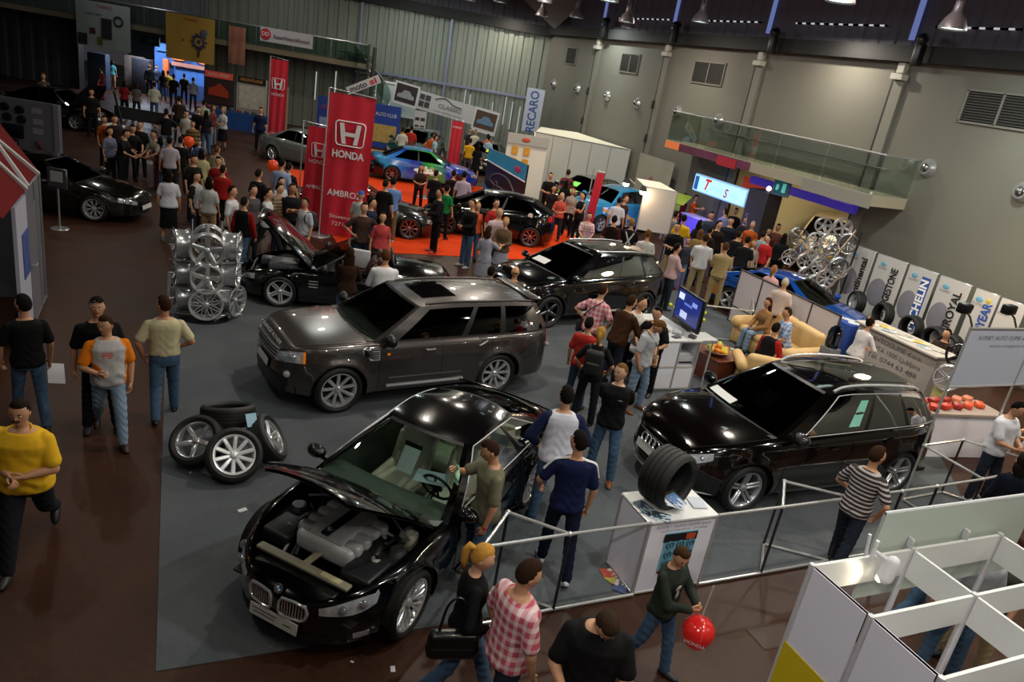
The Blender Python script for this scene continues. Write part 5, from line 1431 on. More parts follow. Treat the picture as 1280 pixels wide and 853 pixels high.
 for ye in (14.72, 24.68): MB().box(((x0 + XR) / 2, ye, 4.02), (XR - x0 - .05, .02, 1.06)).obj('glass_panel', gl, r, smooth=False)
 MB().tube([(XR, 14.72, 4.58), (x0 + .04, 14.72, 4.58), (x0 + .04, 24.68, 4.58), (XR, 24.68, 4.58)], .025, 8).obj('handrail', STEEL, r)
 MB().tube([(XR - .15, 15.5, 4.15), (XR - .15, 24.0, 4.15)], .03, 6).obj('wall_pipe', mat('4a4a44', .5), r)
 gm = MB()
 o = MB().box((x0 - .03, 22.2, 3.36), (.03, 4.9, .26)).obj('banner_strip', mat('5a2340', .6, noise=.9, scale=2.2), r, smooth=False)
 MB().box((x0 - .04, 20.9, 3.30), (.04, 1.0, .3)).obj('red_panel', mat('a01f2c', .5), r, smooth=False)
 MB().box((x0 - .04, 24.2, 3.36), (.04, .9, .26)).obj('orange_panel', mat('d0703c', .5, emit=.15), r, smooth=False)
 # ---- lit alcove under it
 q = MB(); y0, y1, x1, h = 16.35, 22.0, 24.0, 3.35
 q.add([(XR + .2, y0, 0), (x1, y0, 0), (x1, y1, 0), (XR + .2, y1, 0), (XR + .2, y0, h), (x1, y0, h), (x1, y1, h), (XR + .2, y1, h)], [(0, 1, 5, 4), (1, 2, 6, 5), (2, 3, 7, 6), (4, 5, 6, 7)])
 struct(q.obj('wall_alcove', mat('b3a684', .8, noise=.05), smooth=False))
 for i, (y, w, dpt) in enumerate(((19.0, 5.7, .10),)):
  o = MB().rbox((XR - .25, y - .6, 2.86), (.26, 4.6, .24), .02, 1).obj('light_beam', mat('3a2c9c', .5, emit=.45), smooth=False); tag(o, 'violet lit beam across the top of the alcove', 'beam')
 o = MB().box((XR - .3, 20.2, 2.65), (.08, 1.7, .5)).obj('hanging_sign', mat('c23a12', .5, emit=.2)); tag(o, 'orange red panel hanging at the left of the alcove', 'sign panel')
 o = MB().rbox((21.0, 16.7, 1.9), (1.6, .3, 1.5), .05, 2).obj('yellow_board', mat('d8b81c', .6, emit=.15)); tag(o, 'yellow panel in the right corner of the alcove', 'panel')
 r = thing('post', 'dark grey square post with vertical pale letters left of the alcove', 'post', (17.75, 19.35, 0))
 MB().box((0, 0, 1.35), (.6, .95, 2.7)).obj('column', mat('2c2c32', .6), r, smooth=False)
 for k, ch in enumerate('SOUND'): lettering(ch, mat('8a8a92', .5), r, Matrix.Translation((-.31, .25, 1.75 - k * .26)) @ Matrix.Rotation(-pi / 2, 4, 'Z') @ XZ, size=.30)
 MB().ball((-.2, -.3, 2.82), .08, 10, 8).obj('spotlight', emis('ffffff', 4), r)
 # ---- left gallery
 r = thing('gallery', 'long gallery with glass railing across the far left wall', 'balcony', WP(0, 41.5), rzW); r['kind'] = 'structure'
 MB().box((-21, 1.05, 3.86), (22, 2.1, .26)).obj('deck', mat('6d6450', .7, noise=.2, scale=.7), r, smooth=False)
 for k in range(11): MB().box((-31 + k * 2 - .01, 0, 4.5), (1.94, .02, .9)).obj('glass_panel', glass('c4d4ca', .10), r, smooth=False)
 MB().tube([(-32, 0, 4.95), (-10.0, 0, 4.95)], .035, 8).obj('handrail', STEEL, r)
 MB().tube([(-10.0, 0, 2.8), (-10.0, 0, 5.0)], .07, 8).obj('post', mat('30322e', .5), r)
 MB().box((-10.9, 1.0, 4.4), (1.6, 1.8, .03)).obj('landing_glass', glass('9fb8ab', .1), r, smooth=False)
 r = thing('spiral_staircase', 'spiral staircase with curved glass rail at the end of the gallery', 'staircase', WP(-9.6, 41.1), rzW)
 MB().tube([(0, 0, 0), (0, 0, 4.9)], .10, 10).obj('pole', mat('3a3c38', .5, .5), r)
 for k in range(16):
  a = -1.2 + k * .27; z = .25 + k * .235
  MB().prism([(.08 * cos(a), .08 * sin(a)), (1.05 * cos(a - .02), 1.05 * sin(a - .02)), (1.05 * cos(a + .30), 1.05 * sin(a + .30)), (.08 * cos(a + .3), .08 * sin(a + .3))], z, z + .045).obj('tread', mat('4d4f4a', .5), r, smooth=False)
 Gp = [[(1.05 * cos(a), 1.05 * sin(a), .3 + (a + 1.2) / .27 * .235 + h) for h in (0, .95)] for a in np.linspace(-1.2, 3.1, 30)]
 MB().grid(Gp).obj('glass_rail', glass('b4c8bd', .1), r)
 MB().tube([p[1] for p in Gp], .025, 6).obj('handrail', STEEL, r)
 # ---- hall beyond the opening
 q = MB(); b = [WP(-32, 58), WP(-14, 58)]
 q.add([(b[0].x, b[0].y, 0), (b[1].x, b[1].y, 0), (b[1].x, b[1].y, 4), (b[0].x, b[0].y, 4)], [(0, 1, 2, 3)])
 struct(q.obj('wall_back_hall', mat('5b6068', .7, noise=.3, scale=.6), smooth=False))
def build_lamps():
 """pendant high-bay lamps; each has a spot in it"""
 L = [((1190, 37), 16.6, 'large pendant lamp at the top right, the nearest'), ((1050, 3), 15.5, 'pendant lamp cut by the top edge right of centre'), ((875, 28), 25.5, 'pendant lamp above the middle of the right wall'), ((783, 28), 28.0, 'upper pendant lamp of a close pair above the second vent'), ((785, 35), 34.0, 'lower pendant lamp of a close pair above the second vent'),
   ((720, 22), 33.0, 'pendant lamp right beside the pale roof gusset'), ((677, 20), 35.0, 'pendant lamp left beside the pale roof gusset'), ((681, 3), 29.0, 'pendant lamp at the top edge above the gusset'), ((625, 3), 34.0, 'pendant lamp at the top edge above the far wall'), ((762, 2), 24.0, 'pendant lamp at the top edge left of the blue roof strip'), ((588, 1), 38.0, 'leftmost pendant lamp at the top edge')]
 base = None
 for (px, py), d, lab in L:
  P = at_depth(px, py, d)
  r = thing('pendant_lamp', lab, 'lamp', P, 0, 'pendant lamps under the roof')
  if base is None:
   sh = MB().lathe([(.27, 0), (.265, .05), (.20, .20), (.12, .30), (.10, .34), (.09, .50), (.10, .52), (.0, .54)], 24).mesh('shade', mat('6d6468', .4, .3))
   bu = MB().lathe([(0, .03), (.24, .03), (.25, .05)], 20).mesh('lamp_glass', emis('e8fff0', 2.2))
   st = MB().tube([(0, 0, .5), (0, 0, 1.9)], .02, 6).mesh('stem', BLKPLAST)
   hd = MB().tube([(-.06, 0, .45), (-.07, 0, .85), (.07, 0, .85), (.06, 0, .45)], .018, 6).mesh('bracket', mat('59525a', .4, .5)); base = (sh, bu, st, hd)
  for nm, me in zip(('shade', 'lamp_glass', 'stem', 'bracket'), base): link(nm, me, r)
 for i, (px, py) in enumerate(((757, 30), (845, 36), (968, 46), (1152, 56))):
  P = at_x(px, py, XR - .55)
  r = thing('stage_light', ['leftmost', 'second', 'third', 'rightmost'][i] + ' black stage light clamped on the dark beam of the right wall', 'stage light', P, 0, 'stage lights on the beam')
  MB().rbox((0, 0, -.25), (.22, .22, .55), .03, 2).obj('yoke', BLKPLAST, r)
  MB().capsule((-.1, -.05, .12), (.12, .12, .16), .14, .15, 12).obj('head', BLKPLAST, r)
  MB().ball((-.19, -.10, .12), .07, 10, 8).obj('lens', mat('4a4650', .05, .6), r)
def lamp(name, kind, loc, power, color=(1, 1, 1), size=.2, aim=None, spot=None, blend=.4, sy=None):
 l = bpy.data.lights.new(name, kind); l.energy = power; l.color = color
 if kind == 'AREA':
  l.size = size
  if sy: l.shape = 'RECTANGLE'; l.size_y = sy
  else: l.shape = 'DISK'
 else: l.shadow_soft_size = size
 if spot: l.spot_size = radians(spot); l.spot_blend = blend
 o = link(name, l); o.location = loc
 if aim is not None: o.rotation_euler = (Vector(aim) - Vector(loc)).to_track_quat('-Z', 'Y').to_euler()
 return o
def build_lights():
 warm = (1.0, .90, .76); cool = (.92, 1.0, .95)
 for i, x in enumerate((-11, -3, 4.5, 11, 16)):
  for j, y in enumerate((-3, 4.5, 11, 18, 25, 32, 39)):
   k = (0.12, .27, .95, 1.15, .9)[i] * (.6, .9, 1.15, 1.0, .95, .8, .6)[j]
   if i < 2 and j > 4: k *= .8
   z = 8.3 if i < 4 else 7.6
   lamp('high_bay_light', 'AREA', (x + (j % 2) * 1.2, y, z), 225 * k, warm if (i + j) % 3 else cool, .26)
 for y, e in ((35.5, 40), (31, 60), (24.9, 70), (11.5, 120)):
  lamp('wall_wash', 'SPOT', (XR - 2.2, y, 6.95), e, (.93, 1.0, .90), .15, (XR + .1, y, 4.2), 95, 1.0)
 for lat, e in ((-9, 120), (-4.5, 160), (-1.5, 90)):
  p = WP(lat, DW - 4.5, 7.2); lamp('wall_wash', 'SPOT', p, e * 1.6, (.9, 1.0, .92), .2, WP(lat, DW, 4.0), 100, 1.0)
 for y, e in ((12, 70), (19, 70), (26, 60), (33, 50)): lamp('upper_wall_fill', 'SPOT', (XR - 6, y, 8.2), e * 1.5, (.95, .9, 1.0), .2, (XR, y, 9.2), 120, 1.0)  # added spots without fixtures, lift the dark upper wall
 for lat, e in ((-29, 70), (-23, 90), (-16, 110)): lamp('wall_wash', 'SPOT', WP(lat, DW - 5, 7.4), e, (.9, .92, 1.0), .2, WP(lat, DW, 5.2), 100, 1.0)  # added low-power fill that brightens the left end of the far wall
 for x, y, e in ((2.5, 1.0, 60), (6.0, .6, 110), (8.5, 2.2, 60)): lamp('front_lamp', 'AREA', (x, y, 8.3), e, warm, .26)  # extra unseen fill overhead, added to whiten the front panels
 lamp('booth_fill', 'SPOT', (-1.5, -.5, 7.5), 650, (1, .95, .92), .2, (4.2, 3.2, 1.2), 42, .8)  # unseen spot added to brighten the left wall of the shell booth
 lamp('alcove_light', 'AREA', (21.2, 19.2, 3.2), 130, (1.0, .86, .58), 1.6)
 lamp('booth_light', 'POINT', WP(-.9, 33.2, 2.3), 35, (1, .75, .45), .15)
 for lat, d in ((-24.5, 46), (-21, 45.5)): lamp('back_hall_light', 'AREA', WP(lat, d, 3.5), 230, (.75, .85, 1), .8)
 lamp('stand_light', 'POINT', (14.2, 10.6, 3.4), 75, (1, .78, .5), .2)
 lamp('stand_light', 'POINT', (12.7, 6.9, 2.4), 60, (1, .70, .42), .12)
 lamp('stand_light', 'POINT', (16.4, 10.6, 2.6), 55, (1, .80, .55), .15)
 lamp('blue_glow', 'POINT', (16.6, 21.5, 1.6), 40, (.35, .30, 1.0), .3)
 lamp('blue_glow', 'POINT', (11.4, 18.4, .8), 6, (.2, .2, 1.0), .1)
def build_camera():
 cd = bpy.data.cameras.new('camera'); co = link('camera', cd); SC.camera = co
 cd.sensor_width = 36; cd.lens = FOC / 1280 * 36; cd.clip_start = .05; cd.clip_end = 300
 M = Matrix(CR.tolist()).to_4x4(); M.translation = (0, 0, CAMH); co.matrix_world = M
 w = bpy.data.worlds.new('hall_air'); SC.world = w; w.use_nodes = True
 nt = w.node_tree; bg = nt.nodes['Background']; bg.inputs[0].default_value = (.30, .28, .30, 1); bg.inputs[1].default_value = .10
 SC.view_settings.view_transform = 'Standard'; SC.view_settings.look = 'None'; SC.view_settings.exposure = 0
 SC.cycles.use_denoising = True
 SC.cycles.max_bounces = 6; SC.cycles.diffuse_bounces = 3; SC.cycles.glossy_bounces = 4; SC.cycles.transparent_max_bounces = 12
 SC.cycles.sample_clamp_indirect = 4
# ---------------------------------------------------------------- furniture, stands, signs
PIPE = mat('c4c4c2', .25, .55, noise=.06)
RED = mat('c02034', .6, noise=.10, scale=3); WHT = mat('dcdadf', .6, noise=.03); INK = mat('17171a', .6)
def face(o, rz, z=0.0):
 """matrix for lettering standing at o, reading towards direction rz - 90 degrees"""
 return Matrix.Translation(o) @ Matrix.Rotation(rz, 4, 'Z') @ XZ
def honda_mark(root, M, w, m):
 """outlined rounded frame with a flared H"""
 q = MB(); h = w * .78
 pts = []
 for cx, cy, a0 in ((1, 1, 0), (-1, 1, 90), (-1, -1, 180), (1, -1, 270)):
  for a in np.linspace(a0, a0 + 90, 6): pts.append((cx * (w / 2 - .12 * w) * (1 if cy > 0 else .9) + .12 * w * cos(radians(a)), cy * (h / 2 - .12 * w) + .12 * w * sin(radians(a)), 0))
 q.tube(pts, w * .022, 4, closed=True)
 for sg in (-1, 1):
  poly = [(sg * w * .36, h * .42), (sg * w * .22, h * .42), (sg * w * .17, h * .06), (sg * w * .17, -h * .08), (sg * w * .12, -h * .42), (sg * w * .26, -h * .42), (sg * w * .31, -h * .05)]
  q.prism(poly if sg < 0 else poly[::-1], 0, .012)
 q.prism([(-w * .18, h * .06), (-w * .18, -h * .10), (w * .18, -h * .10), (w * .18, h * .06)], 0, .012)
 return q.obj('emblem', m, root, M=M, smooth=False)
def wavy(w, h, amp=.03, n=5, nu=16, nv=14, ph=0.0):
 return [[((u - .5) * w, amp * sin(u * n * pi + v * 2 + ph) * (.3 + v * .7), (1 - v) * h) for v in np.linspace(0, 1, nv)] for u in np.linspace(0, 1, nu)]
def flag(label, P, rz, w, h, z0=0.05, lean=0.0):
 r = thing('flag_banner', label, 'banner', P, rz, 'red flag banners of the car maker')
 MB().tube([(-w / 2 - .03, 0, 0), (-w / 2 - .03 , 0, z0 + h + .1), (w / 2 + lean, 0, z0 + h + .02)], .022, 8).obj('pole', PIPE, r)
 MB().lathe([(0, .04), (.30, .03), (.32, 0), (0, 0)], 20, M=Tm(-w / 2 - .03)).obj('base', STEEL, r)
 q = MB(); Gp = np.array(wavy(w, h)); Gp[:, :, 2] += z0; Gp[:, :, 0] += lean * (Gp[:, :, 2] - z0) / h; q.grid(Gp); q.grid(Gp + np.array([0, .006, 0]), flip=True); q.obj('cloth', RED, r, angle=80)
 off = lambda z: lean * (z - z0) / h
 return r, off
def rail_run(label, nodes, base=True, z=.97, posts=None, top=True):
 r = thing('tube_barrier', label, 'barrier', (nodes[0][0], nodes[0][1], 0), 0, 'chrome tube barriers round the stand')
 O = np.array([nodes[0][0], nodes[0][1], 0])
 for a, b in zip(nodes, nodes[1:]):
  a_, b_ = np.array([a[0], a[1], z]) - O, np.array([b[0], b[1], z]) - O
  MB().tube([a_, b_], .018, 8).obj('top_rail', PIPE, r)
  if base: MB().tube([a_ * [1, 1, 0] + [0, 0, .03], b_ * [1, 1, 0] + [0, 0, .03]], .018, 8).obj('bottom_rail', PIPE, r)
 for p in (posts or nodes):
  a = np.array([p[0], p[1], 0]) - O
  MB().tube([a, a + [0, 0, z]], .017, 8).obj('post', mat('55565a', .3, .9), r)
  MB().ball(a + np.array([0, 0, z]), .03, 10, 8).obj('joint', PIPE, r)
 return r
def panel_box(r, x0, y0, x1, y1, h, top=True, sh=None):
 """octagonal-profile panel cabinet: white panels in an aluminium frame"""
 for x, y in ((x0, y0), (x1, y0), (x1, y1), (x0, y1)): MB().tube([(x, y, 0), (x, y, h)], .022, 8).obj('upright', PIPE, r)
 for (a, b), (c, d) in (((x0, y0), (x1, y0)), ((x1, y0), (x1, y1)), ((x1, y1), (x0, y1)), ((x0, y1), (x0, y0))):
  for z in (.03, h - .01): MB().tube([(a, b, z), (c, d, z)], .018, 8).obj('frame_bar', PIPE, r)
  mx, my = (a + c) / 2, (b + d) / 2; hor = abs(a - c) > abs(b - d)
  MB().box((mx, my, h / 2), (abs(a - c) - .04 if hor else .012, .012 if hor else abs(b - d) - .04, h - .07)).obj('panel', WHITEPANEL, r, smooth=False)
 if top: MB().box(((x0 + x1) / 2, (y0 + y1) / 2, h), (x1 - x0 + .02, y1 - y0 + .02, .025)).obj('top', mat('d6d6d4', .4, noise=.02), r, smooth=False)
def wheel_rim(label, P, rot, R, style, metal, w=.20, group=None, name='alloy_rim'):
 o = link(name, rim_mesh(style, metal)); o.scale = (R, w, R); o.location = P; o.rotation_euler = rot
 return tag(o, label, 'wheel rim', group)
def sheet(label, P, w, d, m, rz=0, cat='leaflet', name='leaflet', group=None, rx=0.0, t=.004):
 o = MB().box((0, 0, 0), (w, d, t)).obj(name, m, smooth=False); o.location = P; o.rotation_euler = (rx, 0, rz)
 return tag(o, label, cat, group)
def paper_mat(a, b, s=14.0):
 key = ('paper', a, b, s)
 if key in MATS: return MATS[key]
 m, nt, out = _nt('print_' + a); bs = N(nt, 'ShaderNodeBsdfPrincipled'); bs.inputs['Roughness'].default_value = .45
 tc = N(nt, 'ShaderNodeTexCoord'); v = N(nt, 'ShaderNodeTexVoronoi'); v.inputs['Scale'].default_value = s; nt.links.new(tc.outputs['Object'], v.inputs['Vector'])
 cr = N(nt, 'ShaderNodeValToRGB'); cr.color_ramp.interpolation = 'CONSTANT'; e = cr.color_ramp.elements; e[0].color = rgba(a); e[1].color = rgba(b); e[1].position = .55
 nt.links.new(v.outputs['Color'], cr.inputs[0]); nt.links.new(cr.outputs[0], bs.inputs['Base Color']); nt.links.new(bs.outputs[0], out.inputs[0]); MATS[key] = m; return m
def build_flags():
 r, off = flag('tall red flag banner with white car-maker emblem, name and dealer lettering, the largest', (4.2, 20.25, 0), rzW - .02, 1.22, 3.75, .08, .0)
 honda_mark(r, Matrix.Translation((.02, -.06, 2.85)) @ XZ, .80, WHT)
 lettering('HONDA', WHT, r, Matrix.Translation((0, -.06, 2.30)) @ XZ, size=.26, fit=.86, bold=.008)
 lettering('AMBROŽ', WHT, r, Matrix.Translation((0, -.06, 1.25)) @ XZ, size=.24, fit=.95, bold=.003)
 lettering('Slovenska', WHT, r, Matrix.Translation((0, -.06, .62)) @ XZ, size=.14, fit=.75)
 lettering('7271-934', WHT, r, Matrix.Translation((.05, -.06, .42)) @ XZ, size=.15, fit=.70)
 r, off = flag('shorter red flag banner standing behind and left of the largest one', (3.55, 21.2, 0), rzW, .80, 2.75, .08, .12)
 honda_mark(r, Matrix.Translation((.08, -.06, 2.22)) @ XZ, .46, WHT)
 lettering('HONDA', WHT, r, Matrix.Translation((.06, -.06, 1.90)) @ XZ, size=.15, fit=.52)
 lettering('AMBROŽ', WHT, r, Matrix.Translation((.04, -.06, 1.2)) @ XZ, size=.15, fit=.56)
 r, off = flag('slim red pillar flag in front of the blue booth on the left', (4.05, 35.0, 0), rzW, .75, 3.75, .08)
 honda_mark(r, Matrix.Translation((0, -.06, 2.85)) @ XZ, .55, WHT); lettering('HONDA', WHT, r, Matrix.Translation((0, -.06, 2.40)) @ XZ, size=.16, fit=.55)
 lettering('AMBROŽ', WHT, r, Matrix.Translation((0, -.06, .75)) @ XZ, size=.16, fit=.55)
 P = WP(-4.25, 36.3); r, off = flag('slim bright red pillar flag in the middle distance below the car posters', P, rzW, .55, 2.25, .08)
 lettering('HONDA', WHT, r, Matrix.Translation((0, -.06, 2.05)) @ XZ, size=.13, fit=.42)
 p = G(715, 305); r, off = flag('narrow red feather flag leaning in front of the bright blue car', WP(1.95, 26.2), rzW, .28, 1.75, .5, .1)
def hang(label, corners_lat, z1, z0, d, m, name='hanging_banner', cat='banner', slope=0.0, amp=.02):
 """cloth hung at depth d between two lateral positions"""
 a, b = corners_lat; w = b - a
 r = thing(name, label, cat, WP((a + b) / 2, d, z0), rzW)
 q = MB(); Gp = np.array(wavy(w, z1 - z0, amp, 4, 14, 6)); Gp[:, :, 2] += slope * Gp[:, :, 0]; q.grid(Gp); q.grid(Gp + [0, .008, 0], flip=True); q.obj('cloth', m, r, angle=80)
 return r
def build_banners():
 T = lambda x, y, z: Matrix.Translation((x, y, z)) @ XZ
 dk = mat('26262a', .7); rd = mat('a0202a', .7)
 r = hang('pale grey hanging banner with dark emblem and photos, upper left', (-25.5, -22.6), 4.8, 2.55, 41.2, mat('8f9a98', .7, noise=.05, scale=2))
 lettering('TUNING', rd, r, T(.1, -.06, 2.05), size=.22); lettering('motor Sport', dk, r, T(-.45, -.06, 1.65), size=.17)
 for x, z, w, h, c in ((-1.1, .35, .5, .55, '23282a'), (-.55, .8, .3, .3, '4a2c24'), (.2, 1.0, .55, 1.0, '2a2b2c'), (-.15, .35, .25, .4, '5a5a24')):
  MB().box((x, -.05, z), (w, .02, h)).obj('photo', mat(c, .6, noise=.6, scale=7), r, smooth=False)
 MB().tube([(.85 + .22 * cos(a), -.05, 1.45 + .22 * sin(a)) for a in np.linspace(0, 2 * pi, 20)[:-1]], .05, 5, closed=True).obj('round_emblem', dk, r)
 r = hang('yellow hanging banner with gear wheel drawing, upper left', (-20.7, -18.1), 4.9, 2.65, 41.2, mat('a8883c', .7, noise=.05, scale=2))
 lettering('TUNING', rd, r, T(.1, -.06, 2.05), size=.18)
 q = MB(); q.tube([(.50 + .28 * cos(a), -.05, 1.05 + .28 * sin(a)) for a in np.linspace(0, 2 * pi, 24)[:-1]], .055, 5, closed=True)
 for k in range(10): a = 2 * pi * k / 10; q.box((.5 + .37 * cos(a), -.05, 1.05 + .37 * sin(a)), (.1, .03, .1))
 q.ball((.5, -.05, 1.05), (.1, .02, .1), 10, 6); q.obj('gear_drawing', mat('3d3a52', .7), r)
 MB().ball((.75, -.05, 1.5), (.2, .02, .18), 12, 6).obj('piston_drawing', mat('5a5a70', .7), r)
 MB().tube([(.5, -.05, .7), (.48, -.05, .3)], .05, 5).obj('stem_drawing', dk, r)
 lettering('>', dk, r, T(-.35, -.06, 1.0), size=.35)
 r = hang('small faded red and yellow pennant on the gallery rail', (-17.4, -16.5), 4.75, 2.9, 41.3, mat('8a5a48', .7, noise=.8, scale=1.2))
 r = hang('white rail banner with round red logo on the gallery', (-15.75, -12.95), 4.98, 4.28, 41.35, mat('a5a5aa', .6, noise=.04), amp=.006)
 MB().lathe([(0, -.02), (.26, -.02), (.28, 0)], 24, axis='y', M=Tm(-1.1, -.03, .36)).obj('round_logo', mat('a8222c', .5), r)
 lettering('DD', WHT, r, T(-1.1, -.06, .36), size=.28); lettering('SuperNaturalSound', mat('4a2430', .6), r, T(.28, -.05, .30), size=.24, fit=1.9, bold=.004)
 r = thing('sign', 'small white slanted sign with grey and red lettering above the large flag', 'sign', WP(-8.75, 35.8, 3.25), rzW)
 MB().rbox((0, 0, 0), (1.65, .05, .36), .01, 1).obj('board', mat('b9b9bd', .5, noise=.03), r)
 lettering('moto', mat('4a4c55', .5), r, T(-.25, -.03, 0), size=.36, bold=.012, fit=.85); lettering('si', mat('b8323c', .5), r, T(.50, -.03, 0), size=.36, bold=.012, fit=.35)
 for c in r.children: pass
 r.rotation_euler = (0, -.50, rzW)
 r = thing('projection_screen', 'white roll-down projection screen on the far wall', 'screen', WP(-8.35, 42.6, 1.5), rzW)
 MB().box((0, 0, .85), (1.85, .02, 1.65)).obj('canvas', mat('b9c6c6', .7, noise=.03), r, smooth=False); MB().rbox((0, 0, 1.72), (2.0, .12, .12), .03).obj('case', WHT, r)
 r = thing('poster_strip', 'long slanted white banner with a car photo at each end, far wall', 'banner', WP(-5.55, 41.6, 2.5), rzW)
 MB().box((0, 0, 0), (5.4, .03, .95)).obj('cloth', mat('b0b0b4', .6, noise=.03), r, smooth=False)
 for x, c0, c1, nm in ((-2.3, '2b2423', '8d9096', 'left_photo'), (2.15, '4a352a', '5c7c9c', 'right_photo')):
  MB().box((x, -.01, .05 if x < 0 else -.12), (1.35, .03, 1.15 if x < 0 else 1.25)).obj('mount', mat('c0c0c2', .5), r, smooth=False)
  o = MB().box((x, -.03, .08 if x < 0 else -.08), (1.15, .02, .92)).obj('photo', mat(c0, .5, noise=.3, scale=3), r, smooth=False)
  q = MB(); poly = [(-.45, -.18), (-.45, .0), (-.25, .06), (-.12, .24), (.16, .24), (.32, .05), (.46, .0), (.46, -.18)]
  q.prism([(x + a, (.02 if x < 0 else -.12) + b) for a, b in poly], -.045, -.06, plane='xz'); q.obj('car_picture', mat(c1, .4, noise=.3, scale=9), r, smooth=False)
 for k in range(4): MB().box((-1.42 + (k % 2) * .32, -.03, .2 - (k // 2) * .36), (.27, .02, .28)).obj('small_photo', mat('3a3a3c', .5, noise=.6, scale=12), r, smooth=False)
 MB().tube(bez([(-.75, -.03, .25), (-.2, -.03, .42), (.3, -.03, .20), (.75, -.03, .16)]), .022, 5).obj('car_sketch', INK, r)
 lettering('CLASSIC', mat('77777c', .5), r, T(.15, -.03, -.02), size=.28, bold=.01, fit=1.3); lettering('auto styling center', mat('66666c', .5), r, T(.1, -.03, -.30), size=.14, fit=1.6)
 r.rotation_euler = (0, .115, rzW)
 r = thing('display_board', 'tall white leaflet board with rows of small car pictures', 'board', WP(-6.6, 39.6), rzW)
 MB().box((0, 0, 1.2), (.62, .05, 2.1)).obj('board', mat('b8b8ba', .5), r, smooth=False)
 for k in range(8): MB().box((-.14 + .28 * (k % 2), -.03, 1.85 - (k // 2) * .38), (.22, .01, .16)).obj('car_picture', mat(('2a2c34', '3a3438', '6a3c38', '7a5a58')[k // 2], .5), r, smooth=False)
 r = thing('column_banner', 'tall leaning white column banner with blue vertical lettering by the far corner', 'banner', WP(-.95, 40.5, 2.1), rzW)
 MB().rbox((0, 0, 1.05), (.92, .08, 2.2), .02, 1).obj('board', mat('aab2c4', .5, noise=.03), r)
 lettering('RECARO', mat('2a4a8c', .5), r, Matrix.Translation((0, -.05, 1.0)) @ Matrix.Rotation(-pi / 2, 4, 'Y') @ XZ, size=.62, fit=2.05, bold=.012)
 r = thing('exhibition_booth', 'blue exhibition booth with orange lamps seen through the opening', 'booth', WP(-22.3, 48.0), rzW)
 MB().box((0, 0, 1.5), (5.0, .1, 3.0)).obj('back_panel', mat('3c6ab0', .6, noise=.5, scale=1.5), r, smooth=False)
 MB().box((0, -.15, 2.75), (4.6, .2, .4)).obj('header', mat('3b6ca8', .6, noise=.4, scale=3), r, smooth=False)
 for x in (-.9, .8): MB().ball((x, -.3, 2.35), (.55, .12, .18), 14, 8).obj('lit_sign', emis('ff9050', 1.6), r)
 MB().box((.1, -.3, 1.95), (2.8, .05, .22)).obj('caption', mat('b0786a', .6, emit=.1), r, smooth=False)
 MB().rbox((-1.6, -.4, 1.2), (.35, .2, 1.9), .04).obj('orange_column', mat('c0602c', .5, noise=.4, scale=5, emit=.15), r)
 MB().box((0, -.5, .45), (3.5, .5, .9)).obj('counter', mat('24406e', .6), r, smooth=False)
 q = thing('sign', 'dark green exit sign hanging in the opening', 'sign', WP(-22.6, 43.2, 3.25), rzW); MB().box((0, 0, 0), (1.1, .1, .5)).obj('plate', mat('0c2a1e', .5), q, smooth=False)
 q = MB(); q.prism([(-.1, -.04), (.1, -.04), (.1, -.1), (.22, 0), (.1, .1), (.1, .04), (-.1, .04)], -.06, -.05, plane='xz'); q.obj('arrow', mat('3a6a52', .5), [o for o in bpy.data.objects if o.name.startswith('sign')][-1])
 for i, (lat, d, c) in enumerate(((-26.6, 45, '2c3c50'), (-25.8, 47.5, '6e6058'), (-24.8, 46.5, '31303a'))):
  o = MB().rbox((0, 0, 1.0), (1.1, .5, 2.0), .05).obj('display_stand', mat(c, .6, noise=.6, scale=4), M=Tm(*WP(lat, d), rz=rzW)); tag(o, ['slate blue display stand just inside the opening on its left', 'beige display stand inside the opening behind the teal-topped visitor', 'dark stand with shiny items left of the blue booth'][i], 'stand')
 r = thing('poster_booth', 'booth wall with red car poster and blue base, left of the slim red flag', 'booth', WP(-14.5, 38.2), rzW)
 for x, c, nm, hd in ((-2.0, '3a2020', 'red_poster', 'c84a3c'), (-.35, 'b8b2a6', 'info_poster', '1a1512')):
  MB().box((x, 0, 1.55), (1.5, .08, 2.0)).obj('panel', mat('2a2c34' if x < -1 else 'a8a49a', .6), r, smooth=False)
  MB().box((x, -.06, 2.42), (1.4, .04, .30)).obj('header', mat(hd, .5, emit=.12), r, smooth=False)
  MB().box((x, -.06, 1.6), (1.25, .03, 1.1)).obj('poster', mat(c, .6, noise=.5, scale=5), r, smooth=False)
 q = MB(); q.prism([(-2.5, 1.45), (-2.5, 1.75), (-2.2, 1.85), (-1.95, 2.05), (-1.7, 1.85), (-1.5, 1.7), (-1.5, 1.4)], -.08, -.10, plane='xz'); q.obj('red_car_picture', mat('a83c24', .5), r, smooth=False)
 lettering('AUTO SPORT', mat('e0d8d0', .5), r, T(-2.0, -.085, 2.42), size=.2, fit=1.1); lettering('FRONTLINE', mat('d89a4c', .5), r, T(-.35, -.085, 2.42), size=.2, fit=1.1)
 MB().box((-.9, -.35, .42), (3.6, .7, .84)).obj('base', mat('1c4688', .6, noise=.1), r, smooth=False)
 MB().box((1.0, .1, 1.3), (.9, .08, 2.2)).obj('side_panel', mat('97816a', .6, noise=.3, scale=3), r, smooth=False)
 rnd = random.Random(3)
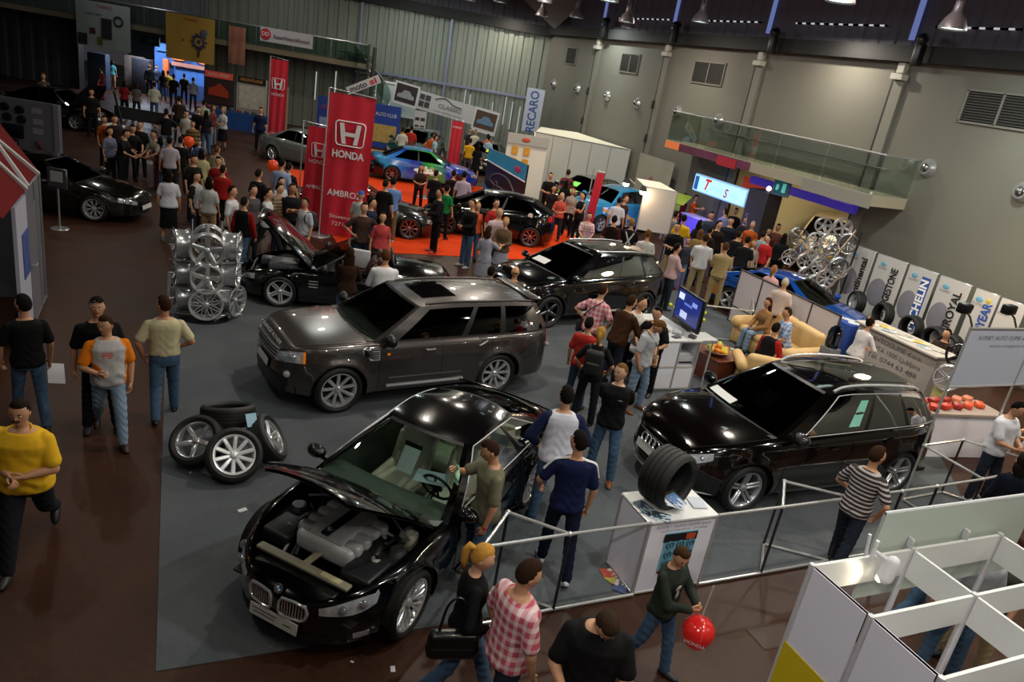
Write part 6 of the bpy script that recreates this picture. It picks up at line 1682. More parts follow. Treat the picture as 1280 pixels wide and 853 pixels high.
 for k in range(9):
  o = MB().rbox((0, 0, 0), (.22, .18, .12 + .1 * rnd.random()), .03).obj('sales_item', mat(rnd.choice(('9a9a9c', '6a2c24', 'b0b4b8', '3a3a40')), .4, noise=.4)); o.location = WP(-16.8 + k * .38, 37.75, .92); tag(o, ['red', 'pale', 'dark', 'round', 'tall', 'small', 'shiny', 'flat', 'grey'][k] + ' goods item on the blue base of the poster booth, %s from the left' % 'first second third fourth fifth sixth seventh eighth ninth'.split()[k], 'goods', 'goods on the blue booth base')
 for i, (lat, c, l) in enumerate(((-10.9, '233a86', 'blue poster panel with red lettering left of the spiral stair'), (-8.4, '24419a', 'blue and yellow poster panel right of the large flag'))):
  r = thing('poster_stand', l, 'panel', WP(lat, 38.6 if i == 0 else 39.8), rzW)
  MB().box((0, 0, 1.15), (1.5, .06, 2.2)).obj('panel', mat(c, .6, noise=.15), r, smooth=False)
  MB().box((0, -.04, .8), (1.2, .02, .9)).obj('picture', mat('7a8ca8' if i == 0 else 'b89a5a', .5, noise=.5, scale=6), r, smooth=False)
  lettering('AUTO KLUB', mat('c83c3c' if i == 0 else 'd8d8e0', .5), r, T(0, -.05, 1.75), size=.26, fit=1.1)
 o = MB().rbox((0, 0, .28), (1.9, .9, .56), .04).obj('low_podium', mat('b8841c', .5, noise=.1)); o.location = WP(-7.7, 34.6); o.rotation_euler = (0, 0, rzW); tag(o, 'low yellow podium behind the large red flag', 'podium')
def build_display_left():
 r = thing('booth_cabin', 'grey panel cabin with red roof fascia and door at the left edge', 'booth', (0, 0, 0))
 gp = mat('5c5a62', .6, noise=.05); al = mat('9a9aa0', .35, .8)
 x0, x1, y0, y1, h = -3.6, -2.15, 11.6, 14.85, 2.25
 MB().box((x1, (y0 + y1) / 2 + .9, h / 2), (.04, y1 - y0 - 1.8, h)).obj('side_wall', gp, r, smooth=False)
 MB().box(((x0 + x1) / 2 - .6, y1, h / 2), (x1 - x0 + 1.2, .04, h)).obj('rear_wall', gp, r, smooth=False)
 for y in (y1, y1 - .55, y1 - 1.45): MB().tube([(x1 + .03, y, 0), (x1 + .03, y, h)], .025, 6).obj('profile', al, r)
 for z in (.03, h): MB().tube([(x1 + .03, y0 + 1.75, z), (x1 + .03, y1, z)], .025, 6).obj('profile', al, r)
 MB().box((x1 + .03, y1 - 1.0, .98), (.03, .78, 1.9)).obj('door', mat('66646c', .5), r, smooth=False)
 MB().tube([(x1 + .06, y1 - 1.30, 1.0), (x1 + .11, y1 - 1.30, 1.0), (x1 + .11, y1 - 1.16, 1.0)], .014, 6).obj('door_handle', STEEL, r)
 wp = MB().box((x1 + .03, y1 - 1.95, 1.1), (.05, .9, 2.2)).obj('poster_wall', mat('a8a8b8', .5), r, smooth=False)
 MB().box((x1 + .06, y1 - 1.80, 1.35), (.02, .5, .7)).obj('blue_picture', mat('3c4f86', .5, noise=.6, scale=4), r, smooth=False)
 q = MB(); q.add([(x1 + .05, y0, h), (x1 + .05, y1, h), (x1 - .5, y1, 3.05), (x1 - .5, y0, 3.05)], [(0, 1, 2, 3)]); q.add([(x1 + .05, y1, h), (x1 - .5, y1, 3.05), (-4.5, y1, 3.05), (-4.5, y1, h)], [(0, 3, 2, 1)])
 q.obj('roof_fascia', mat('5e1012', .8, noise=.1, scale=4, spec=.1), r, smooth=False)
 for a, b in (((x1 + .06, 14.6, h + .03), (x1 - .45, 13.9, 2.98)), ((x1 + .06, 13.55, h + .03), (x1 - .45, 13.9, 2.98)), ((x1 + .06, 13.4, h + .03), (x1 - .45, 13.0, 2.98))): MB().tube([a, b], .04, 5).obj('white_stripe', mat('a8a4a4', .5), r)
 c = Vector((-3.75, 24.9, 0)); rz = rzW + .10
 r = thing('parts_board', 'large grey board with exhaust pipes and tuning parts mounted on it', 'display board', c, rz)
 MB().box((-.35, 0, 1.1), (2.5, .08, 2.2)).obj('board', mat('54535c', .6, noise=.08), r, smooth=False)
 MB().box((.82, -.05, 1.1), (.14, .06, 2.2)).obj('edge_strip', mat('6a6a72', .5), r, smooth=False)
 rnd = random.Random(9); dk = mat('17161a', .35, .5); rr = mat('4a1a1c', .4)
 def add(nm, m, f): q = MB(); f(q); q.obj(nm, m, r)
 for x, z in ((-.55, 1.95), (-.15, 1.92), (-.5, 1.68), (-.12, 1.66)): add('round_part', dk, lambda q: q.lathe([(0, -.08), (.10, -.08), (.12, 0)], 14, axis='y', M=Tm(x, -.04, z)))
 for pts in ([(-1.5, 1.75), (-1.2, 1.82), (-1.05, 2.05), (-.9, 2.1)], [(-1.5, 1.35), (-1.2, 1.5), (-.95, 1.45)], [(-1.3, 1.0), (-1.1, .85), (-.8, .95), (-.7, .75)], [(-.4, .62), (.1, .58), (.35, .7), (.4, 1.0), (.28, 1.15)], [(-1.4, .35), (-.9, .45), (-.3, .36), (.4, .42)]):
  add('exhaust_pipe', dk if pts[0][1] > .7 else rr, lambda q: q.tube(bez([(a, -.12, b) for a, b in pts]), .05, 8))
 add('parts_case', dk, lambda q: q.rbox((-.35, -.08, 1.33), (.55, .1, .36), .02)); add('muffler', dk, lambda q: q.capsule((-.75, -.12, .85), (-.3, -.12, 1.0), .10, .10, 12)); add('muffler', dk, lambda q: q.capsule((-1.1, -.12, 1.1), (-.9, -.12, 1.3), .12, .10, 12))
 for x, z in ((.3, 1.95), (.32, 1.66), (.3, 1.4)): add('info_card', mat('75757c', .5), lambda q: q.box((x, -.05, z), (.28, .01, .16)))
 r = thing('notice_stand', 'notice frame on a slim chrome pole in front of the long black coupe', 'sign', (-2.45, 19.7, 0), rzW)
 MB().lathe([(0, .03), (.18, .02), (.2, 0), (0, 0)], 20).obj('foot', STEEL, r); MB().tube([(0, 0, 0), (0, 0, .95)], .022, 8).obj('pole', STEEL, r)
 MB().rbox((0, 0, 1.18), (.46, .04, .46), .01, 1).obj('frame', mat('66666a', .3, .7), r); MB().box((0, -.025, 1.18), (.38, .01, .38)).obj('backing', mat('3c3c40', .5), r, smooth=False); MB().box((0, -.035, 1.22), (.28, .01, .24)).obj('notice', mat('9a9aa0', .5), r, smooth=False)
 P = G(180, 222); r = thing('demo_table', 'small white frame table with papers, crowd leaning over it', 'table', (P.x, P.y, 0), rzW)
 MB().rbox((0, 0, .92), (.95, .6, .05), .01, 1).obj('table_top', mat('86868c', .4), r); MB().box((0, 0, .5), (.9, .55, .03)).obj('shelf', mat('86868c', .5), r, smooth=False)
 for x in (-.44, .44):
  for y in (-.26, .26): MB().tube([(x, y, 0), (x, y, .92)], .02, 6).obj('leg', PIPE, r)
 for i, (x, y) in enumerate(((-.25, .05), (.1, -.05), (.3, .12))): sheet(['left', 'middle', 'right'][i] + ' paper on the small demo table of the left crowd', Vector((P.x, P.y, .95)) + Matrix.Rotation(rzW, 3, 'Z') @ Vector((x, y, 0)), .24, .2, mat('a8a8a8', .6), rz=i)
 P = G(157, 158); r = thing('barrier_bench', 'low dark rail with a black pole and shiny foot in the left crowd', 'barrier', WP(-17.6, 31.4), rzW)
 MB().tube([(0, 0, .1), (-.35, 0, 1.6)], .05, 8).obj('pole', BLKPLAST, r); MB().box((1.6, .3, .75), (4.2, .12, .5)).obj('rail_panel', mat('2c2e30', .5), r, smooth=False); MB().ball((0, 0, .2), .12, 10, 8).obj('foot', CHROME, r)
def build_rims():
 C0 = G(258, 404); cx, cy = C0.x, C0.y + .35
 fw = Vector((cx, cy)).normalized(); ang = atan2(fw.y, fw.x) - pi / 2
 r = thing('rim_rack', 'chrome tree rack holding alloy rims on three levels', 'rack', (cx, cy, 0), ang)
 MB().tube([(0, 0, 0), (0, 0, 1.75)], .04, 10).obj('mast', PIPE, r); MB().lathe([(0, .05), (.45, .02), (.48, 0), (0, 0)], 24).obj('base', mat('2b2b2d', .4, .7), r)
 for x in (-.24, .24):
  MB().tube([(x, -.12, .12), (x, -.12, 1.85)], .012, 6).obj('rod', PIPE, r)
 sz = [.29, .27, .29]
 for k, z in enumerate((.34, .82, 1.34)):
  for dx, dy in ((-.62, 0), (.62, 0), (0, -.36), (0, .45)): MB().tube([(0, 0, z), (dx, dy, z)], .014, 6).obj('arm', PIPE, r)
  for sg in (-1, 1): MB().tube([(sg * .62, -.1, z - .24), (sg * .25, -.2, z - .24)], .010, 6).obj('hook', CHROME, r)
 M0 = Matrix.Translation((cx, cy, 0)) @ Matrix.Rotation(ang, 4, 'Z')
 lv = ('bottom', 'middle', 'top'); G_ = 'alloy rims on the left tree rack'
 st = [('mesh', 9), ('star', 5), ('star', 5)]; mt = [CHROME, CHROME, mat('b4b6ba', .30, .7)]
 for k, z in enumerate((.36, .84, 1.36)):
  R = sz[k]
  for nm, off, tz, s2 in (('front', (0, -.30, 0), 0, 1), ('left', (-.42, .02, 0), -1.35, 1), ('right', (.42, .02, 0), 1.35, 1), ('rear', (.02, .36, 0), pi, 1)):
   if nm == 'right' and k == 0: tz = 1.0; off = (.44, -.05, 0)
   P = M0 @ Vector((off[0], off[1], z)); Rr = R * (1.0 if nm != 'rear' else .95)
   lab = {'front': '%s rim on the %s level of the tree rack, facing the camera' % (('fine-spoked chrome', 'five-spoke chrome', 'five-spoke silver')[k], lv[k]), 'left': 'rim showing its barrel on the left of the %s level of the tree rack' % lv[k], 'right': 'rim showing its barrel on the right of the %s level of the tree rack' % lv[k], 'rear': 'rim behind the mast on the %s level of the tree rack' % lv[k]}[nm]
   wheel_rim(lab, P, (0, random.random() * .6, ang + tz), Rr, st[k] if nm == 'front' else ('vee', 7), mt[k] if nm == 'front' else mat('b4b5b8', .25, .7), .32 if nm != 'front' else .26, G_)
 r = thing('rim_rack', 'tall slanted rack of long chrome bars carrying rows of alloy rims, by the alcove', 'rack', (16.6, 15.9, 0))
 O = Vector((16.6, 15.9, 0))
 X = lambda py: 17.35 - (py - 285) * .009
 E_ = lambda px, py: at_x(px, py, X(py)) - O
 for a, b in (((971, 327), (1004, 303)), ((986, 334), (1046, 282)), ((1003, 341), (1058, 296)), ((1016, 356), (1070, 288)), ((1030, 364), (1064, 334))): MB().tube([E_(*a), E_(*b)], .028, 8).obj('bar', mat('c8b4a4', .2, .6), r)
 MB().box((.4, -.2, .15), (.5, 3.0, .3)).obj('base', BLKPLAST, r, smooth=False)
 for px in (1000, 1030, 1052): q = E_(px, 330); MB().tube([(q.x + .3, q.y, .2), (q.x + .4, q.y, q.z + .9)], .03, 6).obj('upright', BLKPLAST, r)
 styles = [('twin', 5), ('star', 5), ('vee', 6), ('blade', 9), ('mesh', 8), ('fine', 12), ('swirl', 7)]
 R_ = [(1028, 283, 'top row, left'), (1052, 285, 'top row, right'), (997, 297, 'second row, far left, green-tinged'), (1018, 302, 'second row, left middle'), (1036, 304, 'second row, right middle'), (1059, 306, 'second row, far right'), (985, 322, 'third row, far left'), (1019, 318, 'third row, middle'), (1042, 318, 'third row, right'), (1005, 328, 'fourth row, left'), (1024, 334, 'fourth row, middle'), (1047, 336, 'fourth row, right'), (1007, 345, 'fifth row, left'), (1031, 350, 'fifth row, right'), (1019, 357, 'sixth row'), (1026, 369, 'lowest, above the blue car')]
 for k, (px, py, l) in enumerate(R_):
  for dd in range(1): wheel_rim('alloy rim on the slanted rack, ' + l, E_(px, py) + O + Vector((.16, .12, 0)), (0, random.random(), -.75 + .3 * random.random()), .235 + .02 * (k % 3), styles[k % 7], (ALLOY, CHROME, mat('a4a6ac', .25, .8))[k % 3], .24, 'alloy rims on the slanted rack')
def wheel_set(label, P, rot, R, rr, w, style, metal, group=None, rim=True):
 """a loose wheel: tyre with rim as its part"""
 o = link('wheel' if rim else 'tyre', tyre_mesh(R, rr, w)); o.location = P; o.rotation_euler = rot
 tag(o, label, 'wheel' if rim else 'tyre', group)
 if rim:
  q = link('rim', rim_mesh(style, metal), o); q.scale = (rr, w * .95, rr)
 return o
def build_tyres():
 c = G(273, 590); g_ = 'wheels heaped on the carpet'
 C = Vector((.62, 8.72, 0)); a = atan2(C.y, C.x) - pi / 2
 A = Matrix.Rotation(a, 3, 'Z')
 def at(x, y, z): return C + A @ Vector((x, y, z))
 wheel_set('wheel with ten flat silver spokes leaning at the front of the heap', at(.06, -.30, .285), (radians(-38), .1, a + .05), .335, .25, .23, ('blade', 10), mat('dcdde0', .28, .3), g_)
 wheel_set('wheel with broad silver spokes leaning on the left of the heap', at(-.36, .02, .30), (radians(-48), .2, a - .85), .33, .24, .23, ('star', 5), mat('c2c3c6', .25, .8), g_)
 wheel_set('wheel leaning on the right of the heap, showing bright spokes edge-on', at(.46, .06, .30), (radians(-38), .5, a + 1.05), .33, .24, .23, ('twin', 5), mat('cfd0d3', .25, .8), g_)
 wheel_set('tyre lying flat on top at the back of the heap', at(-.02, .44, .46), (radians(-108), .0, a + .05), .34, .25, .26, None, None, g_, rim=False)
 sheet('pale blue price card stuck between the heaped wheels', at(.26, .02, .60), .13, .17, mat('8fb8cc', .5), rz=a + .3, cat='card', name='price_card', rx=.9)
 r = thing('podium', 'white panel podium in chrome frame with poster on its front, carrying a large tyre', 'podium', (0, 0, 0))
 panel_box(r, 4.62, 5.38, 5.52, 5.95, .95)
 F = lambda x, z: Matrix.Translation((x, 5.365, z)) @ XZ
 MB().box((5.08, 5.368, .54), (.42, .006, .52)).obj('poster', mat('6aa8c0', .5, noise=.15, scale=12), r, smooth=False)
 MB().box((5.07, 5.364, .735), (.44, .006, .10)).obj('poster_header', mat('141418', .5), r, smooth=False); MB().box((5.20, 5.360, .735), (.12, .006, .07)).obj('poster_badge', mat('b84c28', .5), r, smooth=False)
 MB().box((5.08, 5.364, .285), (.42, .006, .03)).obj('poster_footer', mat('7a1c20', .5), r, smooth=False)
 for i in range(3):
  for j in range(3):
   q = MB(); q.tube([(4.95 + i * .135 + .045 * cos(t), 5.360, .64 - j * .125 + .045 * sin(t)) for t in np.linspace(0, 2 * pi, 16)[:-1]], .010, 4, closed=True)
   for t in range(5): q.tube([(4.95 + i * .135, 5.360, .64 - j * .125), (4.95 + i * .135 + .04 * cos(t * 1.256), 5.360, .64 - j * .125 + .04 * sin(t * 1.256))], .005, 4)
   q.obj('wheel_picture', mat('2f5a6c', .5), r)
 lettering('WSP Italy', WHT, r, F(5.02, .735), size=.06, fit=.20)
 lettering('KOMET AUTO GUME d.o.o.', mat('8a93a2', .5), r, F(5.08, .89), size=.06, fit=.72); lettering('vulkanizerstvo  prodaja', mat('9a9a98', .5), r, F(5.10, .835), size=.04, fit=.62)
 tag(wheel_set('large wide tyre without rim standing on the white podium', (4.98, 5.72, .95 + .335), (0, 0, radians(20)), .335, .255, .36, None, None, rim=False), 'large wide tyre without rim standing on the white podium', 'tyre')
 for i, (x, y, rz, w, m, l) in enumerate(((4.72, 5.52, .5, .16, paper_mat('2c3a48', 'a8b4c0', 30), 'dark patterned leaflet fanned at the left of the podium top'), (4.80, 5.46, .9, .16, paper_mat('31414e', 'b8c4cc', 34), 'second dark leaflet overlapping at the left of the podium top'), (4.70, 5.66, .2, .15, paper_mat('3a4a58', '9aa8b4', 28), 'dark leaflet at the rear left of the podium top'), (5.40, 5.62, -.2, .18, mat('b4bac6', .5), 'pale leaflet at the right of the podium top'))):
  sheet(l, (x, y, .966 + .003 * i), w, .22, m, rz, group=None)
 for i, (y, z, rz, l) in enumerate(((5.58, .99, .6, 'white leaflet standing inside the big tyre'), (5.60, 1.0, -.3, 'blue printed leaflet inside the big tyre'))):
  o = sheet(l, (5.0 + .06 * i, y - .02, 1.045 + .02 * i), .17, .2, mat('c8ccd8', .5) if i == 0 else paper_mat('5a7aa8', 'd0d4dc', 24), .7 + rz, rx=.25)
 for i, (px, py, c) in enumerate(((768, 727, ('b8b048', '3c4a78')), (762, 718, ('b84a3c', 'd8d0c0')), (775, 735, ('4a5a8a', 'd0c8b8')))):
  P = G(px, py); sheet(['yellow', 'red', 'blue'][i] + ' printed leaflet on the carpet at the left foot of the podium', (P.x, P.y, .015 + i * .004), .15, .21, paper_mat(*c, 22), .4 + i)
 rail_run('chrome tube barrier left of the podium, folded into a triangle behind the standing visitors', [(4.62, 5.36), (3.62, 5.34), (2.66, 5.30), (3.13, 5.80), (3.62, 5.34)], posts=[(3.62, 5.34), (2.66, 5.30), (3.13, 5.80)])
 rail_run('long chrome tube barrier from the podium past the black SUV', [(5.52, 5.36), (6.46, 5.37), (7.6, 5.39), (9.2, 5.42), (10.18, 5.46)], posts=[(6.46, 5.37), (7.6, 5.39), (8.5, 5.40), (9.2, 5.42)])
 rail_run('triangular barrier brace between podium and striped-shirt visitor', [(6.46, 5.37), (6.93, 5.86), (7.6, 5.39)], posts=[(6.93, 5.86)])
 rail_run('chrome tube barrier corner at the rear of the black SUV', [(10.18, 5.46), (10.15, 6.4), (11.12, 6.46), (11.9, 5.6), (10.18, 5.46)], posts=[(10.18, 5.46), (10.15, 6.4), (11.12, 6.46), (11.9, 5.6)])
 r = thing('notice_board', 'big white board on poles with two clip spotlights, right edge', 'board', (10.15, 6.4, 0))
 for x in (0, 1.5, 2.9): MB().tube([(x, 0, 0), (x, 0, 2.86)], .018, 8).obj('pole', PIPE, r)
 for z in (1.93, 2.84): MB().tube([(0, 0, z), (2.9, 0, z)], .018, 8).obj('frame_bar', PIPE, r)
 MB().box((1.45, 0, 2.385), (2.86, .012, .88)).obj('panel', mat('b9bfd0', .5, noise=.03), r, smooth=False)
 lettering('KOMET AUTO GUME d.o.o.', mat('7a8494', .5), r, Matrix.Translation((.85, -.012, 2.70)) @ XZ, size=.09, fit=1.2); lettering('www.avtogume.si', mat('8a8a90', .5), r, Matrix.Translation((.95, -.012, 2.58)) @ XZ, size=.06, fit=.8)
 for i, x in enumerate((.02, 1.0)):
  q = thing('clip_spotlight', ['left', 'right'][i] + ' black clip spotlight on top of the big white board', 'spotlight', (10.15 + x, 6.4, 2.86), 0)
  MB().tube([(0, 0, 0), (0, .08, .12), (-.04, .14, .18)], .014, 6).obj('arm', BLKPLAST, q); MB().rbox((-.06, .16, .22), (.20, .14, .15), .03, 2, M=None).obj('lamp_head', BLKPLAST, q); MB().box((-.06, .235, .22), (.15, .01, .11)).obj('lamp_glass', mat('c8d8dc', .2, emit=.3), q)
 r = thing('display_counter', 'low white counter with tray of red goods under the big board', 'counter', (12.6, 7.7, 0), -.15)
 MB().rbox((0, 0, .4), (1.7, .6, .8), .01, 1).obj('body', WHITEPANEL, r); MB().rbox((0, 0, .84), (1.75, .65, .06), .01, 1).obj('tray', mat('9a8f88', .4), r)
 rnd = random.Random(4)
 for k in range(10):
  o = MB().rbox((0, 0, 0), (.2 + .06 * rnd.random(), .16, .1), .04).obj('packet', mat(rnd.choice(('b0301c', 'c8502c', '8c2418', 'c0785c')), .4, noise=.4)); o.location = (11.95 + (k % 5) * .30, 7.62 + (k // 5) * .24, .92); o.rotation_euler = (0, 0, rnd.random()); tag(o, 'red packet lying in the counter tray, %s row, place %d from the left' % (('front', 'back')[k // 5], k % 5 + 1), 'packet', 'red packets in the tray')
BRANDS = [('Continental', '1c1c1e', None), ('BRIDGESTONE', '1c1c1e', None), ('MICHELIN', 'f0f0f0', '28509c'), ('UNIROYAL', '1c1c1e', None), ('GOODYEAR', '2c4c9c', None), ('', '3a5a9c', None)]
def build_tyre_stand():
 ys = [(15.42, 14.48), (14.43, 13.42), (13.38, 12.49), (12.44, 11.53), (11.40, 10.75), (10.70, 10.05)]
 for i, ((a, b), (nm, c, bg)) in enumerate(zip(ys, BRANDS)):
  r = thing('tyre_banner', ('white tyre-brand banner with vertical lettering %s, %s from the left of the row' if nm else 'white tyre banner bare of big lettering%s, %s from the left of the row') % (nm.upper(), ('first', 'second', 'third', 'fourth', 'fifth', 'sixth')[i]), 'banner', (17.75 - .06 * max(0, i - 3), (a + b) / 2, 0), -pi / 2, 'tyre-brand banners')
  w = a - b - .05
  MB().rbox((0, 0, 1.0), (w, .03, 2.0), .005, 1).obj('sheet', mat('b9b6b4', .5, noise=.03), r); MB().rbox((0, .02, 2.0), (w + .03, .05, .04), .01, 1).obj('top_bar', STEEL, r)
  T = lambda x, z, y=-.025: Matrix.Translation((x, y, z)) @ XZ
  V = lambda x, z: Matrix.Translation((x, -.032, z)) @ Matrix.Rotation(-pi / 2, 4, 'Y') @ XZ
  if i < 4: MB().ball((-.16 * w, -.012, .98), (.33 * w, .018, .40), 20, 10).obj('grey_oval', mat('77757f', .5, noise=.15, scale=3), r)
  MB().ball((-.22 * w, -.016, 1.78), (.10, .012, .07), 12, 6).obj('logo', mat('6aa0b8', .5), r); lettering('KOMET', mat('6a6a70', .5), r, T(-.20 * w, 1.66), size=.09)
  if bg: MB().box((.22 * w, -.020, 1.10), (.26, .01, 1.45)).obj('lettering_ground', mat(bg, .5), r, smooth=False)
  if nm: lettering(nm, mat(c, .5), r, V(.22 * w, 1.08), size=.30, fit=1.35 if len(nm) > 5 else .8, bold=.010)
  if i == 4: MB().ball((.16 * w, -.016, 1.80), (.07, .012, .07), 12, 6).obj('round_logo', mat('b8a83c', .5), r)
  if nm == 'UNIROYAL': MB().box((.22 * w, -.022, .30), (.22, .01, .14)).obj('red_block', mat('a83030', .5), r, smooth=False)
 g_ = 'tyres standing before the brand banners'
 for i, (px, py, z, R) in enumerate(((1070, 380, .62, .32), (1104, 393, .62, .33), (1140, 407, .62, .33), (1166, 430, .62, .33), (1184, 440, .62, .33))):
  P = at_x(px, py, 17.2 - .1 * i); P.z = .325 + R
  o = wheel_set(['tyre standing in front of the first brand banner', 'tyre standing between the second and third brand banner', 'tyre standing behind the man at the tyre counter', 'tyre with red centre card before the fourth brand banner', 'wheel with bright rim at the right end of the tyre row'][i], P, (0, 0, radians(70 + 5 * i)), R, .23, .26, ('twin', 5), ALLOY, g_, rim=i in (0, 4))
  if i == 3: MB().lathe([(0, -.1), (.22, -.1)], 20, axis='y').obj('centre_disc', mat('c0bcb8', .5), o); MB().box((.06, -.105, 0), (.16, .01, .26)).obj('red_card', mat('b8402c', .5), o, smooth=False)
 r = thing('tyre_bench', 'dark low bench carrying the row of tyres', 'bench', (17.0, 13.0, 0)); MB().rbox((.22, 0, .16), (.5, 5.4, .32), .02).obj('top', mat('2a2a30', .5), r); MB().box((.22, 0, .02), (.4, 5.2, .04)).obj('plinth', BLKMATTE, r, smooth=False)
 r = thing('cloth_table', 'small table under a blue cloth with white brochures, beyond the tyre counter', 'table', (14.45, 11.95, 0)); MB().rbox((0, 0, .46), (.62, .8, .92), .03, 2).obj('cloth', mat('1c3f8c', .8, noise=.15), r)
 for k in range(3): sheet('white brochure on the blue cloth table, ' + ('left', 'middle', 'right')[k], (14.4 + .08 * (k % 2), 12.2 - k * .25, .925), .2, .28, mat('c4c8cc', .5), .4 * k, 'brochure', 'brochure')
 r = thing('tyre_counter', 'long light counter with company lettering on its front, before the brand banners', 'counter', (0, 0, 0))
 MB().rbox((14.5, 10.38, .53), (.62, 2.05, 1.06), .01, 1).obj('body', mat('a6a09a', .5, noise=.03), r); MB().rbox((14.46, 10.38, 1.08), (.74, 2.15, .05), .01, 1).obj('worktop', mat('b8b2aa', .35, noise=.05), r)
 for k, (s, w) in enumerate((('AVTOGUME d.o.o.', 1.3), ('GUTA 1000 Ljubljana', 1.35), ('Tel: 0744 63 488', 1.3), ('www.avtogume.si', 1.1))):
  lettering(s, mat('4a4a4e', .5), r, Matrix.Translation((14.185, 10.30, .88 - k * .19)) @ Matrix.Rotation(-pi / 2, 4, 'Z') @ XZ, size=.15, fit=w)
 lettering('G', INK, r, Matrix.Translation((14.185, 11.25, .80)) @ Matrix.Rotation(-pi / 2, 4, 'Z') @ XZ, size=.22)
 cols = [('c8c4bc', 'd8d4cc'), ('c8a83c', 'd8d0b8'), ('8a9aac', 'd0d0d4'), ('b4b0a8', '7a7a80')]
 for k in range(8):
  sheet('%s brochure on the tyre counter, %s from the far end' % (('white', 'yellow', 'bluish', 'grey')[k % 4], ('first', 'second', 'third', 'fourth', 'fifth', 'sixth', 'seventh', 'eighth')[k]), (14.35 + .2 * (k % 2), 11.2 - k * .23, 1.112 + .004 * (k % 3)), .22, .30, paper_mat(*cols[k % 4], 20), .3 * (k % 3), 'brochure', 'brochure', 'brochures on the tyre counter')
 o = MB().rbox((0, 0, 0), (.06, .10, .1), .03).obj('orange_lamp', emis('ff9a30', 1.5)); o.location = (14.4, 11.35, 1.16); tag(o, 'small orange light at the far end of the tyre counter', 'lamp')
 P = G(1160, 510)
 r = thing('rim_stand', 'slim stand with a tilted card at the near end of the tyre counter', 'stand', (13.9, 8.75, 0)); MB().tube([(0, 0, 0), (0, 0, 1.2)], .03, 8).obj('post', PIPE, r); MB().rbox((0, 0, .04), (.4, .4, .06), .02).obj('foot', WHITEPANEL, r); MB().rbox((-.12, .05, .45), (.02, .3, .55), .01, 1).obj('card', mat('b8b070', .5), r)
 wheel_rim('silver five-spoke rim mounted low on the stand at the near end of the tyre counter', (13.78, 8.75, .92), (0, .3, -1.0), .25, ('twin', 5), mat('c4c4c8', .25, .8), .22, 'rims on the stand by the tyre counter')
 wheel_rim('dark chrome rim mounted above the silver one by the tyre counter', (14.1, 8.9, 1.32), (0, .3, -.9), .24, ('star', 5), mat('4a4c50', .15, 1), .22, 'rims on the stand by the tyre counter')
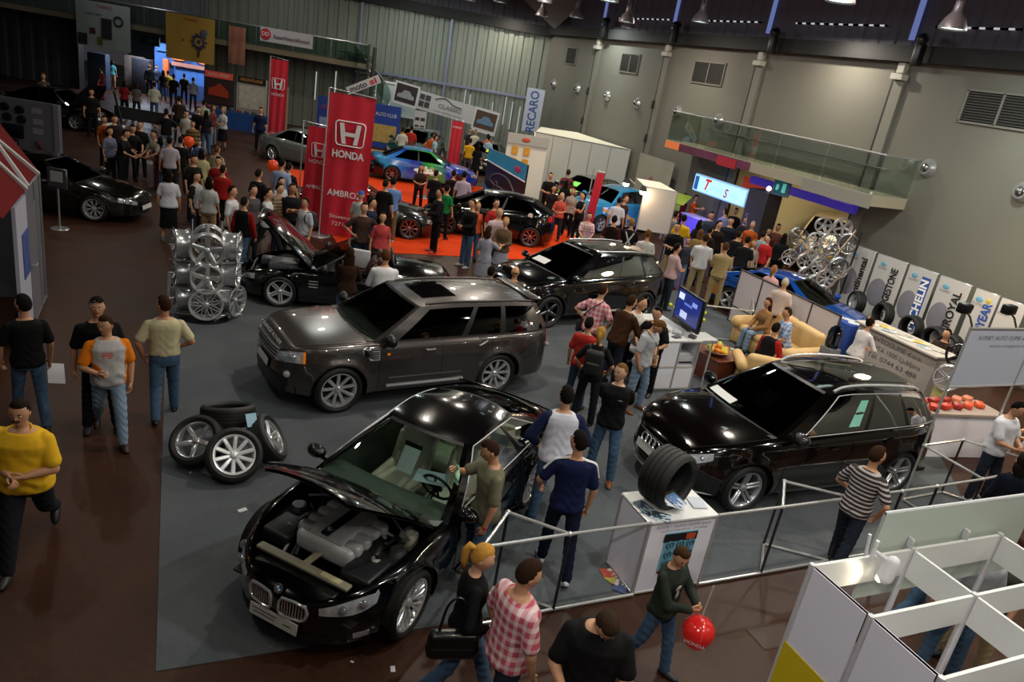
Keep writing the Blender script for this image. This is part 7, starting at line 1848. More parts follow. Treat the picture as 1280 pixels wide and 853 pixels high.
def build_lounge():
 r = thing('info_counter', 'white panel counter of two open compartments with printer shelf, carrying a flat screen', 'counter', (0, 0, 0))
 x0, x1, y0, y1, h = 8.02, 8.98, 10.40, 11.75, 1.0; xm = 8.54
 for x, y in ((x0, y0), (xm, y0), (x1, y0), (x0, y1), (x1, y1)): MB().tube([(x, y, 0), (x, y, h)], .022, 8).obj('upright', PIPE, r)
 for z in (.03, .47, h - .02):
  MB().tube([(x0, y0, z), (x1, y0, z)], .018, 8).obj('frame_bar', PIPE, r); MB().tube([(x0, y0, z), (x0, y1, z)], .018, 8).obj('frame_bar', PIPE, r); MB().tube([(x1, y0, z), (x1, y1, z)], .018, 8).obj('frame_bar', PIPE, r)
 for (a, b), z0, z1 in (((x0, xm), .05, .45), ((xm, x1), .05, .45), ((x0, xm), .49, .96)): MB().box(((a + b) / 2, y0, (z0 + z1) / 2), (b - a - .05, .012, z1 - z0)).obj('panel', WHITEPANEL, r, smooth=False)
 MB().box((xm, y0 + .35, .72), (.012, .66, .46)).obj('divider', WHITEPANEL, r, smooth=False); MB().box(((x0 + x1) / 2, (y0 + y1) / 2, .48), (x1 - x0, y1 - y0, .02)).obj('shelf', WHITEPANEL, r, smooth=False)
 MB().box((x1, (y0 + y1) / 2, .5), (.012, y1 - y0 - .05, .95)).obj('panel', WHITEPANEL, r, smooth=False); MB().box(((x0 + x1) / 2, y1, .5), (x1 - x0, .012, .95)).obj('panel', mat('5a5a78', .5), r, smooth=False)
 MB().box((8.50, 11.1, h), (1.02, 1.46, .025)).obj('top', mat('c4c4c4', .35, noise=.03), r, smooth=False)
 MB().box((9.2, 10.62, h), (.40, .42, .025)).obj('side_flap', mat('c0c0c0', .35), r, smooth=False); MB().tube([(9.36, 10.5, 0), (9.36, 10.5, h)], .018, 8).obj('leg', PIPE, r)
 r = thing('printer', 'white printer on the right compartment shelf of the info counter', 'printer', (8.78, 10.62, .49)); MB().rbox((0, 0, .09), (.38, .34, .17), .02).obj('body', mat('b8b8bc', .4), r); MB().box((0, -.175, .06), (.28, .02, .03)).obj('paper_slot', INK, r, smooth=False); MB().box((0, .02, .19), (.3, .2, .03)).obj('paper_tray', mat('d0d0d0', .5), r, smooth=False)
 o = MB().rbox((0, 0, 0), (.22, .3, .12), .02).obj('box', mat('8c2420', .5)); o.location = (8.22, 10.75, .56); tag(o, 'red box inside the left compartment of the info counter', 'box')
 r = thing('flat_screen', 'flat television showing blue picture, at the back of the info counter', 'television', (9.02, 11.0, 1.01), -pi / 2 - .12)
 MB().rbox((0, 0, .40), (.98, .07, .66), .015, 2).obj('bezel', BLKPLAST, r); MB().rbox((0, .05, .05), (.4, .2, .05), .02).obj('foot', BLKPLAST, r)
 MB().box((0, -.038, .42), (.88, .006, .54)).obj('screen', mat('1c2a6c', .2, noise=.8, scale=5, emit=.9), r, smooth=False)
 for x, z, w, h_, c in ((-.30, .58, .20, .12, 'c8d4f0'), (-.1, .26, .26, .13, 'a8b4d8'), (.22, .55, .18, .08, '7c8cd0'), (.0, .48, .3, .04, '5a6cc8')): MB().rbox((x, -.043, z), (w, .006, h_), .002, 1).obj('picture_bit', mat(c, .3, emit=.9), r)
 n = 0
 for i, (x, y, w, d, z, c, nm, l) in enumerate(((8.25, 10.62, .20, .14, .02, '2a2a2c', 'catalogue', 'dark catalogue at the front left of the info counter'), (8.52, 10.55, .18, .12, .02, '35353a', 'catalogue', 'dark catalogue at the front middle of the info counter'), (8.44, 10.85, .24, .18, .03, '8a8c92', 'catalogue', 'grey catalogue in the middle of the info counter'), (8.70, 10.78, .28, .2, .05, '9a9ca0', 'parts_tray', 'shiny parts tray in front of the television'), (8.4, 11.25, .2, .2, .05, 'b08058', 'parts_tray', 'brown parts tray near the white-shirted man'), (8.15, 11.1, .22, .3, .008, 'c8ccd4', 'paper', 'white paper on the left of the info counter'), (8.2, 11.4, .2, .28, .008, '8aa0c8', 'paper', 'bluish paper at the back left of the info counter'), (8.86, 10.52, .14, .1, .06, '3a3a3c', 'telephone', 'black telephone at the right end of the info counter'))):
  o = MB().rbox((0, 0, 0), (w, d, z), min(.01, z * .3), 1).obj(nm, mat(c, .4, noise=.3)); o.location = (x, y, 1.013 + z / 2); o.rotation_euler = (0, 0, .3 * i); tag(o, l, nm.replace('_', ' '))
 LE = mat('c8a46c', .55, noise=.08, scale=4)
 r = thing('sofa', 'cream leather two-seat sofa against the white partition', 'sofa', (12.25, 11.75, 0), -pi / 2 - .12)
 MB().rbox((0, 0, .20), (1.95, .9, .34), .09, 3).obj('base', LE, r)
 for x in (-.46, .46): MB().rbox((x, -.08, .42), (.90, .74, .20), .09, 3).obj('seat_cushion', LE, r)
 for x in (-.46, .46): MB().rbox((x, .38, .68), (.94, .26, .62), .11, 3, M=None).obj('back_cushion', LE, r)
 for x in (-1.0, 1.0): MB().capsule((x, -.42, .52), (x, .42, .58), .15, .16, 14).obj('armrest', LE, r); MB().rbox((x, 0, .26), (.24, .9, .5), .08, 3).obj('arm_side', LE, r)
 r = thing('armchair', 'cream leather armchair with its back to the large black SUV', 'armchair', (10.55, 10.3, 0), 2.6)
 MB().rbox((0, 0, .22), (.95, .85, .40), .1, 3).obj('base', LE, r); MB().rbox((0, -.05, .44), (.62, .66, .16), .07, 3).obj('seat_cushion', LE, r); MB().rbox((0, .36, .60), (.80, .22, .50), .1, 3).obj('backrest', LE, r)
 for x in (-.44, .44): MB().capsule((x, -.38, .54), (x, .36, .56), .11, .12, 12).obj('armrest', LE, r)
 r = thing('coffee_table', 'square reddish-brown coffee table with glass bowl of fruit on it', 'table', (10.05, 10.95, 0), .1); MB().rbox((0, 0, .25), (.85, .75, .5), .01, 1).obj('body', mat('5c2a18', .4, noise=.2, scale=6), r); MB().rbox((0, 0, .515), (.95, .85, .035), .01, 1).obj('table_top', mat('6a3420', .3, noise=.2, scale=6), r)
 r = thing('fruit_bowl', 'wide low bowl heaped with oranges and apples on the coffee table', 'bowl', (9.85, 10.85, .535)); MB().lathe([(.02, 0), (.12, .0), (.22, .05), (.27, .10), (.26, .105), (.2, .06), (.1, .02), (0, .02)], 24).obj('bowl', mat('8a6a4c', .3), r)
 rnd = random.Random(8); ords = 'first second third fourth fifth sixth seventh eighth ninth tenth eleventh twelfth thirteenth fourteenth'.split()
 spots = [(0, 0, .155), (-.12, .02, .11), (.12, .03, .11), (0, .13, .11), (0, -.12, .11), (.1, -.1, .12), (-.1, -.1, .12), (.1, .12, .12), (-.11, .12, .12), (.19, 0, .11), (-.19, -.02, .11), (.05, .05, .2), (-.05, -.05, .2), (.02, -.2, .11)]
 for k, (x, y, z) in enumerate(spots):
  c, nm = [('d8801c', 'orange'), ('d8a01c', 'lemon'), ('a8b82c', 'green apple'), ('c84c1c', 'red apple')][(k * 5 + k // 3) % 4]
  q = MB(); q.ball((0, 0, 0), (.058, .058, .053), 14, 10); o = q.obj(nm.replace(' ', '_'), mat(c, .35, noise=.1)); o.location = (9.85 + x, 10.85 + y, .535 + z); tag(o, '%s in the fruit bowl, %s' % (nm, ('on top in the centre', 'left inner', 'right inner', 'rear inner', 'front inner', 'front right', 'front left', 'rear right', 'rear left', 'right rim', 'left rim', 'very top, back', 'very top, front', 'front rim')[k]), 'fruit', 'fruit in the bowl')
 for i, (x, y) in enumerate(((10.25, 10.75), (10.32, 10.98), (10.2, 11.18))):
  r = thing('cup', ['front', 'middle', 'rear'][i] + ' white cup on the right side of the coffee table', 'cup', (x, y, .535)); MB().lathe([(0, 0), (.03, 0), (.042, .07), (.038, .07), (.028, .01), (0, .01)], 16).obj('bowl', WHT, r); MB().tube([(.04 * 1 + .022 * sin(t), 0, .035 + .02 * cos(t)) for t in np.linspace(0, pi, 7)], .005, 5).obj('handle', WHT, r)
 r = thing('water_jug', 'clear plastic water dispenser beside the sofa end', 'dispenser', (12.3, 10.35, 0)); MB().lathe([(0, .9), (.13, .9), (.15, 1.0), (.14, 1.12), (.15, 1.2), (.12, 1.3), (.05, 1.36), (0, 1.36)], 20).obj('bottle', glass('7a8a94', .15, .9), r); MB().rbox((0, 0, .45), (.3, .3, .9), .03).obj('cabinet', mat('6a6c70', .5), r)
 r = thing('partition_wall', 'white partition of large panels with dark joints behind the sofa', 'partition', (0, 0, 0))
 for k in range(4):
  a = 10.95 + k * .83
  MB().box((13.0, a + .405, .90), (.03, .79, .92)).obj('upper_panel', mat('c4bcc0', .5, noise=.03), r, smooth=False); MB().box((13.0, a + .405, .22), (.03, .79, .40)).obj('lower_panel', mat('c4bcc0', .5, noise=.03), r, smooth=False)
 for k in range(5): MB().box((13.0, 10.945 + k * .83, .69), (.045, .03, 1.38)).obj('upright', mat('5a5450', .4, .6), r, smooth=False)
 for z in (.02, .43, 1.37): MB().box((13.0, 12.6, z), (.045, 3.34, .03)).obj('rail', mat('5a5450', .4, .6), r, smooth=False)
def build_far_stands():
 r = thing('white_booth', 'white panel booth with pale roof sheet against the right wall', 'booth', (0, 0, 0))
 Q = [(14.9, 31.7), (18.35, 28.95), (18.35, 33.6), (16.6, 34.8)]; m_ = mat('b4b8b4', .6, noise=.03)
 for k in range(4):
  a, b = Vector(Q[k]), Vector(Q[(k + 1) % 4]); n = 5 if k == 0 else 3
  for i in range(n):
   p, q_ = a.lerp(b, i / n), a.lerp(b, (i + 1) / n); MB().add([(p.x, p.y, 0), (q_.x, q_.y, 0), (q_.x, q_.y, 2.55), (p.x, p.y, 2.55)], [(0, 1, 2, 3)]).obj('panel', m_, r, smooth=False)
   MB().tube([(p.x, p.y, 0), (p.x, p.y, 2.55)], .02, 6).obj('profile', STEEL, r)
  MB().tube([(a.x, a.y, 2.55), (b.x, b.y, 2.55)], .025, 6).obj('profile', STEEL, r)
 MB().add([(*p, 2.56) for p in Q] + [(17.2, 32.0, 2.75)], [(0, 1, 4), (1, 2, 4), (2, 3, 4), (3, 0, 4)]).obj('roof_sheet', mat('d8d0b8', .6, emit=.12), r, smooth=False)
 r = thing('bonnet_display', 'lime green bonnet panel raised on a grey stand beside the blank white board', 'display', (16.6, 23.0, 0), -.9)
 MB().tube([(0, .2, 0), (.1, .2, 1.5)], .05, 8).obj('stand', mat('77777a', .5), r)
 MB().grid([[(x, y, 1.5 + .25 * (y + .4) + .05 * (1 - x * x)) for y in np.linspace(-.5, .5, 5)] for x in np.linspace(-.75, .75, 8)], flip=True).obj('bonnet', paint('8aa03a'), r, angle=70); MB().box((0, -.5, 1.38), (1.3, .04, .2)).obj('front_edge', mat('6a8030', .4), r, smooth=False)
 r2 = thing('shelf_wall', 'lit white shelf wall with rows of yellow and black product boxes', 'shelf', WP(-.75, 31.9), rzW + .18)
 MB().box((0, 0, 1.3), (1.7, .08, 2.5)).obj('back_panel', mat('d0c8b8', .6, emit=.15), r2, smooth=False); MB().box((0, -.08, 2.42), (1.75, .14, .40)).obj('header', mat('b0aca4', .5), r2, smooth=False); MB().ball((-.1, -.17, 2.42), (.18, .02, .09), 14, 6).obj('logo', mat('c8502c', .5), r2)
 for i in range(2):
  for j in range(4):
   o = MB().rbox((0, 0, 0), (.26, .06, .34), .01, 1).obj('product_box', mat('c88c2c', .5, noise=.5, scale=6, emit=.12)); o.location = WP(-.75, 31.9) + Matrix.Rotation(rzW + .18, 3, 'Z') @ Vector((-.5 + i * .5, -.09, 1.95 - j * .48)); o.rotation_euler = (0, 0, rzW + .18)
   tag(o, 'yellow product box on the lit shelf wall, %s column, %s from the top' % (('left', 'right')[i], ('first', 'second', 'third', 'fourth')[j]), 'box', 'yellow product boxes')
 r = thing('show_panel', 'dark panel with silver car picture and blue border above the black hatchback', 'panel', (11.8, 27.2, 0), -pi / 2)
 MB().box((0, 0, .95), (4.0, .06, 1.9)).obj('panel', mat('1d1c20', .4, noise=.1), r, smooth=False)
 q = MB(); Gp = [[(x, -.04, z) for z in (1.9, 1.42 - .03 * (x + 2) ** 1 - .10 * abs(x / 2) ** 2 * 0)] for x in np.linspace(-2, 2, 12)]; q.grid(Gp, flip=True); q.obj('blue_band', mat('2c88b0', .4, noise=.2, scale=4, emit=.08), r)
 MB().tube([(x, -.05, 1.40 - .03 * (x + 2)) for x in np.linspace(-2, 2, 10)], .025, 5).obj('white_line', WHT, r)
 q = MB(); q.add([(-2, -.045, .12), (-.9, -.045, .12), (-2, -.045, .50)], [(0, 1, 2)]); q.obj('blue_corner', mat('2c88b0', .4), r, smooth=False)
 sil = mat('5c5a62', .4)
 MB().tube(bez([(-1.4, -.05, .75), (-1.0, -.05, 1.0), (-.3, -.05, 1.12), (.5, -.05, 1.05), (1.2, -.05, .70), (1.3, -.05, .45)]), .03, 5).obj('car_outline', sil, r); MB().tube(bez([(-1.4, -.05, .75), (-.9, -.05, .62), (.0, -.05, .60), (.9, -.05, .42), (1.3, -.05, .45)]), .03, 5).obj('car_outline', sil, r)
 for x, z in ((-.7, .58), (.75, .42)): MB().tube([(x + .17 * cos(t), -.05, z + .2 * sin(t)) for t in np.linspace(0, 2 * pi, 16)[:-1]], .02, 5, closed=True).obj('wheel_outline', sil, r)
 MB().ball((1.2, -.05, 1.6), (.32, .015, .12), 14, 6).obj('red_emblem', mat('a83c6c', .5), r)
 P = G(531, 247); r = thing('round_table', 'round white bar table covered with small items, before the wrapped saloon', 'table', (P.x, P.y, 0)); MB().lathe([(0, .96), (.52, .96), (.54, .98), (.52, 1.0), (0, 1.0)], 28).obj('table_top', mat('c8c4b8', .4), r); MB().lathe([(0, .03), (.3, .02), (.32, 0), (0, 0)], 20).obj('foot', STEEL, r); MB().tube([(0, 0, 0), (0, 0, .96)], .04, 10).obj('column', STEEL, r)
 rnd = random.Random(2)
 for k in range(8):
  a = k * .8; o = MB().lathe([(0, 0), (.05, 0), (.06, .06), (.04, .12), (0, .12)], 10).obj('sample_jar', mat(('a87c50', 'c8a070', 'd8d0c0', '8a5a3c')[k % 4], .4)); o.location = (P.x + .3 * cos(a) * (.6 + .4 * (k % 2)), P.y + .3 * sin(a), 1.0); tag(o, '%s jar on the round table, at its %s' % (('brown', 'tan', 'white', 'reddish')[k % 4], ('right edge', 'rear right', 'rear', 'rear left', 'left edge', 'front left', 'front', 'front right')[k]), 'jar', 'jars on the round table')
 r = thing('plan_board', 'blank white board raised on thin poles with two bright spotlights behind it', 'board', WP(3.62, 22.5), rzW)
 MB().box((0, 0, 1.86), (.95, .03, 1.28)).obj('panel', mat('c9bfb8', .5, noise=.02), r, smooth=False)
 for x in (-.49, .49): MB().tube([(x, .03, 0), (x, .03, 2.5)], .018, 6).obj('pole', PIPE, r)
 for z in (1.22, 2.5): MB().tube([(-.49, 0, z), (.49, 0, z)], .018, 6).obj('frame_bar', PIPE, r)
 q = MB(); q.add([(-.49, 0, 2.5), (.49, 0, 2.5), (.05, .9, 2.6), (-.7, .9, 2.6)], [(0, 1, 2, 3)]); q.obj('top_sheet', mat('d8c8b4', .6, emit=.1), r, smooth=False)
 P = at_depth(805, 236, 22.6)
 for i, (px, py, d) in enumerate(((783, 228, 23.0), (804, 238, 22.3))):
  P = at_depth(px, py, d); s_ = thing('spotlight', ['left', 'right'][i] + ' glaring spotlight on an arm behind the blank white board', 'spotlight', P)
  MB().ball((0, 0, -.03), .10, 12, 8).obj('bulb', emis('ffdca0', 22), s_); MB().lathe([(.05, .12), (.12, -.02), (.125, -.02), (.06, .13)], 16).obj('reflector', BLKPLAST, s_); MB().tube([(0, 0, .12), (.15, .1, .10), (.4, .1, -.05)], .012, 6).obj('arm', PIPE, s_)
  lamp('spot_bulb_light', 'POINT', P + Vector((0, 0, -.15)), 22, (1, .78, .5), .08)
 r = thing('light_box_sign', 'glowing cyan-white light box sign with red letter T, by the right wall', 'sign', (17.6, 21.45, 2.28), -pi / 2)
 MB().rbox((0, 0, 0), (3.0, .14, .62), .02, 1).obj('housing', mat('8ab8e0', .4, emit=.6), r); MB().box((0, -.08, 0), (2.9, .01, .52)).obj('lit_face', emis('b8f0ff', 1.25), r, smooth=False)
 T = lambda x, z: Matrix.Translation((x, -.09, z)) @ XZ
 lettering('T', mat('d0202c', .5, emit=.5), r, T(-.72, .02), size=.52, shear=.3, bold=.02); lettering('uning', mat('a4e0f4', .5, emit=.5), r, T(-.12, .0), size=.36, shear=.2); lettering('S', mat('a03070', .5, emit=.5), r, T(.42, -.06), size=.42, shear=.2, bold=.01); lettering('hop', mat('a4e0f4', .5, emit=.5), r, T(.85, -.02), size=.34)
 MB().box((-1.3, -.085, 0), (.22, .01, .48)).obj('blue_corner', mat('1c5ca8', .5, emit=.4, noise=.6, scale=9), r, smooth=False)
 r = thing('glowing_counter', 'violet glowing box counter under the light box sign', 'counter', (17.7, 22.5, 0), -pi / 2); MB().rbox((0, 0, .52), (1.1, .5, 1.04), .02).obj('body', mat('5a48d0', .4, emit=.8), r); MB().rbox((0, 0, 1.06), (1.2, .6, .04), .01).obj('counter_top', mat('9a90d8', .4, emit=.4), r)
 r = thing('exit_sign', 'blue-green framed exit sign hanging at the alcove', 'sign', (17.5, 18.45, 2.97), -pi / 2 + .2); MB().rbox((0, 0, 0), (.62, .08, .52), .02).obj('frame', mat('6a7a94', .4, .3), r); MB().box((0, -.045, 0), (.5, .01, .42)).obj('face', mat('0c4a50', .4, emit=.5), r, smooth=False)
 q = MB(); q.prism([(-.18, -.1), (-.1, -.1), (-.06, .0), (-.1, .1), (-.18, .06)], -.05, -.056, plane='xz'); q.obj('running_figure', mat('5ab0b0', .4, emit=.6), r, smooth=False); MB().box((.12, -.053, 0), (.14, .004, .28)).obj('door_symbol', mat('5ab0b0', .4, emit=.6), r, smooth=False); MB().tube([(0, 0, .26), (0, 0, .42)], .015, 6).obj('hanger', STEEL, r)
 r = thing('wall_banner', 'white cloth with thin red drawing hung on the right wall left of the light box', 'banner', (18.2, 26.6, 0), -pi / 2); MB().grid(np.array(wavy(2.6, 1.9, .03)) + np.array([0, 0, .7])).obj('cloth', mat('8f8c80', .7, noise=.05), r)
 for pts in ([(-.3, 1.5), (0, 1.8), (.2, 1.5)], [(-.2, 1.2), (.1, 1.4), (.5, 1.2)]): MB().tube([(x, -.06, z) for x, z in pts], .03, 5).obj('red_stroke', mat('a04848', .6), r)
 rail_run('chrome barrier before the two men in beige trousers', [(11.05, 13.1), (12.3, 12.75), (13.0, 13.6)], z=.8)
 r = thing('potted_plant', 'dark leafy plant with lime flowers behind the flat television', 'plant', (10.3, 12.6, 0)); MB().lathe([(0, 0), (.16, 0), (.2, .35), (.17, .35), (0, .3)], 16).obj('pot', mat('2a2826', .5), r)
 q = MB(); rnd = random.Random(6)
 for k in range(60):
  a, t = rnd.random() * 6.28, rnd.random(); L = .35 + .25 * rnd.random(); d = np.array([cos(a) * (.3 + .7 * t), sin(a) * (.3 + .7 * t), 1.2 - t]); d = nrm(d) * L; b = np.array([0, 0, .35]); s_ = nrm(np.cross(d, [0, 0, 1])) * .035; q.add([b + d * .3, b + d * .7 + s_, b + d, b + d * .7 - s_], [(0, 1, 2, 3)])
 q.obj('foliage', mat('121a10', .6, noise=.4), r, smooth=False)
 q = MB(); [q.ball((rnd.uniform(-.3, .3), rnd.uniform(-.3, .3), .7 + .2 * rnd.random()), .045, 8, 6) for _ in range(7)]; q.obj('blossom', mat('b8c020', .5), r)
def build_white_booth():
 """white shell-scheme booth at the lower right, seen from above"""
 r = thing('shell_booth', 'white shell-scheme booth of open ceiling frames in the lower right corner', 'booth', (0, 0, 0))
 PW = mat('e6e6f2', .5, noise=.02); FB = mat('dcdedc', .45, noise=.02); AL = mat('cfcfd2', .4, .2)
 xs = [3.84, 4.80, 5.78]; ys = [2.82, 2.33, 1.84, 1.35]; H = 2.5; fb = .22
 for a, b in zip(ys, ys[1:]):
  MB().box((xs[0], (a + b) / 2, H / 2), (.03, a - b - .05, H)).obj('wall_panel', PW, r, smooth=False)
 for x in xs:
  for y in ys: MB().tube([(x, y, 0), (x, y, H + .01)], .022, 8).obj('upright', AL, r)
 for y in ys:
  for a, b in zip(xs, xs[1:]): MB().box(((a + b) / 2, y, H - fb / 2), (b - a - .05, .022, fb)).obj('ceiling_beam', FB, r, smooth=False)
 for x in xs:
  for a, b in zip(ys, ys[1:]): MB().box((x, (a + b) / 2, H - fb / 2), (.022, a - b - .05, fb)).obj('ceiling_beam', FB, r, smooth=False)
 for y in ys[1:]: pass
 MB().box((5.30, 2.88, 2.44), (1.70, .025, .72)).obj('fascia_board', mat('b9c4ba', .45, noise=.02), r, smooth=False)
 MB().tube([(4.45, 2.88, 2.80), (6.15, 2.88, 2.80)], .012, 6).obj('fascia_edge', AL, r)
 for x in (4.80, 5.4): MB().rbox((x - .02, 2.84, 2.54), (.02, .05, .08), .005, 1).obj('clip', AL, r)
 MB().box((3.82, 2.60, 1.52), (.008, .42, .72)).obj('yellow_poster', mat('d0b81c', .5, noise=.05), r, smooth=False)
 MB().tube(bez([(3.81, 2.56, 1.66), (3.81, 2.50, 1.72), (3.81, 2.43, 1.66)]), .03, 6).obj('poster_drawing', BLKPLAST, r)
 s_ = thing('clip_spotlight', 'white clip spotlight shining on the edge of the shell booth', 'spotlight', (4.36, 2.80, 2.5))
 WH = mat('d8d8dc', .4); MB().tube([(0, 0, 0), (0, 0, .14)], .015, 6).obj('clip', WH, s_); MB().tube([(-.04, .02, .02), (-.06, .03, .18)], .012, 6).obj('clip', WH, s_); MB().tube([(0, 0, .06), (.08, -.06, .02), (.10, -.08, -.03)], .014, 6).obj('arm', WH, s_); MB().capsule((.10, -.09, .02), (.08, -.09, -.10), .045, .055, 12).obj('lamp_head', WH, s_); MB().ball((.055, -.075, -.12), .03, 10, 6).obj('bulb', emis('fff0c8', 9), s_)
 lamp('clip_light', 'SPOT', (4.40, 2.70, 2.38), 9, (1, .86, .6), .03, (4.05, 2.83, 2.33), 110, .8)
 o = MB().rbox((0, 0, 0), (.42, .28, .10), .01, 1).obj('carton', mat('a8a8a0', .5)); o.location = (5.22, 2.0, 1.62); tag(o, 'pale carton with printed logo standing inside the shell booth', 'carton')
 MB().box((-.06, -.142, 0), (.16, .004, .05)).obj('carton_print', INK, o, smooth=False)
 MB().tube([(0, 0, 0), (0, 0, -.05)], .01, 5).obj('tape', AL, o)
 r2 = thing('display_cabinet', 'tall cabinet inside the shell booth under the cartons', 'cabinet', (5.22, 2.0, 0)); MB().rbox((0, 0, .78), (.5, .4, 1.56), .01, 1).obj('body', mat('8a8684', .5), r2); MB().box((0, -.205, .8), (.46, .01, 1.4)).obj('door', mat('9a9694', .5), r2, smooth=False)
def build_litter():
 for i, (px, py, w, l) in enumerate(((303, 639, .10, 'white scrap of paper on the carpet below the heaped wheels'), (491, 837, .07, 'white paper scrap on the brown floor below the black coupe'), (440, 828, .03, 'tiny white scrap on the brown floor below the number plate'), (563, 795, .04, 'small white scrap at the carpet edge near the fair-haired woman'), (238, 592, .04, 'tiny white scrap on the carpet left of the heaped wheels'))):
  P = G(px, py); sheet(l, (P.x, P.y, .012 if i in (0, 4) else .003), w, w * .6, mat('c8c8c8', .6), .4 + i, 'litter', 'paper_scrap')
 q = MB(); P = G(967, 795)
 q.box((0, 0, 0), (.5, .28, .004)); o = q.obj('floor_hatch', mat('3a261c', .6)); o.location = (P.x, P.y, .003); tag(o, 'small rectangular access hatch in the brown floor by the shell booth', 'hatch')
 f = MB()
 for a, b, c, d in ((-.26, -.15, .26, -.15), (.26, -.15, .26, .15), (.26, .15, -.26, .15), (-.26, .15, -.26, -.15)): f.tube([(a, b, .002), (c, d, .002)], .006, 4)
 f.obj('rim', mat('6a5a3c', .4, .5), o)
# ---------------------------------------------------------------- everybody in the hall
BK, WT, NV, GY, DG = '0a0a0c', 'c4c4c8', '0e1738', '8a8a90', '2e2e32'
BLOND, BROWN, DARK, GREYH = '9a7434', '2e1c10', '120c08', '8a8480'
def extra(o, name, mb, m, parent=True): return mb.obj(name, m, o, angle=60)
def on_body(o, P): return o_info[o.name][1].inverted() @ Vector(P)
def build_people_near():
 p = person
 y = p('man in yellow polo shirt with moustache and dark jeans, walking at the left edge', foot=(40, 692), h=1.80, face=-14, twist=-16, lod=2, tc='d8a820', legs='stride2', la=(.03, .24, .16), ra=(.05, .24, .15), belly=.04, w=1.28, bc='14161e', shoes='0c0c0d', yaw=8, pitch=4, curlL=.8, curlR=.8)
 J = o_info[y.name][0]; q = MB(); c = J['head'] + J['hf'] * .096 * J['s'] - J['hu'] * .038 * J['s']
 q.tube(bez([c - J['hr'] * .030 - J['hu'] * .008 - J['hf'] * .010, c, c + J['hr'] * .030 - J['hu'] * .008 - J['hf'] * .010]), .0085, 6); extra(y, 'moustache', q, mat('100b08', .8))
 q = MB(); c = J['neck']; q.tube([c + J['rs'] * .085 * cos(a) + J['fs'] * (.075 * sin(a) + .015) - J['u'] * (.0 + .03 * sin(a)) for a in np.linspace(-pi * .45 - pi, pi * .45, 16)], .016, 6); extra(y, 'collar', q, mat('c89a1c', .8))
 q = MB(); q.box((0, 0, 0), (.09, .004, .014)); q.box((.02, 0, -.035), (.02, .004, .03)); o = extra(y, 'chest_print', q, mat('6a5418', .7)); o.matrix_local = Matrix.Translation(Vector(J['P'] + J['u'] * .36 + J['fs'] * .152 + J['rs'] * -.085))
 b = p('man in black T-shirt seen from behind with a white sheet in his hand, left edge', head=(28, 371), h=1.77, face=186, lod=2, tc=BK, bc='jeanm', legs='step', la=(.27, .12, -.06), ra=(.24, .06, -.08), hc=DARK, yaw=30)
 H = joint(b, 'wrR'); o = MB().box((0, 0, 0), (.20, .003, .28)).obj('paper_sheet', mat('b9b9c0', .6)); o.location = H + Vector((.06, -.02, -.17)); o.rotation_euler = (-.8, .25, .4); tag(o, 'white sheet of paper held by the black-shirted man at the left edge', 'paper')
 s = p('man in black T-shirt with sunglasses pushed up, half behind the orange-sleeved man', head=(121, 374), h=1.83, face=4, lod=2, tc=BK, bc='14161c', legs='ease', hc=DARK, shoes='0a0a0a', yaw=-6, w=1.05)
 J = o_info[s.name][0]; q = MB(); hh = lambda x, yy, z: J['head'] + (J['hr'] * x + J['hf'] * yy + J['hu'] * z) * J['s']
 for sg in (-1, 1): q.ball(hh(sg * .035, .088, .088), (.03, .018, .018), 10, 6); q.tube([hh(sg * .065, .08, .085), hh(sg * .085, .0, .07)], .004, 5)
 q.tube([hh(-.02, .10, .09), hh(.02, .10, .09)], .004, 5); extra(s, 'sunglasses', q, mat('08080a', .1, coat=1))
 g = p('man in pale grey T-shirt with orange sleeves and light jeans, walking', foot=(138, 548), h=1.74, face=6, lod=2, tc='a9a7a8', tc2='d07010', bc='jeanl', legs='walk', la=(.24, .08, -.10), ra=(.13, .26, .16), w=1.12, belly=.03, yaw=-42, hc=BROWN, shoes='2a1610', curlR=.9, pitch=4)
 J = o_info[g.name][0]; q = MB(); [q.box((0, 0, z), (.13 - abs(z), .004, .016)) for z in (.02, -.01, -.04)]; o = extra(g, 'chest_print', q, mat('c8503c', .7)); o.matrix_local = Matrix.Translation(Vector(J['P'] + J['u'] * .36 + J['fs'] * .158 + J['rs'] * .02))
 p('man in cream short-sleeved shirt and blue jeans seen from behind, beside the carpet edge', foot=(206, 521), h=1.77, face=182, lod=2, tc='b8b08e', top='tucked', bc='jeanm', legs='step2', la=(.25, .05, -.04), ra=(.20, .16, .06), w=1.1, yaw=40, hc=BROWN, skin='b07a5c')
 w = p('close-cropped man in olive T-shirt wiping the coupe window with a green cloth', at=(2.95, 5.95), h=1.76, face=-72, lod=2, tc='6a6652', bc='jeanm', legs='ease', la=(.22, .06, -.10), ra=(.04, .36, .44), hair='buzz', hc=BROWN, pitch=22, yaw=-4, curlR=.3, shoes='8a8a88')
 H = joint(w, 'wrR'); d = wdir(w, (0, 1, 0)); q = MB(); rnd = random.Random(3)
 Gp = [[(u * .16 - .08 + .02 * sin(v * 9), .02 * sin(u * 8 + v * 5), -v * .20 + .06 + .02 * sin(u * 7)) for v in np.linspace(0, 1, 10)] for u in np.linspace(0, 1, 9)]
 q.grid(Gp); q.grid(np.array(Gp) + [0, .012, 0], flip=True); o = q.obj('cleaning_cloth', mat('9fc8a8', .9)); o.location = H + d * .07 + Vector((.05, -.06, .03)); o.rotation_euler = (0, 0, w.rotation_euler[2]); tag(o, 'pale green cleaning cloth pressed on the coupe window', 'cloth')
 J = o_info[w.name][0]; q = MB(); a, b_ = J['elL'], J['wrL']; q.tube([a + (b_ - a) * .92, a + (b_ - a) * .96], .036, 10); extra(w, 'bracelet', q, mat('a02020', .5))
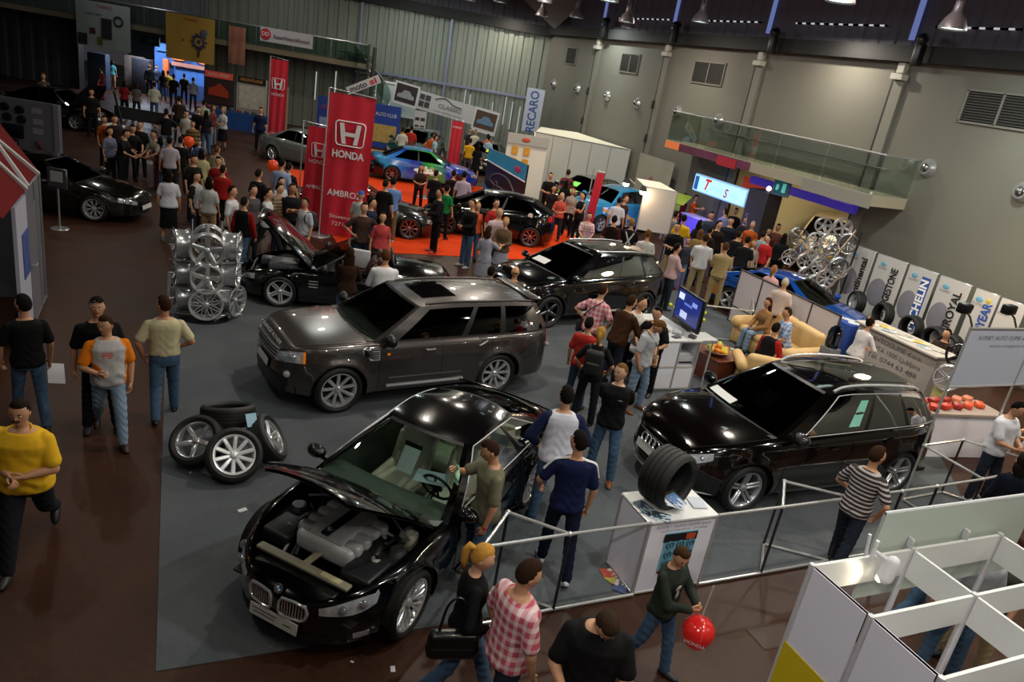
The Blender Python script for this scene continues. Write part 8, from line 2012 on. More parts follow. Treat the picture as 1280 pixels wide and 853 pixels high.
 p('dark-haired man in white track jacket with navy sleeves, back to the camera beside the coupe', head=(710, 486), h=1.83, face=192, lod=2, tc='c8c8d4', tc2='141c3c', top='jacket', sleeve='long', bc='jeanm', legs='ease2', la=(.23, .16, .03), ra=(.22, .16, .02), w=1.08, yaw=12, hc=DARK, lean=5)
 k = p('fair-haired man in black T-shirt and jeans, hands behind his back, facing the camera', foot=(746, 600), h=1.80, face=-4, lod=2, tc=BK, bc='jeanm', legs='ease', la='back', ra='back', yaw=-34, hc='6a4a26', shoes='7a4420', hair='buzz', skin='c49a7c')
 J = o_info[k.name][0]; q = MB(); q.box((0, 0, 0), (.06, .004, .012)); o = extra(k, 'chest_print', q, mat('8a8a8c', .7)); o.matrix_local = Matrix.Translation(Vector(J['P'] + J['u'] * .37 + J['fs'] * .146 + J['rs'] * -.08))
 n = p('young man in navy T-shirt with three white shoulder stripes and navy track trousers', foot=(690, 714), h=1.80, face=190, lod=2, tc='10183c', bc='0c1428', legs='step', la=(.30, .20, .02), ra=(.24, .05, -.08), yaw=42, hc=DARK, shoes='c8c8c8')
 J = o_info[n.name][0]; sh_ = [c_ for c_ in n.children if c_.name.startswith('shirt')][0].data; bv = BVHTree.FromPolygons([v.co for v in sh_.vertices], [pl.vertices for pl in sh_.polygons])
 for sg, kk in ((-1, 'L'), (1, 'R')):
  for t in (-.022, 0, .022):
   a = J['neck'] + J['rs'] * sg * .06; b_ = J['sh' + kk]; c = b_ + (J['el' + kk] - b_) * .68; pts = []
   for f in np.linspace(0, 1, 14):
    q0 = a + (b_ - a) * min(1, f * 2) if f < .5 else b_ + (c - b_) * (f * 2 - 1)
    o_ = q0 + J['u'] * .14 * (1 - .6 * max(0, f - .5)) + J['rs'] * sg * .12 * max(0, f - .3) - J['fs'] * (t + .015)
    loc = bv.find_nearest(Vector(o_))[0]; pts.append(np.array(loc) + nrm(o_ - np.array(loc)) * .005)
   q = MB(); q.tube(pts, .007, 5); extra(n, 'stripe', q, mat('d0d0d4', .8))
 q = MB(); c = J['neck'] - J['u'] * .012; q.tube([c + J['rs'] * .075 * cos(a) + J['fs'] * .072 * sin(a) for a in np.linspace(0, 2 * pi, 20)[:-1]], .010, 6, closed=True); extra(n, 'collar', q, mat('c4c4c8', .8))
 f = p('woman with blond ponytail and black backpack, black top, seen from behind', head=(752, 411), h=1.68, face=176, lod=2, fem=True, tc=BK, bc='14161e', hair='pony', hc=BLOND, legs='ease', la=(.22, .12, .02), ra=(.22, .12, .02))
 backpack(f, 'black backpack on the back of the woman with blond ponytail', BK)
 p('dark-haired person in red top mostly hidden behind the woman with blond ponytail', head=(738, 399), h=1.64, face=160, lod=1, tc='a02420', hc=DARK)
 k = p('man in pink checked shirt with a shoulder strap, leaning towards the info counter', head=(755, 357), h=1.80, face=150, lod=2, tc=plaid('b86070', 'd8b8b8', 30), bc='jeand', legs='step', la='hip', ra=(.20, .22, .05), lean=10, hc=BROWN, hair='short')
 J = o_info[k.name][0]; bag_strap(k, 'dark shoulder bag of the man in the pink checked shirt', J, 'L')
 p('man in brown hooded top and dark jeans bending over the info counter', head=(791, 371), h=1.80, face=140, lod=2, tc='38200f', top='jacket', sleeve='long', bc='jeand', legs='ease', la='table', ra='table', lean=12, hc=BROWN)
 p('man in white shirt sitting behind the info counter, arm stretched along it', head=(804, 374), h=1.76, face=70, lod=1, tc='cdc8c0', sleeve='long', la=(.14, .42, .12), ra=(.12, .50, .14), hair='recede', hc=BROWN, lean=14, bc='1c1c20', z0=-.12)
 m = p('man in pale grey shirt with sunglasses on his head and beige shoulder bag, looking down', foot=(788, 513), h=1.80, face=62, lod=2, tc='a9a9ae', bc='jeanl', legs='ease', la=(.20, .12, .02), ra='pocket', pitch=46, hc='5a3c1e', shoes='6a4024', lean=4)
 J = o_info[m.name][0]; q = MB()
 for sg in (-1, 1): q.ball(J['head'] + J['hr'] * sg * .034 + J['hf'] * .085 + J['hu'] * .088, (.03, .02, .02), 10, 6)
 extra(m, 'sunglasses', q, mat('1a1410', .1, coat=1))
 bag_strap(m, 'beige cloth shoulder bag of the man in the pale grey shirt', J, 'L', '9a8462')
 p('man in black T-shirt leaning on the info counter behind the flat television', head=(823, 386), h=1.76, face=-20, lod=1, tc=BK, bc=BK, la='table', ra='table', lean=18, hc=DARK)
 p('young woman in tan jacket sitting at the left end of the sofa', at=(12.15, 12.15), h=1.68, face=-50, lod=2, fem=True, tc='8a6440', top='jacket', sleeve='long', bc='jeanl', hair='long', hc='3a2012', legs='sit', seat=.545, la='lap', ra='lap', lean=6)
 p('man in blue checked shirt sitting at the right end of the sofa', at=(12.05, 11.35), h=1.78, face=-66, lod=2, tc=plaid('5a7aa8', 'b0b8c8', 30), bc='14161e', hc=BROWN, legs='sit', seat=.545, la='lap', ra='lap', lean=10)
 p('person in black vest over red sleeves sitting in the armchair, back turned', at=(10.72, 10.48), h=1.72, face=150, lod=2, tc=BK, tc2='a01c20', top='tee', sleeve='long', bc=BK, hc=DARK, legs='sit', seat=.545, la='lap', ra='lap', lean=10)
 p('man in brown shirt with white stripes and dark jeans leaning on the barrier', foot=(1040, 712), h=1.77, face=158, lod=2, tc=plaid('221814', 'a8a0a0', 62, 'stripe'), bc='jeand', legs='step', la=(.22, .24, .06), ra=(.25, .04, .0), hc=BROWN, yaw=-20, lean=4)
 w = p('woman with long blond hair in black jacket, walking at the bottom with a black bag', head=(606, 685), h=1.70, face=104, lod=2, fem=True, tc=BK, sleeve='long', bc='jeanm', hair='pony', hc='b8863c', legs='walk', la=(.19, .10, -.02), ra=(.19, .14, .10), yaw=-18, pitch=12, skin='c89a7c')
 J = o_info[w.name][0]
 r = thing('handbag', 'large black handbag on the arm of the blond woman at the bottom', 'bag', joint(w, 'P') + wdir(w, (.26, -.14, .02)), w.rotation_euler[2]); bm_ = MB(); bm_.rbox((0, 0, 0), (.13, .42, .26), .06, 4); bm_.rbox((0, 0, -.05), (.16, .44, .16), .07, 4); bm_.obj('body', mat('0b0a0b', .3, coat=.3), r, angle=80)
 MB().tube(bez([(0, -.13, .1), (-.05, -.08, .32), (-.06, .0, .40), (-.05, .08, .32), (0, .13, .1)]), .012, 6).obj('handle', mat('0b0a0b', .35), r)
 p('man in red and white checked shirt walking beside the blond woman at the bottom', head=(664, 705), h=1.82, face=128, lod=2, tc=plaid('b04858', 'd8c0c0', 34), bc='jeand', legs='step', la=(.25, .06, -.06), ra=(.25, .08, -.08), w=1.12, belly=.02, hc='2a1a10', yaw=-14, pitch=12)
 p('man in black T-shirt looking down at the bottom edge', head=(762, 768), h=1.80, face=6, lod=2, tc=BK, bc='1c1c22', legs='ease', la=(.14, .30, .10), ra=(.14, .30, .10), w=1.2, belly=.03, pitch=52, yaw=16, hc='2e2014')
 b = p('boy in dark green pullover and blue jeans holding a red balloon, bottom right', foot=(806, 838), h=1.52, face=66, lod=2, tc='252c25', sleeve='long', bc='jeanm', legs='step', la=(.06, .33, .20), ra=(.06, .33, .20), hc='3a2616', yaw=-32, pitch=24, shoes='1a1a1e', curlL=.9, curlR=.9)
 J = o_info[b.name][0]; q = MB(); q.ball((0, 0, .02), (.05, .005, .028), 10, 6); q.ball((0, 0, -.05), (.03, .005, .045), 10, 6); o = extra(b, 'chest_print', q, mat('9a9a94', .7)); o.matrix_local = Matrix.Translation(Vector(J['P'] + J['u'] * .33 * J['s'] + J['rs'] * .065 + J['fs'] * .128))
 hd = (joint(b, 'wrL') + joint(b, 'wrR')) / 2 + wdir(b, (0, .09, 0)); bc = hd + wdir(b, (.10, .05, -.13))
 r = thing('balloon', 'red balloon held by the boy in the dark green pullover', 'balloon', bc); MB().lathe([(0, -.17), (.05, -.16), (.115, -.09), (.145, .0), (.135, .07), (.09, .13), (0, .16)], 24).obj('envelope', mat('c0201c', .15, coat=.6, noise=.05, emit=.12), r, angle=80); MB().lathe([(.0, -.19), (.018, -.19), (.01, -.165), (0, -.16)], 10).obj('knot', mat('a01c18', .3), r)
 MB().tube([hd - bc + Vector((0, 0, -.1)), hd - bc + Vector((.03, 0, .30))], .006, 6).obj('stick', mat('b8b4ac', .4), r)
 lettering('HONDA', WHT, r, Matrix.Translation(-Vector((bc.x, bc.y, 0)).normalized() * .147 + Vector((0, 0, -.02))) @ Matrix.Rotation(atan2(bc.y, bc.x) - pi / 2, 4, 'Z') @ XZ, size=.05)
 p('woman with long brown hair and red top walking behind the shell booth', head=(1190, 637), h=1.68, face=150, lod=1, fem=True, tc='8c2430', bc='jeanm', hair='long', hc='4a2c16', legs='stride')
 p('person in light grey T-shirt seen through the shell booth frames', head=(1246, 672), h=1.76, face=-140, lod=1, tc='9a9ca4', bc='jeanm', legs='ease', hc=BROWN, la=(.26, .1, -.05))
 p('person in khaki trousers and dark top standing inside the shell booth', foot=(1196, 838), h=1.70, face=-30, lod=1, tc='35342c', bc='8a7a5c', legs='wide', hc=BROWN)
 p('man in white T-shirt and dark jeans holding a phone, right edge beyond the barrier', foot=(1216, 626), h=1.80, face=66, lod=1, tc='c8c8d0', bc='jeand', legs='ease', la='hold', ra='hold', w=1.1, belly=.03, hc=DARK, pitch=25, shoes='b8b8b8')
 p('person in white shirt at the right edge beside the man with the phone', foot=(1262, 622), h=1.74, face=-70, lod=1, tc='b8bcc8', bc='jeand', hc=DARK, la='hold', ra='hold')
 p('person in dark navy top at the right edge in front of the barrier', head=(1282, 570), h=1.70, face=200, lod=1, fem=True, tc='0a0e1c', sleeve='long', bc='2a1c14', hc=DARK, hair='bob')
 p('woman in white long-sleeved top leaning on the tyre counter, back to the camera', head=(1090, 399), h=1.68, face=140, lod=1, fem=True, tc='c8c4c4', sleeve='long', bc='1c2434', hair='bun', hc=DARK, la='table', ra=(.16, .36, .10), lean=10)
 p('man in dark brown jacket sitting behind the tyre counter', at=(15.55, 10.25), h=1.74, face=-30, lod=1, tc='2a1c14', top='jacket', sleeve='long', bc=BK, hc=DARK, legs='sit', seat=.545, la='lap', ra='lap')
def backpack(o, label, c, z=.27):
 M = o_info[o.name][1]; J = o_info[o.name][0]; s = J['s']
 r = thing('backpack', label, 'backpack', M @ Vector(J['P'] + J['u'] * z * s - J['fs'] * .19 * s), o.rotation_euler[2])
 q = MB(); q.rbox((0, 0, 0), (.30 * s, .16 * s, .42 * s), .06, 3); q.obj('sack', mat(c, .7, noise=.2), r, angle=70); q = MB(); q.rbox((0, -.10 * s, -.07), (.22 * s, .07, .20 * s), .03, 3); q.obj('pocket', mat(c, .6, noise=.2), r, angle=70)
 for sg in (-1, 1): MB().tube(bez([(sg * .09, .07, .17), (sg * .11, .13, .22), (sg * .12, .22, .20), (sg * .13, .30, .08), (sg * .13, .18, -.12), (sg * .10, .07, -.14)]), .016, 6).obj('strap', mat(c, .6), r)
def bag_strap(o, label, J, side, c='1a1c22'):
 M = o_info[o.name][1]; sg = -1 if side == 'L' else 1
 b = J['P'] + J['rs'] * sg * .24 + J['fs'] * .02 - J['u'] * .02; n = J['neck'] - J['rs'] * sg * .10
 r = thing('shoulder_bag', label, 'bag', M @ Vector(b), o.rotation_euler[2]); q = MB(); q.rbox((0, 0, 0), (.09, .28, .24), .04, 3); q.obj('pouch', mat(c, .8, noise=.15), r, angle=70)
 W_ = lambda v: Vector(v) - Vector(b)
 mid = J['P'] + J['u'] * .30
 pts = bez([(0, -.1, .1), W_(mid - J['fs'] * .155 + J['rs'] * sg * .08), W_(n - J['fs'] * .10 - J['u'] * .02), W_(n + J['u'] * .025 - J['rs'] * sg * .02), W_(n + J['fs'] * .10 - J['u'] * .06), W_(mid + J['fs'] * .165 + J['rs'] * sg * .08), (0, .1, .1)])
 MB().tube(pts, .014, 6, flat=.6).obj('strap', mat(c, .7), r)
def F(x, y): return dict(foot=(x, y))
def Hd(x, y): return dict(head=(x, y))
def build_people_mid():
 p = person
 def m(label, where, face, tc, bc='jeand', h=1.75, **k): k.setdefault('lod', 1); return p(label, face=face, tc=tc, bc=bc, h=h, **where, **k)
 m('woman in white top and black skirt standing beside the tree rack, back turned', F(211, 302), 178, 'b8b8c0', BK, 1.72, fem=True, bottom='skirt', hair='bob', hc=DARK, shoes='6a6a6a', w=1.12)
 m('man in white T-shirt looking right, behind the tree rack', Hd(291, 234), 70, WT, 'jeand', 1.76)
 m('person in black and red motocross jacket with white ring on the shoulder', Hd(306, 248), 150, BK, 'jeanm', 1.68, tc2='7a1414', top='jacket', sleeve='long', legs='walk')
 m('man in dark grey T-shirt behind the motocross jacket', Hd(317, 233), 50, '4a4448', 'jeand', 1.74)
 m('dark-haired young man in black T-shirt, highest of the group left of the raised bonnet', Hd(324, 213), 140, '101014')
 m('man in white T-shirt and dark trousers bending towards the raised bonnet from the left', Hd(336, 237), 80, 'bcbcc0', '1c1e22', 1.76, legs='stride', la='hold', ra='hold', shoes='b0b0b0')
 m('tall man in pale blue shirt with dark cap, left of the shorter red flag', Hd(353, 200), 150, '8490b0', 'jeand', 1.88, hair='short', hc=BK, w=1.1)
 m('man in tan striped shirt facing right, left of the man with crossed arms', Hd(350, 231), 60, plaid('5a4838', '8a7456', 40, 'stripe'), 'jeand', 1.76)
 m('dark-haired woman in white top behind the man in tan stripes', Hd(352, 223), 40, 'b0b0b8', 'jeand', 1.66, fem=True, hair='bob', hc=DARK)
 m('man in black shirt with crossed arms looking at the raised bonnet', Hd(366, 231), 20, '0e0c0e', BK, 1.80, la='cross', ra='cross', w=1.08, skin='9a6a4c')
 b = m('boy in white T-shirt with dark backpack below the large red flag', Hd(382, 249), -50, 'a8a8b0', 'jeand', 1.66)
 backpack(b, 'dark blue backpack on the boy below the large red flag', '141a2c')
 m('man in black behind the pale blue shirt', Hd(362, 205), 150, '101014', 'jeand', 1.78)
 m('woman in brown top and jeans, back to the camera at the roadster', Hd(438, 311), 182, '2a160c', 'jeanm', 1.70, fem=True, sleeve='long', hair='long', hc='23130a', la='hold', ra='hold')
 m('man in white pullover seen from behind beyond the dark grey estate', Hd(483, 314), 188, 'ccccd0', 'jeand', 1.80, sleeve='long', la='hold', ra='hold', lean=6, hc='4a2c18', w=1.08)
 o = m('man in brown polo shirt with hands on his hips right of the large red flag', Hd(456, 255), 12, '3a2822', 'jeand', 1.80, la='hip', ra='hip', hair='short', hc=DARK)
 m('young woman in coral top beside the man with hands on his hips', Hd(479, 267), 8, 'a83c40', '3a342e', 1.66, fem=True, hair='long', hc=DARK)
 m('man in sky blue shirt and khaki trousers, back turned, looking into the open two-seater', F(484, 302), 184, '5c7cb0', '6a5c44', 1.82, top='tee', la='hold', ra='hold', shoes='b0b0b0', hc=DARK, w=1.08)
 m('dark-haired man in black left of the sky blue shirt', Hd(483, 226), 150, BK, BK, 1.78)
 m('man in dark navy shirt behind the man with hands on his hips', Hd(466, 249), 70, '141c34', 'jeand', 1.74)
 m('person in pale top with blue and white cap at the large red flag', Hd(452, 240), 150, 'a8a8a8', 'jeand', 1.66, hair='cap', hc='3a5a9c')
 m('man in black motorsport jacket and red shoes looking left beside the grey two-seater', F(541, 316), -70, '0c0c10', '0a0a0c', 1.80, top='jacket', sleeve='long', la='hold', ra='hold', shoes='a03030', hc=DARK)
 m('tall man in black pullover and jeans holding a camera, on the orange carpet edge', F(580, 334), -50, '08080a', 'jeanm', 1.84, sleeve='long', la='hold', ra='hold', shoes='a0a0a0', hc=BROWN, w=1.06)
 m('fair-haired woman in orange top behind the tall man in black pullover', Hd(598, 254), 30, 'b84c28', 'jeanm', 1.66, fem=True, hair='long', hc=BLOND)
 m('brown-haired woman in grey dress with black belt, back turned', Hd(612, 284), 150, '8a8a98', '8a8a98', 1.70, fem=True, top='dress', bottom='dressskirt', hair='bob', hc=BROWN, ra='fwd')
 m('man in pale pink shirt between the two women in grey dresses', Hd(625, 261), 20, 'c0a8ac', 'jeand', 1.86, hair='recede', hc=BROWN, sleeve='long')
 m('man in red shirt leaning on the black hatchback', Hd(621, 250), 40, '9a2420', 'jeand', 1.80, hc=DARK)
 m('blond woman with brown jacket over grey dress, looking down', Hd(633, 273), -20, '5c4634', '8a8a98', 1.70, fem=True, top='jacket', sleeve='threeq', bottom='dressskirt', hair='bun', hc='a87c40', la='hold', ra='hold')
 m('dark-haired man in black seen above the roof of the dark grey estate', Hd(615, 335), 170, '0c0c10', BK, 1.60, hc=DARK)
 m('bald man in olive T-shirt standing at the nose of the second black SUV', Hd(645, 335), 190, '4a4430', 'jeand', 1.64, hair='bald', hc='4a3020')
 m('man in pale lilac T-shirt and violet-grey trousers by the table, back turned', F(572, 283), 176, 'a894a4', '4a4058', 1.80, hc=DARK)
 m('man in black T-shirt beside the round table', Hd(546, 214), 150, '0c0c10', BK, 1.74)
 m('person in bright green T-shirt between the table and the lilac shirt', Hd(560, 233), 150, '106a34', BK, 1.62, hc=DARK)
 m('man in dark brown shirt behind the green T-shirt', Hd(568, 214), 170, '1c1210', BK, 1.74)
 m('young woman with sunglasses sitting behind the round table', Hd(527, 207), 6, '2a1c18', BK, 1.58, fem=True, hair='long', hc=DARK, la='hold', ra='hold')
 m('woman in black sleeveless top and trousers, arms folded, right of the black hatchback', F(717, 305), -40, BK, BK, 1.74, fem=True, top='tank', sleeve='none', la='cross', ra='cross', hair='pony', hc=DARK)
 m('man in pink checked shirt and beige trousers sitting before the bright blue car', Hd(737, 267), 6, plaid('b08080', 'c8b0b0', 34), '8a7a5c', 1.62, hc=DARK, la='lap', ra='lap')
 m('elderly woman in coral blouse behind the tail of the black hatchback', Hd(703, 242), -10, 'b84c40', 'jeand', 1.60, fem=True, hair='bob', hc='a08a70', la='hold', ra='hold')
 m('brown-haired woman in white and brown top beside the elderly woman', Hd(717, 236), -20, '9a8a80', BK, 1.68, fem=True, hair='long', hc='5a3820')
 m('man in black T-shirt holding a phone in front of the white booth', Hd(689, 217), 10, '0c0c0e', BK, 1.80, la='hold', ra='hold', hc=DARK)
 m('dark-haired woman in dark top beside the man holding a phone', Hd(693, 233), 20, '1c1416', BK, 1.62, fem=True, hair='long', hc=DARK)
 m('man in black, white and dark red striped shirt before the white booth', Hd(711, 213), 178, plaid('1a1416', '7a2028', 14, 'stripe'), BK, 1.80, hc=BROWN)
 m('woman with long dark hair in black, in front of the striped shirt', Hd(709, 226), 160, '100c0e', BK, 1.66, fem=True, hair='long', hc='140e0c')
 o = m('person in yellow top with dark backpack at the lit shelf wall', Hd(667, 186), -150, 'b89040', DG, 1.76, hc=BROWN)
 backpack(o, 'dark backpack of the person at the lit shelf wall', '18161a')
 m('blond woman in white top and black trousers beside the show panel', F(668, 246), -40, 'c8c8c8', BK, 1.70, fem=True, hair='long', hc=BLOND, la='hold', ra='hold')
 m('man in white shirt before the side of the bright blue car', Hd(775, 248), 170, 'b4b8c4', 'jeand', 1.76, hc=DARK)
 m('tall brown-haired man in brown jacket before the bright blue car', Hd(783, 245), 60, '3c2418', BK, 1.84, hc='3a2010')
 m('dark-haired man in black and red top behind the second black SUV', Hd(769, 271), 170, '16080a', BK, 1.74, tc2='3a1014', hc=DARK)
 o = m('man in black top with white crossed braces behind the second black SUV', Hd(791, 275), 180, '0e0c10', BK, 1.74, hc='7a5a2c')
 J = o_info[o.name][0]
 for sg in (-1, 1): q = MB(); q.tube([J['P'] + J['u'] * .46 + J['rs'] * sg * .12 - J['fs'] * .135, J['P'] + J['u'] * .25 + J['rs'] * sg * .02 - J['fs'] * .155, J['P'] + J['u'] * .05 - J['rs'] * sg * .1 - J['fs'] * .15], .022, 6); extra(o, 'brace', q, mat('c0c0c0', .7))
 m('man in white T-shirt seen from behind under the blank white board', Hd(811, 289), 182, 'c0bcb8', 'jeand', 1.74, hc='5a3c1c')
 m('young man in black polo shirt and beige trousers under the blank white board', Hd(848, 280), -14, '08080a', '9a8862', 1.84, la='fold', ra='fold', hc=DARK)
 m('man in pale pink shirt beside the tail of the second black SUV', Hd(848, 306), 120, 'b89a9c', 'jeand', 1.74, hc=DARK, la='hold', ra='hold')
 m('man in white polo shirt and beige trousers seen from behind at the barrier', F(863, 374), 186, 'd0d0d4', '9a8c66', 1.84, la='fold', ra='fold', hc=BROWN, w=1.08)
 m('man in beige T-shirt and beige trousers seen from behind at the barrier', F(887, 386), 176, 'a08c64', '9a8a64', 1.82, la='fold', ra='fold', hc='4a2e18', w=1.1)
 m('man in brown printed T-shirt with white belt looking up right', Hd(900, 277), 20, '1e120c', '141828', 1.82, la='down', hc=DARK, yaw=40)
 m('woman in tan jacket with short hair among the right crowd', Hd(877, 288), 170, '8a6c40', 'jeand', 1.68, fem=True, top='jacket', sleeve='long', hair='bob', hc='5a3c20')
 m('child in grey top and light jeans between pink and tan clothes', Hd(861, 298), 20, '3a3c48', 'jeanl', 1.50, hc='5a4020')
 m('man in bright yellow T-shirt and light jeans in the right crowd', Hd(856, 270), 176, 'c89c10', 'jeanl', 1.80, hc=DARK)
 m('man in black T-shirt bending over the blue car, back turned', Hd(936, 297), 170, '0a0a0c', BK, 1.78, hc=DARK, lean=8)
 m('man in bright red T-shirt with white print beside the blue car', Hd(961, 295), -40, 'a01c20', 'jeand', 1.72, hc=DARK)
 m('fair-haired woman looking over the partition beside the blue car', Hd(969, 333), 160, 'b89090', 'jeand', 1.68, fem=True, hair='pony', hc='7a5434', lod=0)
 m('white-haired man in pale shirt behind the partition', Hd(983, 349), 170, 'b8a8a0', 'jeand', 1.74, hair='recede', hc='a8a090', lod=0)
def build_people_far():
 """small figures of the background crowd"""
 L = []
 def a(label, where, face, tc, bc='jeand', h=1.75, **k): person(label, face=face, tc=tc, bc=bc, h=h, lod=0, **where, **k)
 f = dict(fem=True)
 a('man in yellow T-shirt beside the slim red pillar flag', F(582, 221), 180, 'c89418', '4a4452'); a('woman in black dress right of the yellow T-shirt', F(592, 226), 170, BK, BK, 1.68, fem=True, hair='long', hc=DARK, top='dress', bottom='dressskirt')
 a('man in orange T-shirt in front of the blue car photo', F(604, 213), 178, 'b8501c', 'a08468', 1.8); a('man in pale blue shirt right of the orange T-shirt', Hd(612, 171), 150, '8aa8b8'); a('man in white jacket below the blue car photo', Hd(595, 163), 10, 'c0bca8', 'b0a890'); a('dark-haired man in black left of the white jacket', Hd(588, 161), 30, DG)
 a('man in red T-shirt at the green off-road car, back turned', Hd(515, 158), 180, '9a2418', 'jeand', 1.82); a('man in white shirt left of the red T-shirt', Hd(504, 160), 180, 'b0b0a8', 'a8a898'); a('child in dark top between the white and the red shirt', Hd(507, 169), 180, '141216', BK, 1.4); a('child in orange top beside the leaflet board', Hd(533, 174), 170, 'c8540c', BK, 1.35); a('man in pale blue top beside the leaflet board', Hd(545, 170), 100, '90a4b4', 'jeand', 1.7); a('person in orange shirt behind the pale blue top', Hd(541, 167), 150, 'c0582c')
 a('man in maroon shirt left of the light box sign', Hd(857, 243), 60, '5a1018', BK); a('man in orange T-shirt pointing to the right under the light box sign', Hd(871, 245), 60, 'c04c10', BK, ra='point'); a('person in grey shirt below the maroon shirt', Hd(846, 265), 150, '6a6a70'); a('woman with long dark hair before the violet counter', Hd(876, 276), 150, '14121a', BK, 1.66, fem=True, hair='long', hc=DARK)
 a('young man in blue-grey shirt right of the violet counter', Hd(890, 266), 20, '2a3448'); a('man in pale blue shirt behind the right crowd', Hd(908, 262), -140, '7a84b8'); a('person in dark clothes before the grey lettered post', Hd(921, 261), -20, '141018', BK); a('man in dark navy top in the right crowd', Hd(915, 273), 0, '10141e', BK, 1.82, w=1.1)
 a('man in orange shirt with grey hair in the right crowd', Hd(942, 278), -10, 'a04814', BK, 1.76, hc=GREYH); a('woman with light brown hair and pale face in the right crowd', Hd(944, 301), 10, '8a8078', 'jeand', 1.62, fem=True, hair='long', hc='6a4a2c'); a('man in pale blue T-shirt behind the bright red T-shirt', Hd(956, 290), 150, '7a94a4'); a('person in dusty red top behind the pale blue T-shirt', Hd(963, 286), 20, '6a2c28', BK, 1.66); a('tall person in dull pink top before the cream van', Hd(974, 281), -10, '6a3c34', BK, 1.76); a('broad person in black with long black hair left of the slanted rim rack', Hd(982, 293), 170, '08080a', BK, 1.76, fem=True, hair='long', hc='0a0808', w=1.15, sleeve='long'); a('dark figure standing in the thick of the right crowd', Hd(925, 290), 160, '0a0a10', BK); a('man in dark grey shirt at the back of the right crowd', Hd(934, 272), 20, '222028', BK); a('dark-haired man behind the slanted rim rack, left of a pair', Hd(1032, 272), 10, '141216', BK, 1.78); a('dark-haired man behind the slanted rim rack, right of a pair', Hd(1041, 273), -10, '1a181c', BK, 1.8)
 a('person in dark brown top beside the brown printed T-shirt', Hd(889, 285), 150, '1a120e', BK, 1.68)
 a('woman in lilac-grey top carrying a white bag at the demo table', Hd(137, 160), 40, '686880', BK, 1.7, fem=True, hair='bob', hc=DARK); a('man in black T-shirt leaning over the demo table from the left', Hd(158, 163), 70, '0c0c0e', BK, lean=14, ra='table', la='table'); a('man in black shirt leaning over the middle of the demo table', Hd(166, 157), 30, '0a0a0c', BK, lean=14, ra='table', la='table'); a('man in black top with white collar behind the demo table', Hd(175, 152), -30, '0e0c0e', BK, 1.8)
 a('man in cream T-shirt leaning over the demo table from the right', Hd(192, 164), -60, '8a847c', 'jeanm', 1.78, lean=10, ra='table', la='table'); a('man in white T-shirt and black trousers seen from behind right of the demo table', Hd(212, 172), 182, '9a949c', BK, 1.78); a('person in yellow and brown striped top, left crowd', Hd(241, 152), 0, plaid('6a5018', '2a1c10', 24, 'stripe'), BK, 1.6); a('man in white T-shirt looking down in the left crowd', Hd(233, 139), -30, 'a8a49c', 'jeand'); a('man in black T-shirt with arms akimbo in front of the opening', Hd(208, 137), 180, '0a0a0c', 'jeanl', 1.8, la='hip', ra='hip'); a('tall man in brown shirt behind the white T-shirt, left crowd', Hd(224, 121), 180, '2a1c12', 'jeand', 1.82)
 a('man in dark waistcoat with pale scarf, left crowd', Hd(248, 134), 0, '14100e', 'jeanm'); a('man in pale green shirt behind the waistcoat, left crowd', Hd(255, 126), 180, '98a084'); a('woman in dark purple top with jeans beside the waistcoat', Hd(258, 139), 170, '16101a', 'jeanm', 1.68, fem=True, hair='long', hc=DARK); a('woman in dull pink top left of the black skirt', Hd(267, 132), 60, '6a3430', 'jeanl', 1.7, fem=True, hair='long', hc='5a3a22'); a('fair-haired woman in white top and long black skirt before the poster booth', F(278, 187), -40, 'b0b0b4', BK, 1.72, fem=True, bottom='skirt', hair='bob', hc='8a6a34', la='hold', ra='hold')
 a('woman in cream blouse behind the red T-shirts', Hd(252, 187), 180, 'a09870', 'a09884', 1.7, fem=True, hair='bob', hc=DARK); a('child in cream top behind the red T-shirts', Hd(272, 184), 150, '98906c', 'a09884', 1.6, hc='5a3c22'); a('man in red T-shirt, left of two in red behind the tree rack', Hd(273, 197), -20, '7a1414', BK, 1.78); a('dark-haired man in red T-shirt, right of two behind the tree rack', Hd(279, 208), 160, '8a1614', BK, 1.7); a('man in black shirt left of the red T-shirts', Hd(243, 195), 40, '0c0a0c', BK, 1.74); a('young man in white and black top looking down behind the tree rack', Hd(246, 216), 60, '9a9aa0', 'jeand', 1.7, tc2='141214'); a('person with light trousers and black bag behind the tree rack', Hd(262, 222), 160, 'a8a8a8', 'a0805c', 1.7, fem=True, hair='bob', hc=DARK)
 a('person in black with dark hair beside the orange balloon of the left crowd', Hd(226, 172), 170, '0c0a0a', DG, 1.7); a('child in blue and white top under the orange balloon', Hd(249, 176), 20, '34406a', BK, 1.35); a('woman in dark red trousers between white shirts of the left crowd', Hd(201, 172), 160, '4a1416', '4a1416', 1.62, fem=True, hair='bob', hc=DARK)
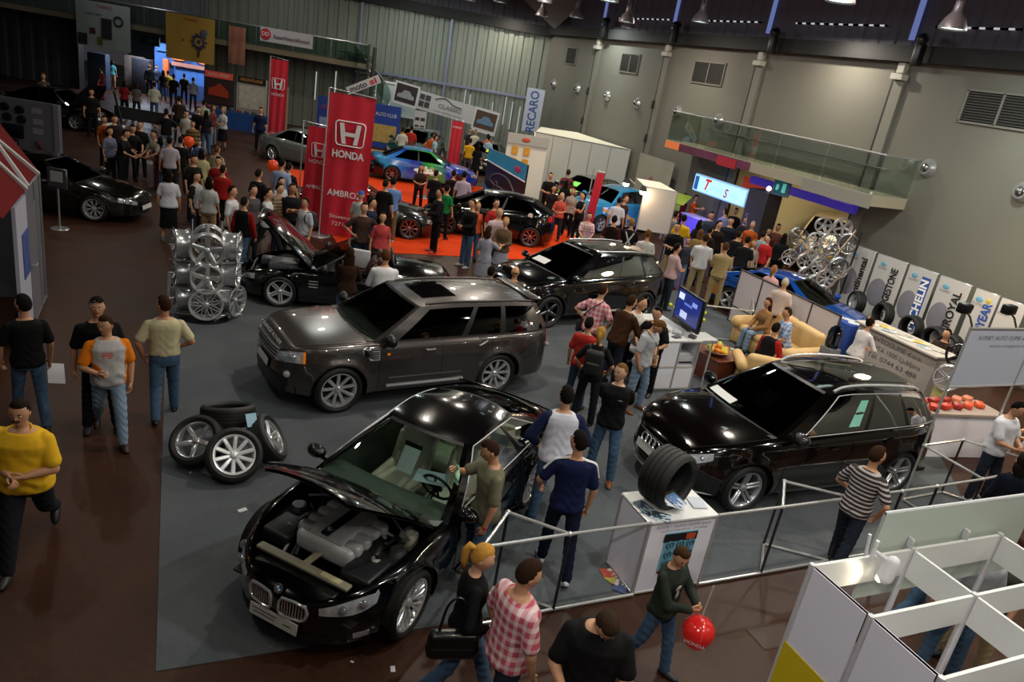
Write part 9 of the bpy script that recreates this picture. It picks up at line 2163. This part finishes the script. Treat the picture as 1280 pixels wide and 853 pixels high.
 a('man in white T-shirt and jeans walking away into the opening', F(193, 151), 180, 'b0b0a0', 'jeanm', 1.78, legs='step'); a('woman in red T-shirt and dark shorts walking in the opening', F(156, 147), 170, '7a1420', BK, 1.66, fem=True, bottom='shorts', hair='bob', hc=DARK); a('woman in grey cardigan and jeans beside the red T-shirt in the opening', F(171, 149), 180, '54504c', 'jeand', 1.66, fem=True, hair='bob', hc=BROWN); a('tall man in black coat before the blue booth', F(187, 120), 30, '0a0a0a', BK, 1.84, sleeve='long', top='jacket', hc='4a3424'); a('person in blue-grey jacket left of the black coat', F(196, 119), 20, '343c50'); a('woman in dark top and jeans right of the blue-grey jacket', F(204, 126), 180, '101218', 'jeanm', 1.7, fem=True, hair='long', hc=DARK); a('man in black with dark rucksack seen from behind in the opening', F(217, 134), 180, '0c0c10', '2a2030', 1.78); a('person in brown vest with dark trousers in the opening', F(230, 130), 180, '2a2018', '2a2418', 1.72); a('man in white vest and jeans at the right of the opening', F(241, 138), 170, '8a8a9c', 'jeand', 1.74); a('man in grey shirt at the right post of the opening', Hd(248, 84), 60, '7a7a84'); a('person in dark red walking left in the opening', F(128, 125), -120, '5a1414', 'a04030', 1.66); a('man in orange waistcoat at the left display of the opening', F(129, 110), 60, 'a84c1c', 'jeanm', 1.8, tc2='8a8078'); a('woman in teal top and shorts beside the orange waistcoat', F(141, 112), 160, '4a8890', 'a07c60', 1.7, fem=True, bottom='shorts', hair='bob', hc=DARK); a('man in black T-shirt with pale emblem beside the dark cars, left', Hd(114, 112), 10, '0a0a0c', BK, 1.84, w=1.1)
 a('person in yellow top before the blue booth', Hd(210, 89), 180, 'b89a18', BK, 1.7); a('fair-haired person behind the dark cars, far left', Hd(54, 93), 20, '4a4038', BK, 1.75, hc=BLOND); a('man in dark blue shirt and trousers standing in front of the poster booth', F(324, 189), -20, '161c3c', '141826', 1.84, la='down', hc=DARK, w=1.08); a('dark figure behind the demo table pole', Hd(143, 145), 30, '1a1014', BK, 1.76); a('person in orange and dark clothes behind the lilac-grey top', Hd(130, 146), 40, '8a4018', BK, 1.66)
 for (px, py, z, lab) in ((236, 177, 1.45, 'orange balloon floating in the left crowd'), (341, 207, 1.55, 'orange balloon beside the pale blue shirt'), (447, 0, 0, '')):
  if not lab: continue
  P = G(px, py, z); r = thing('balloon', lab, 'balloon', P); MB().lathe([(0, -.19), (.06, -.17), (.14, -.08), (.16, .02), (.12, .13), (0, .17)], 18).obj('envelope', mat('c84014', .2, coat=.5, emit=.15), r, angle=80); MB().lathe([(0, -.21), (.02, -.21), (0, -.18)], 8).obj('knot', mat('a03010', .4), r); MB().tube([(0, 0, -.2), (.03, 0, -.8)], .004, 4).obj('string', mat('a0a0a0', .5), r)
 P = G(455, 318, 0); o = MB().rbox((0, 0, 0), (.42, .12, .40), .03).obj('carrier_bag', mat('b8b8c0', .5, noise=.2, scale=8)); q = G(456, 308, 1.0); o.location = q + Vector((-.1, -.12, -.25)); o.rotation_euler = (0, 0, rzW); tag(o, 'white printed carrier bag held by the man in the brown polo shirt', 'bag')
build_people_near(); build_people_mid(); build_people_far()
build_room(); build_lamps(); build_lights(); build_camera()
build_coupe(); build_grey_suv(); build_black_suv(); build_other_cars()
build_flags(); build_banners(); build_display_left(); build_rims(); build_tyres(); build_tyre_stand(); build_lounge(); build_far_stands(); build_white_booth(); build_litter()
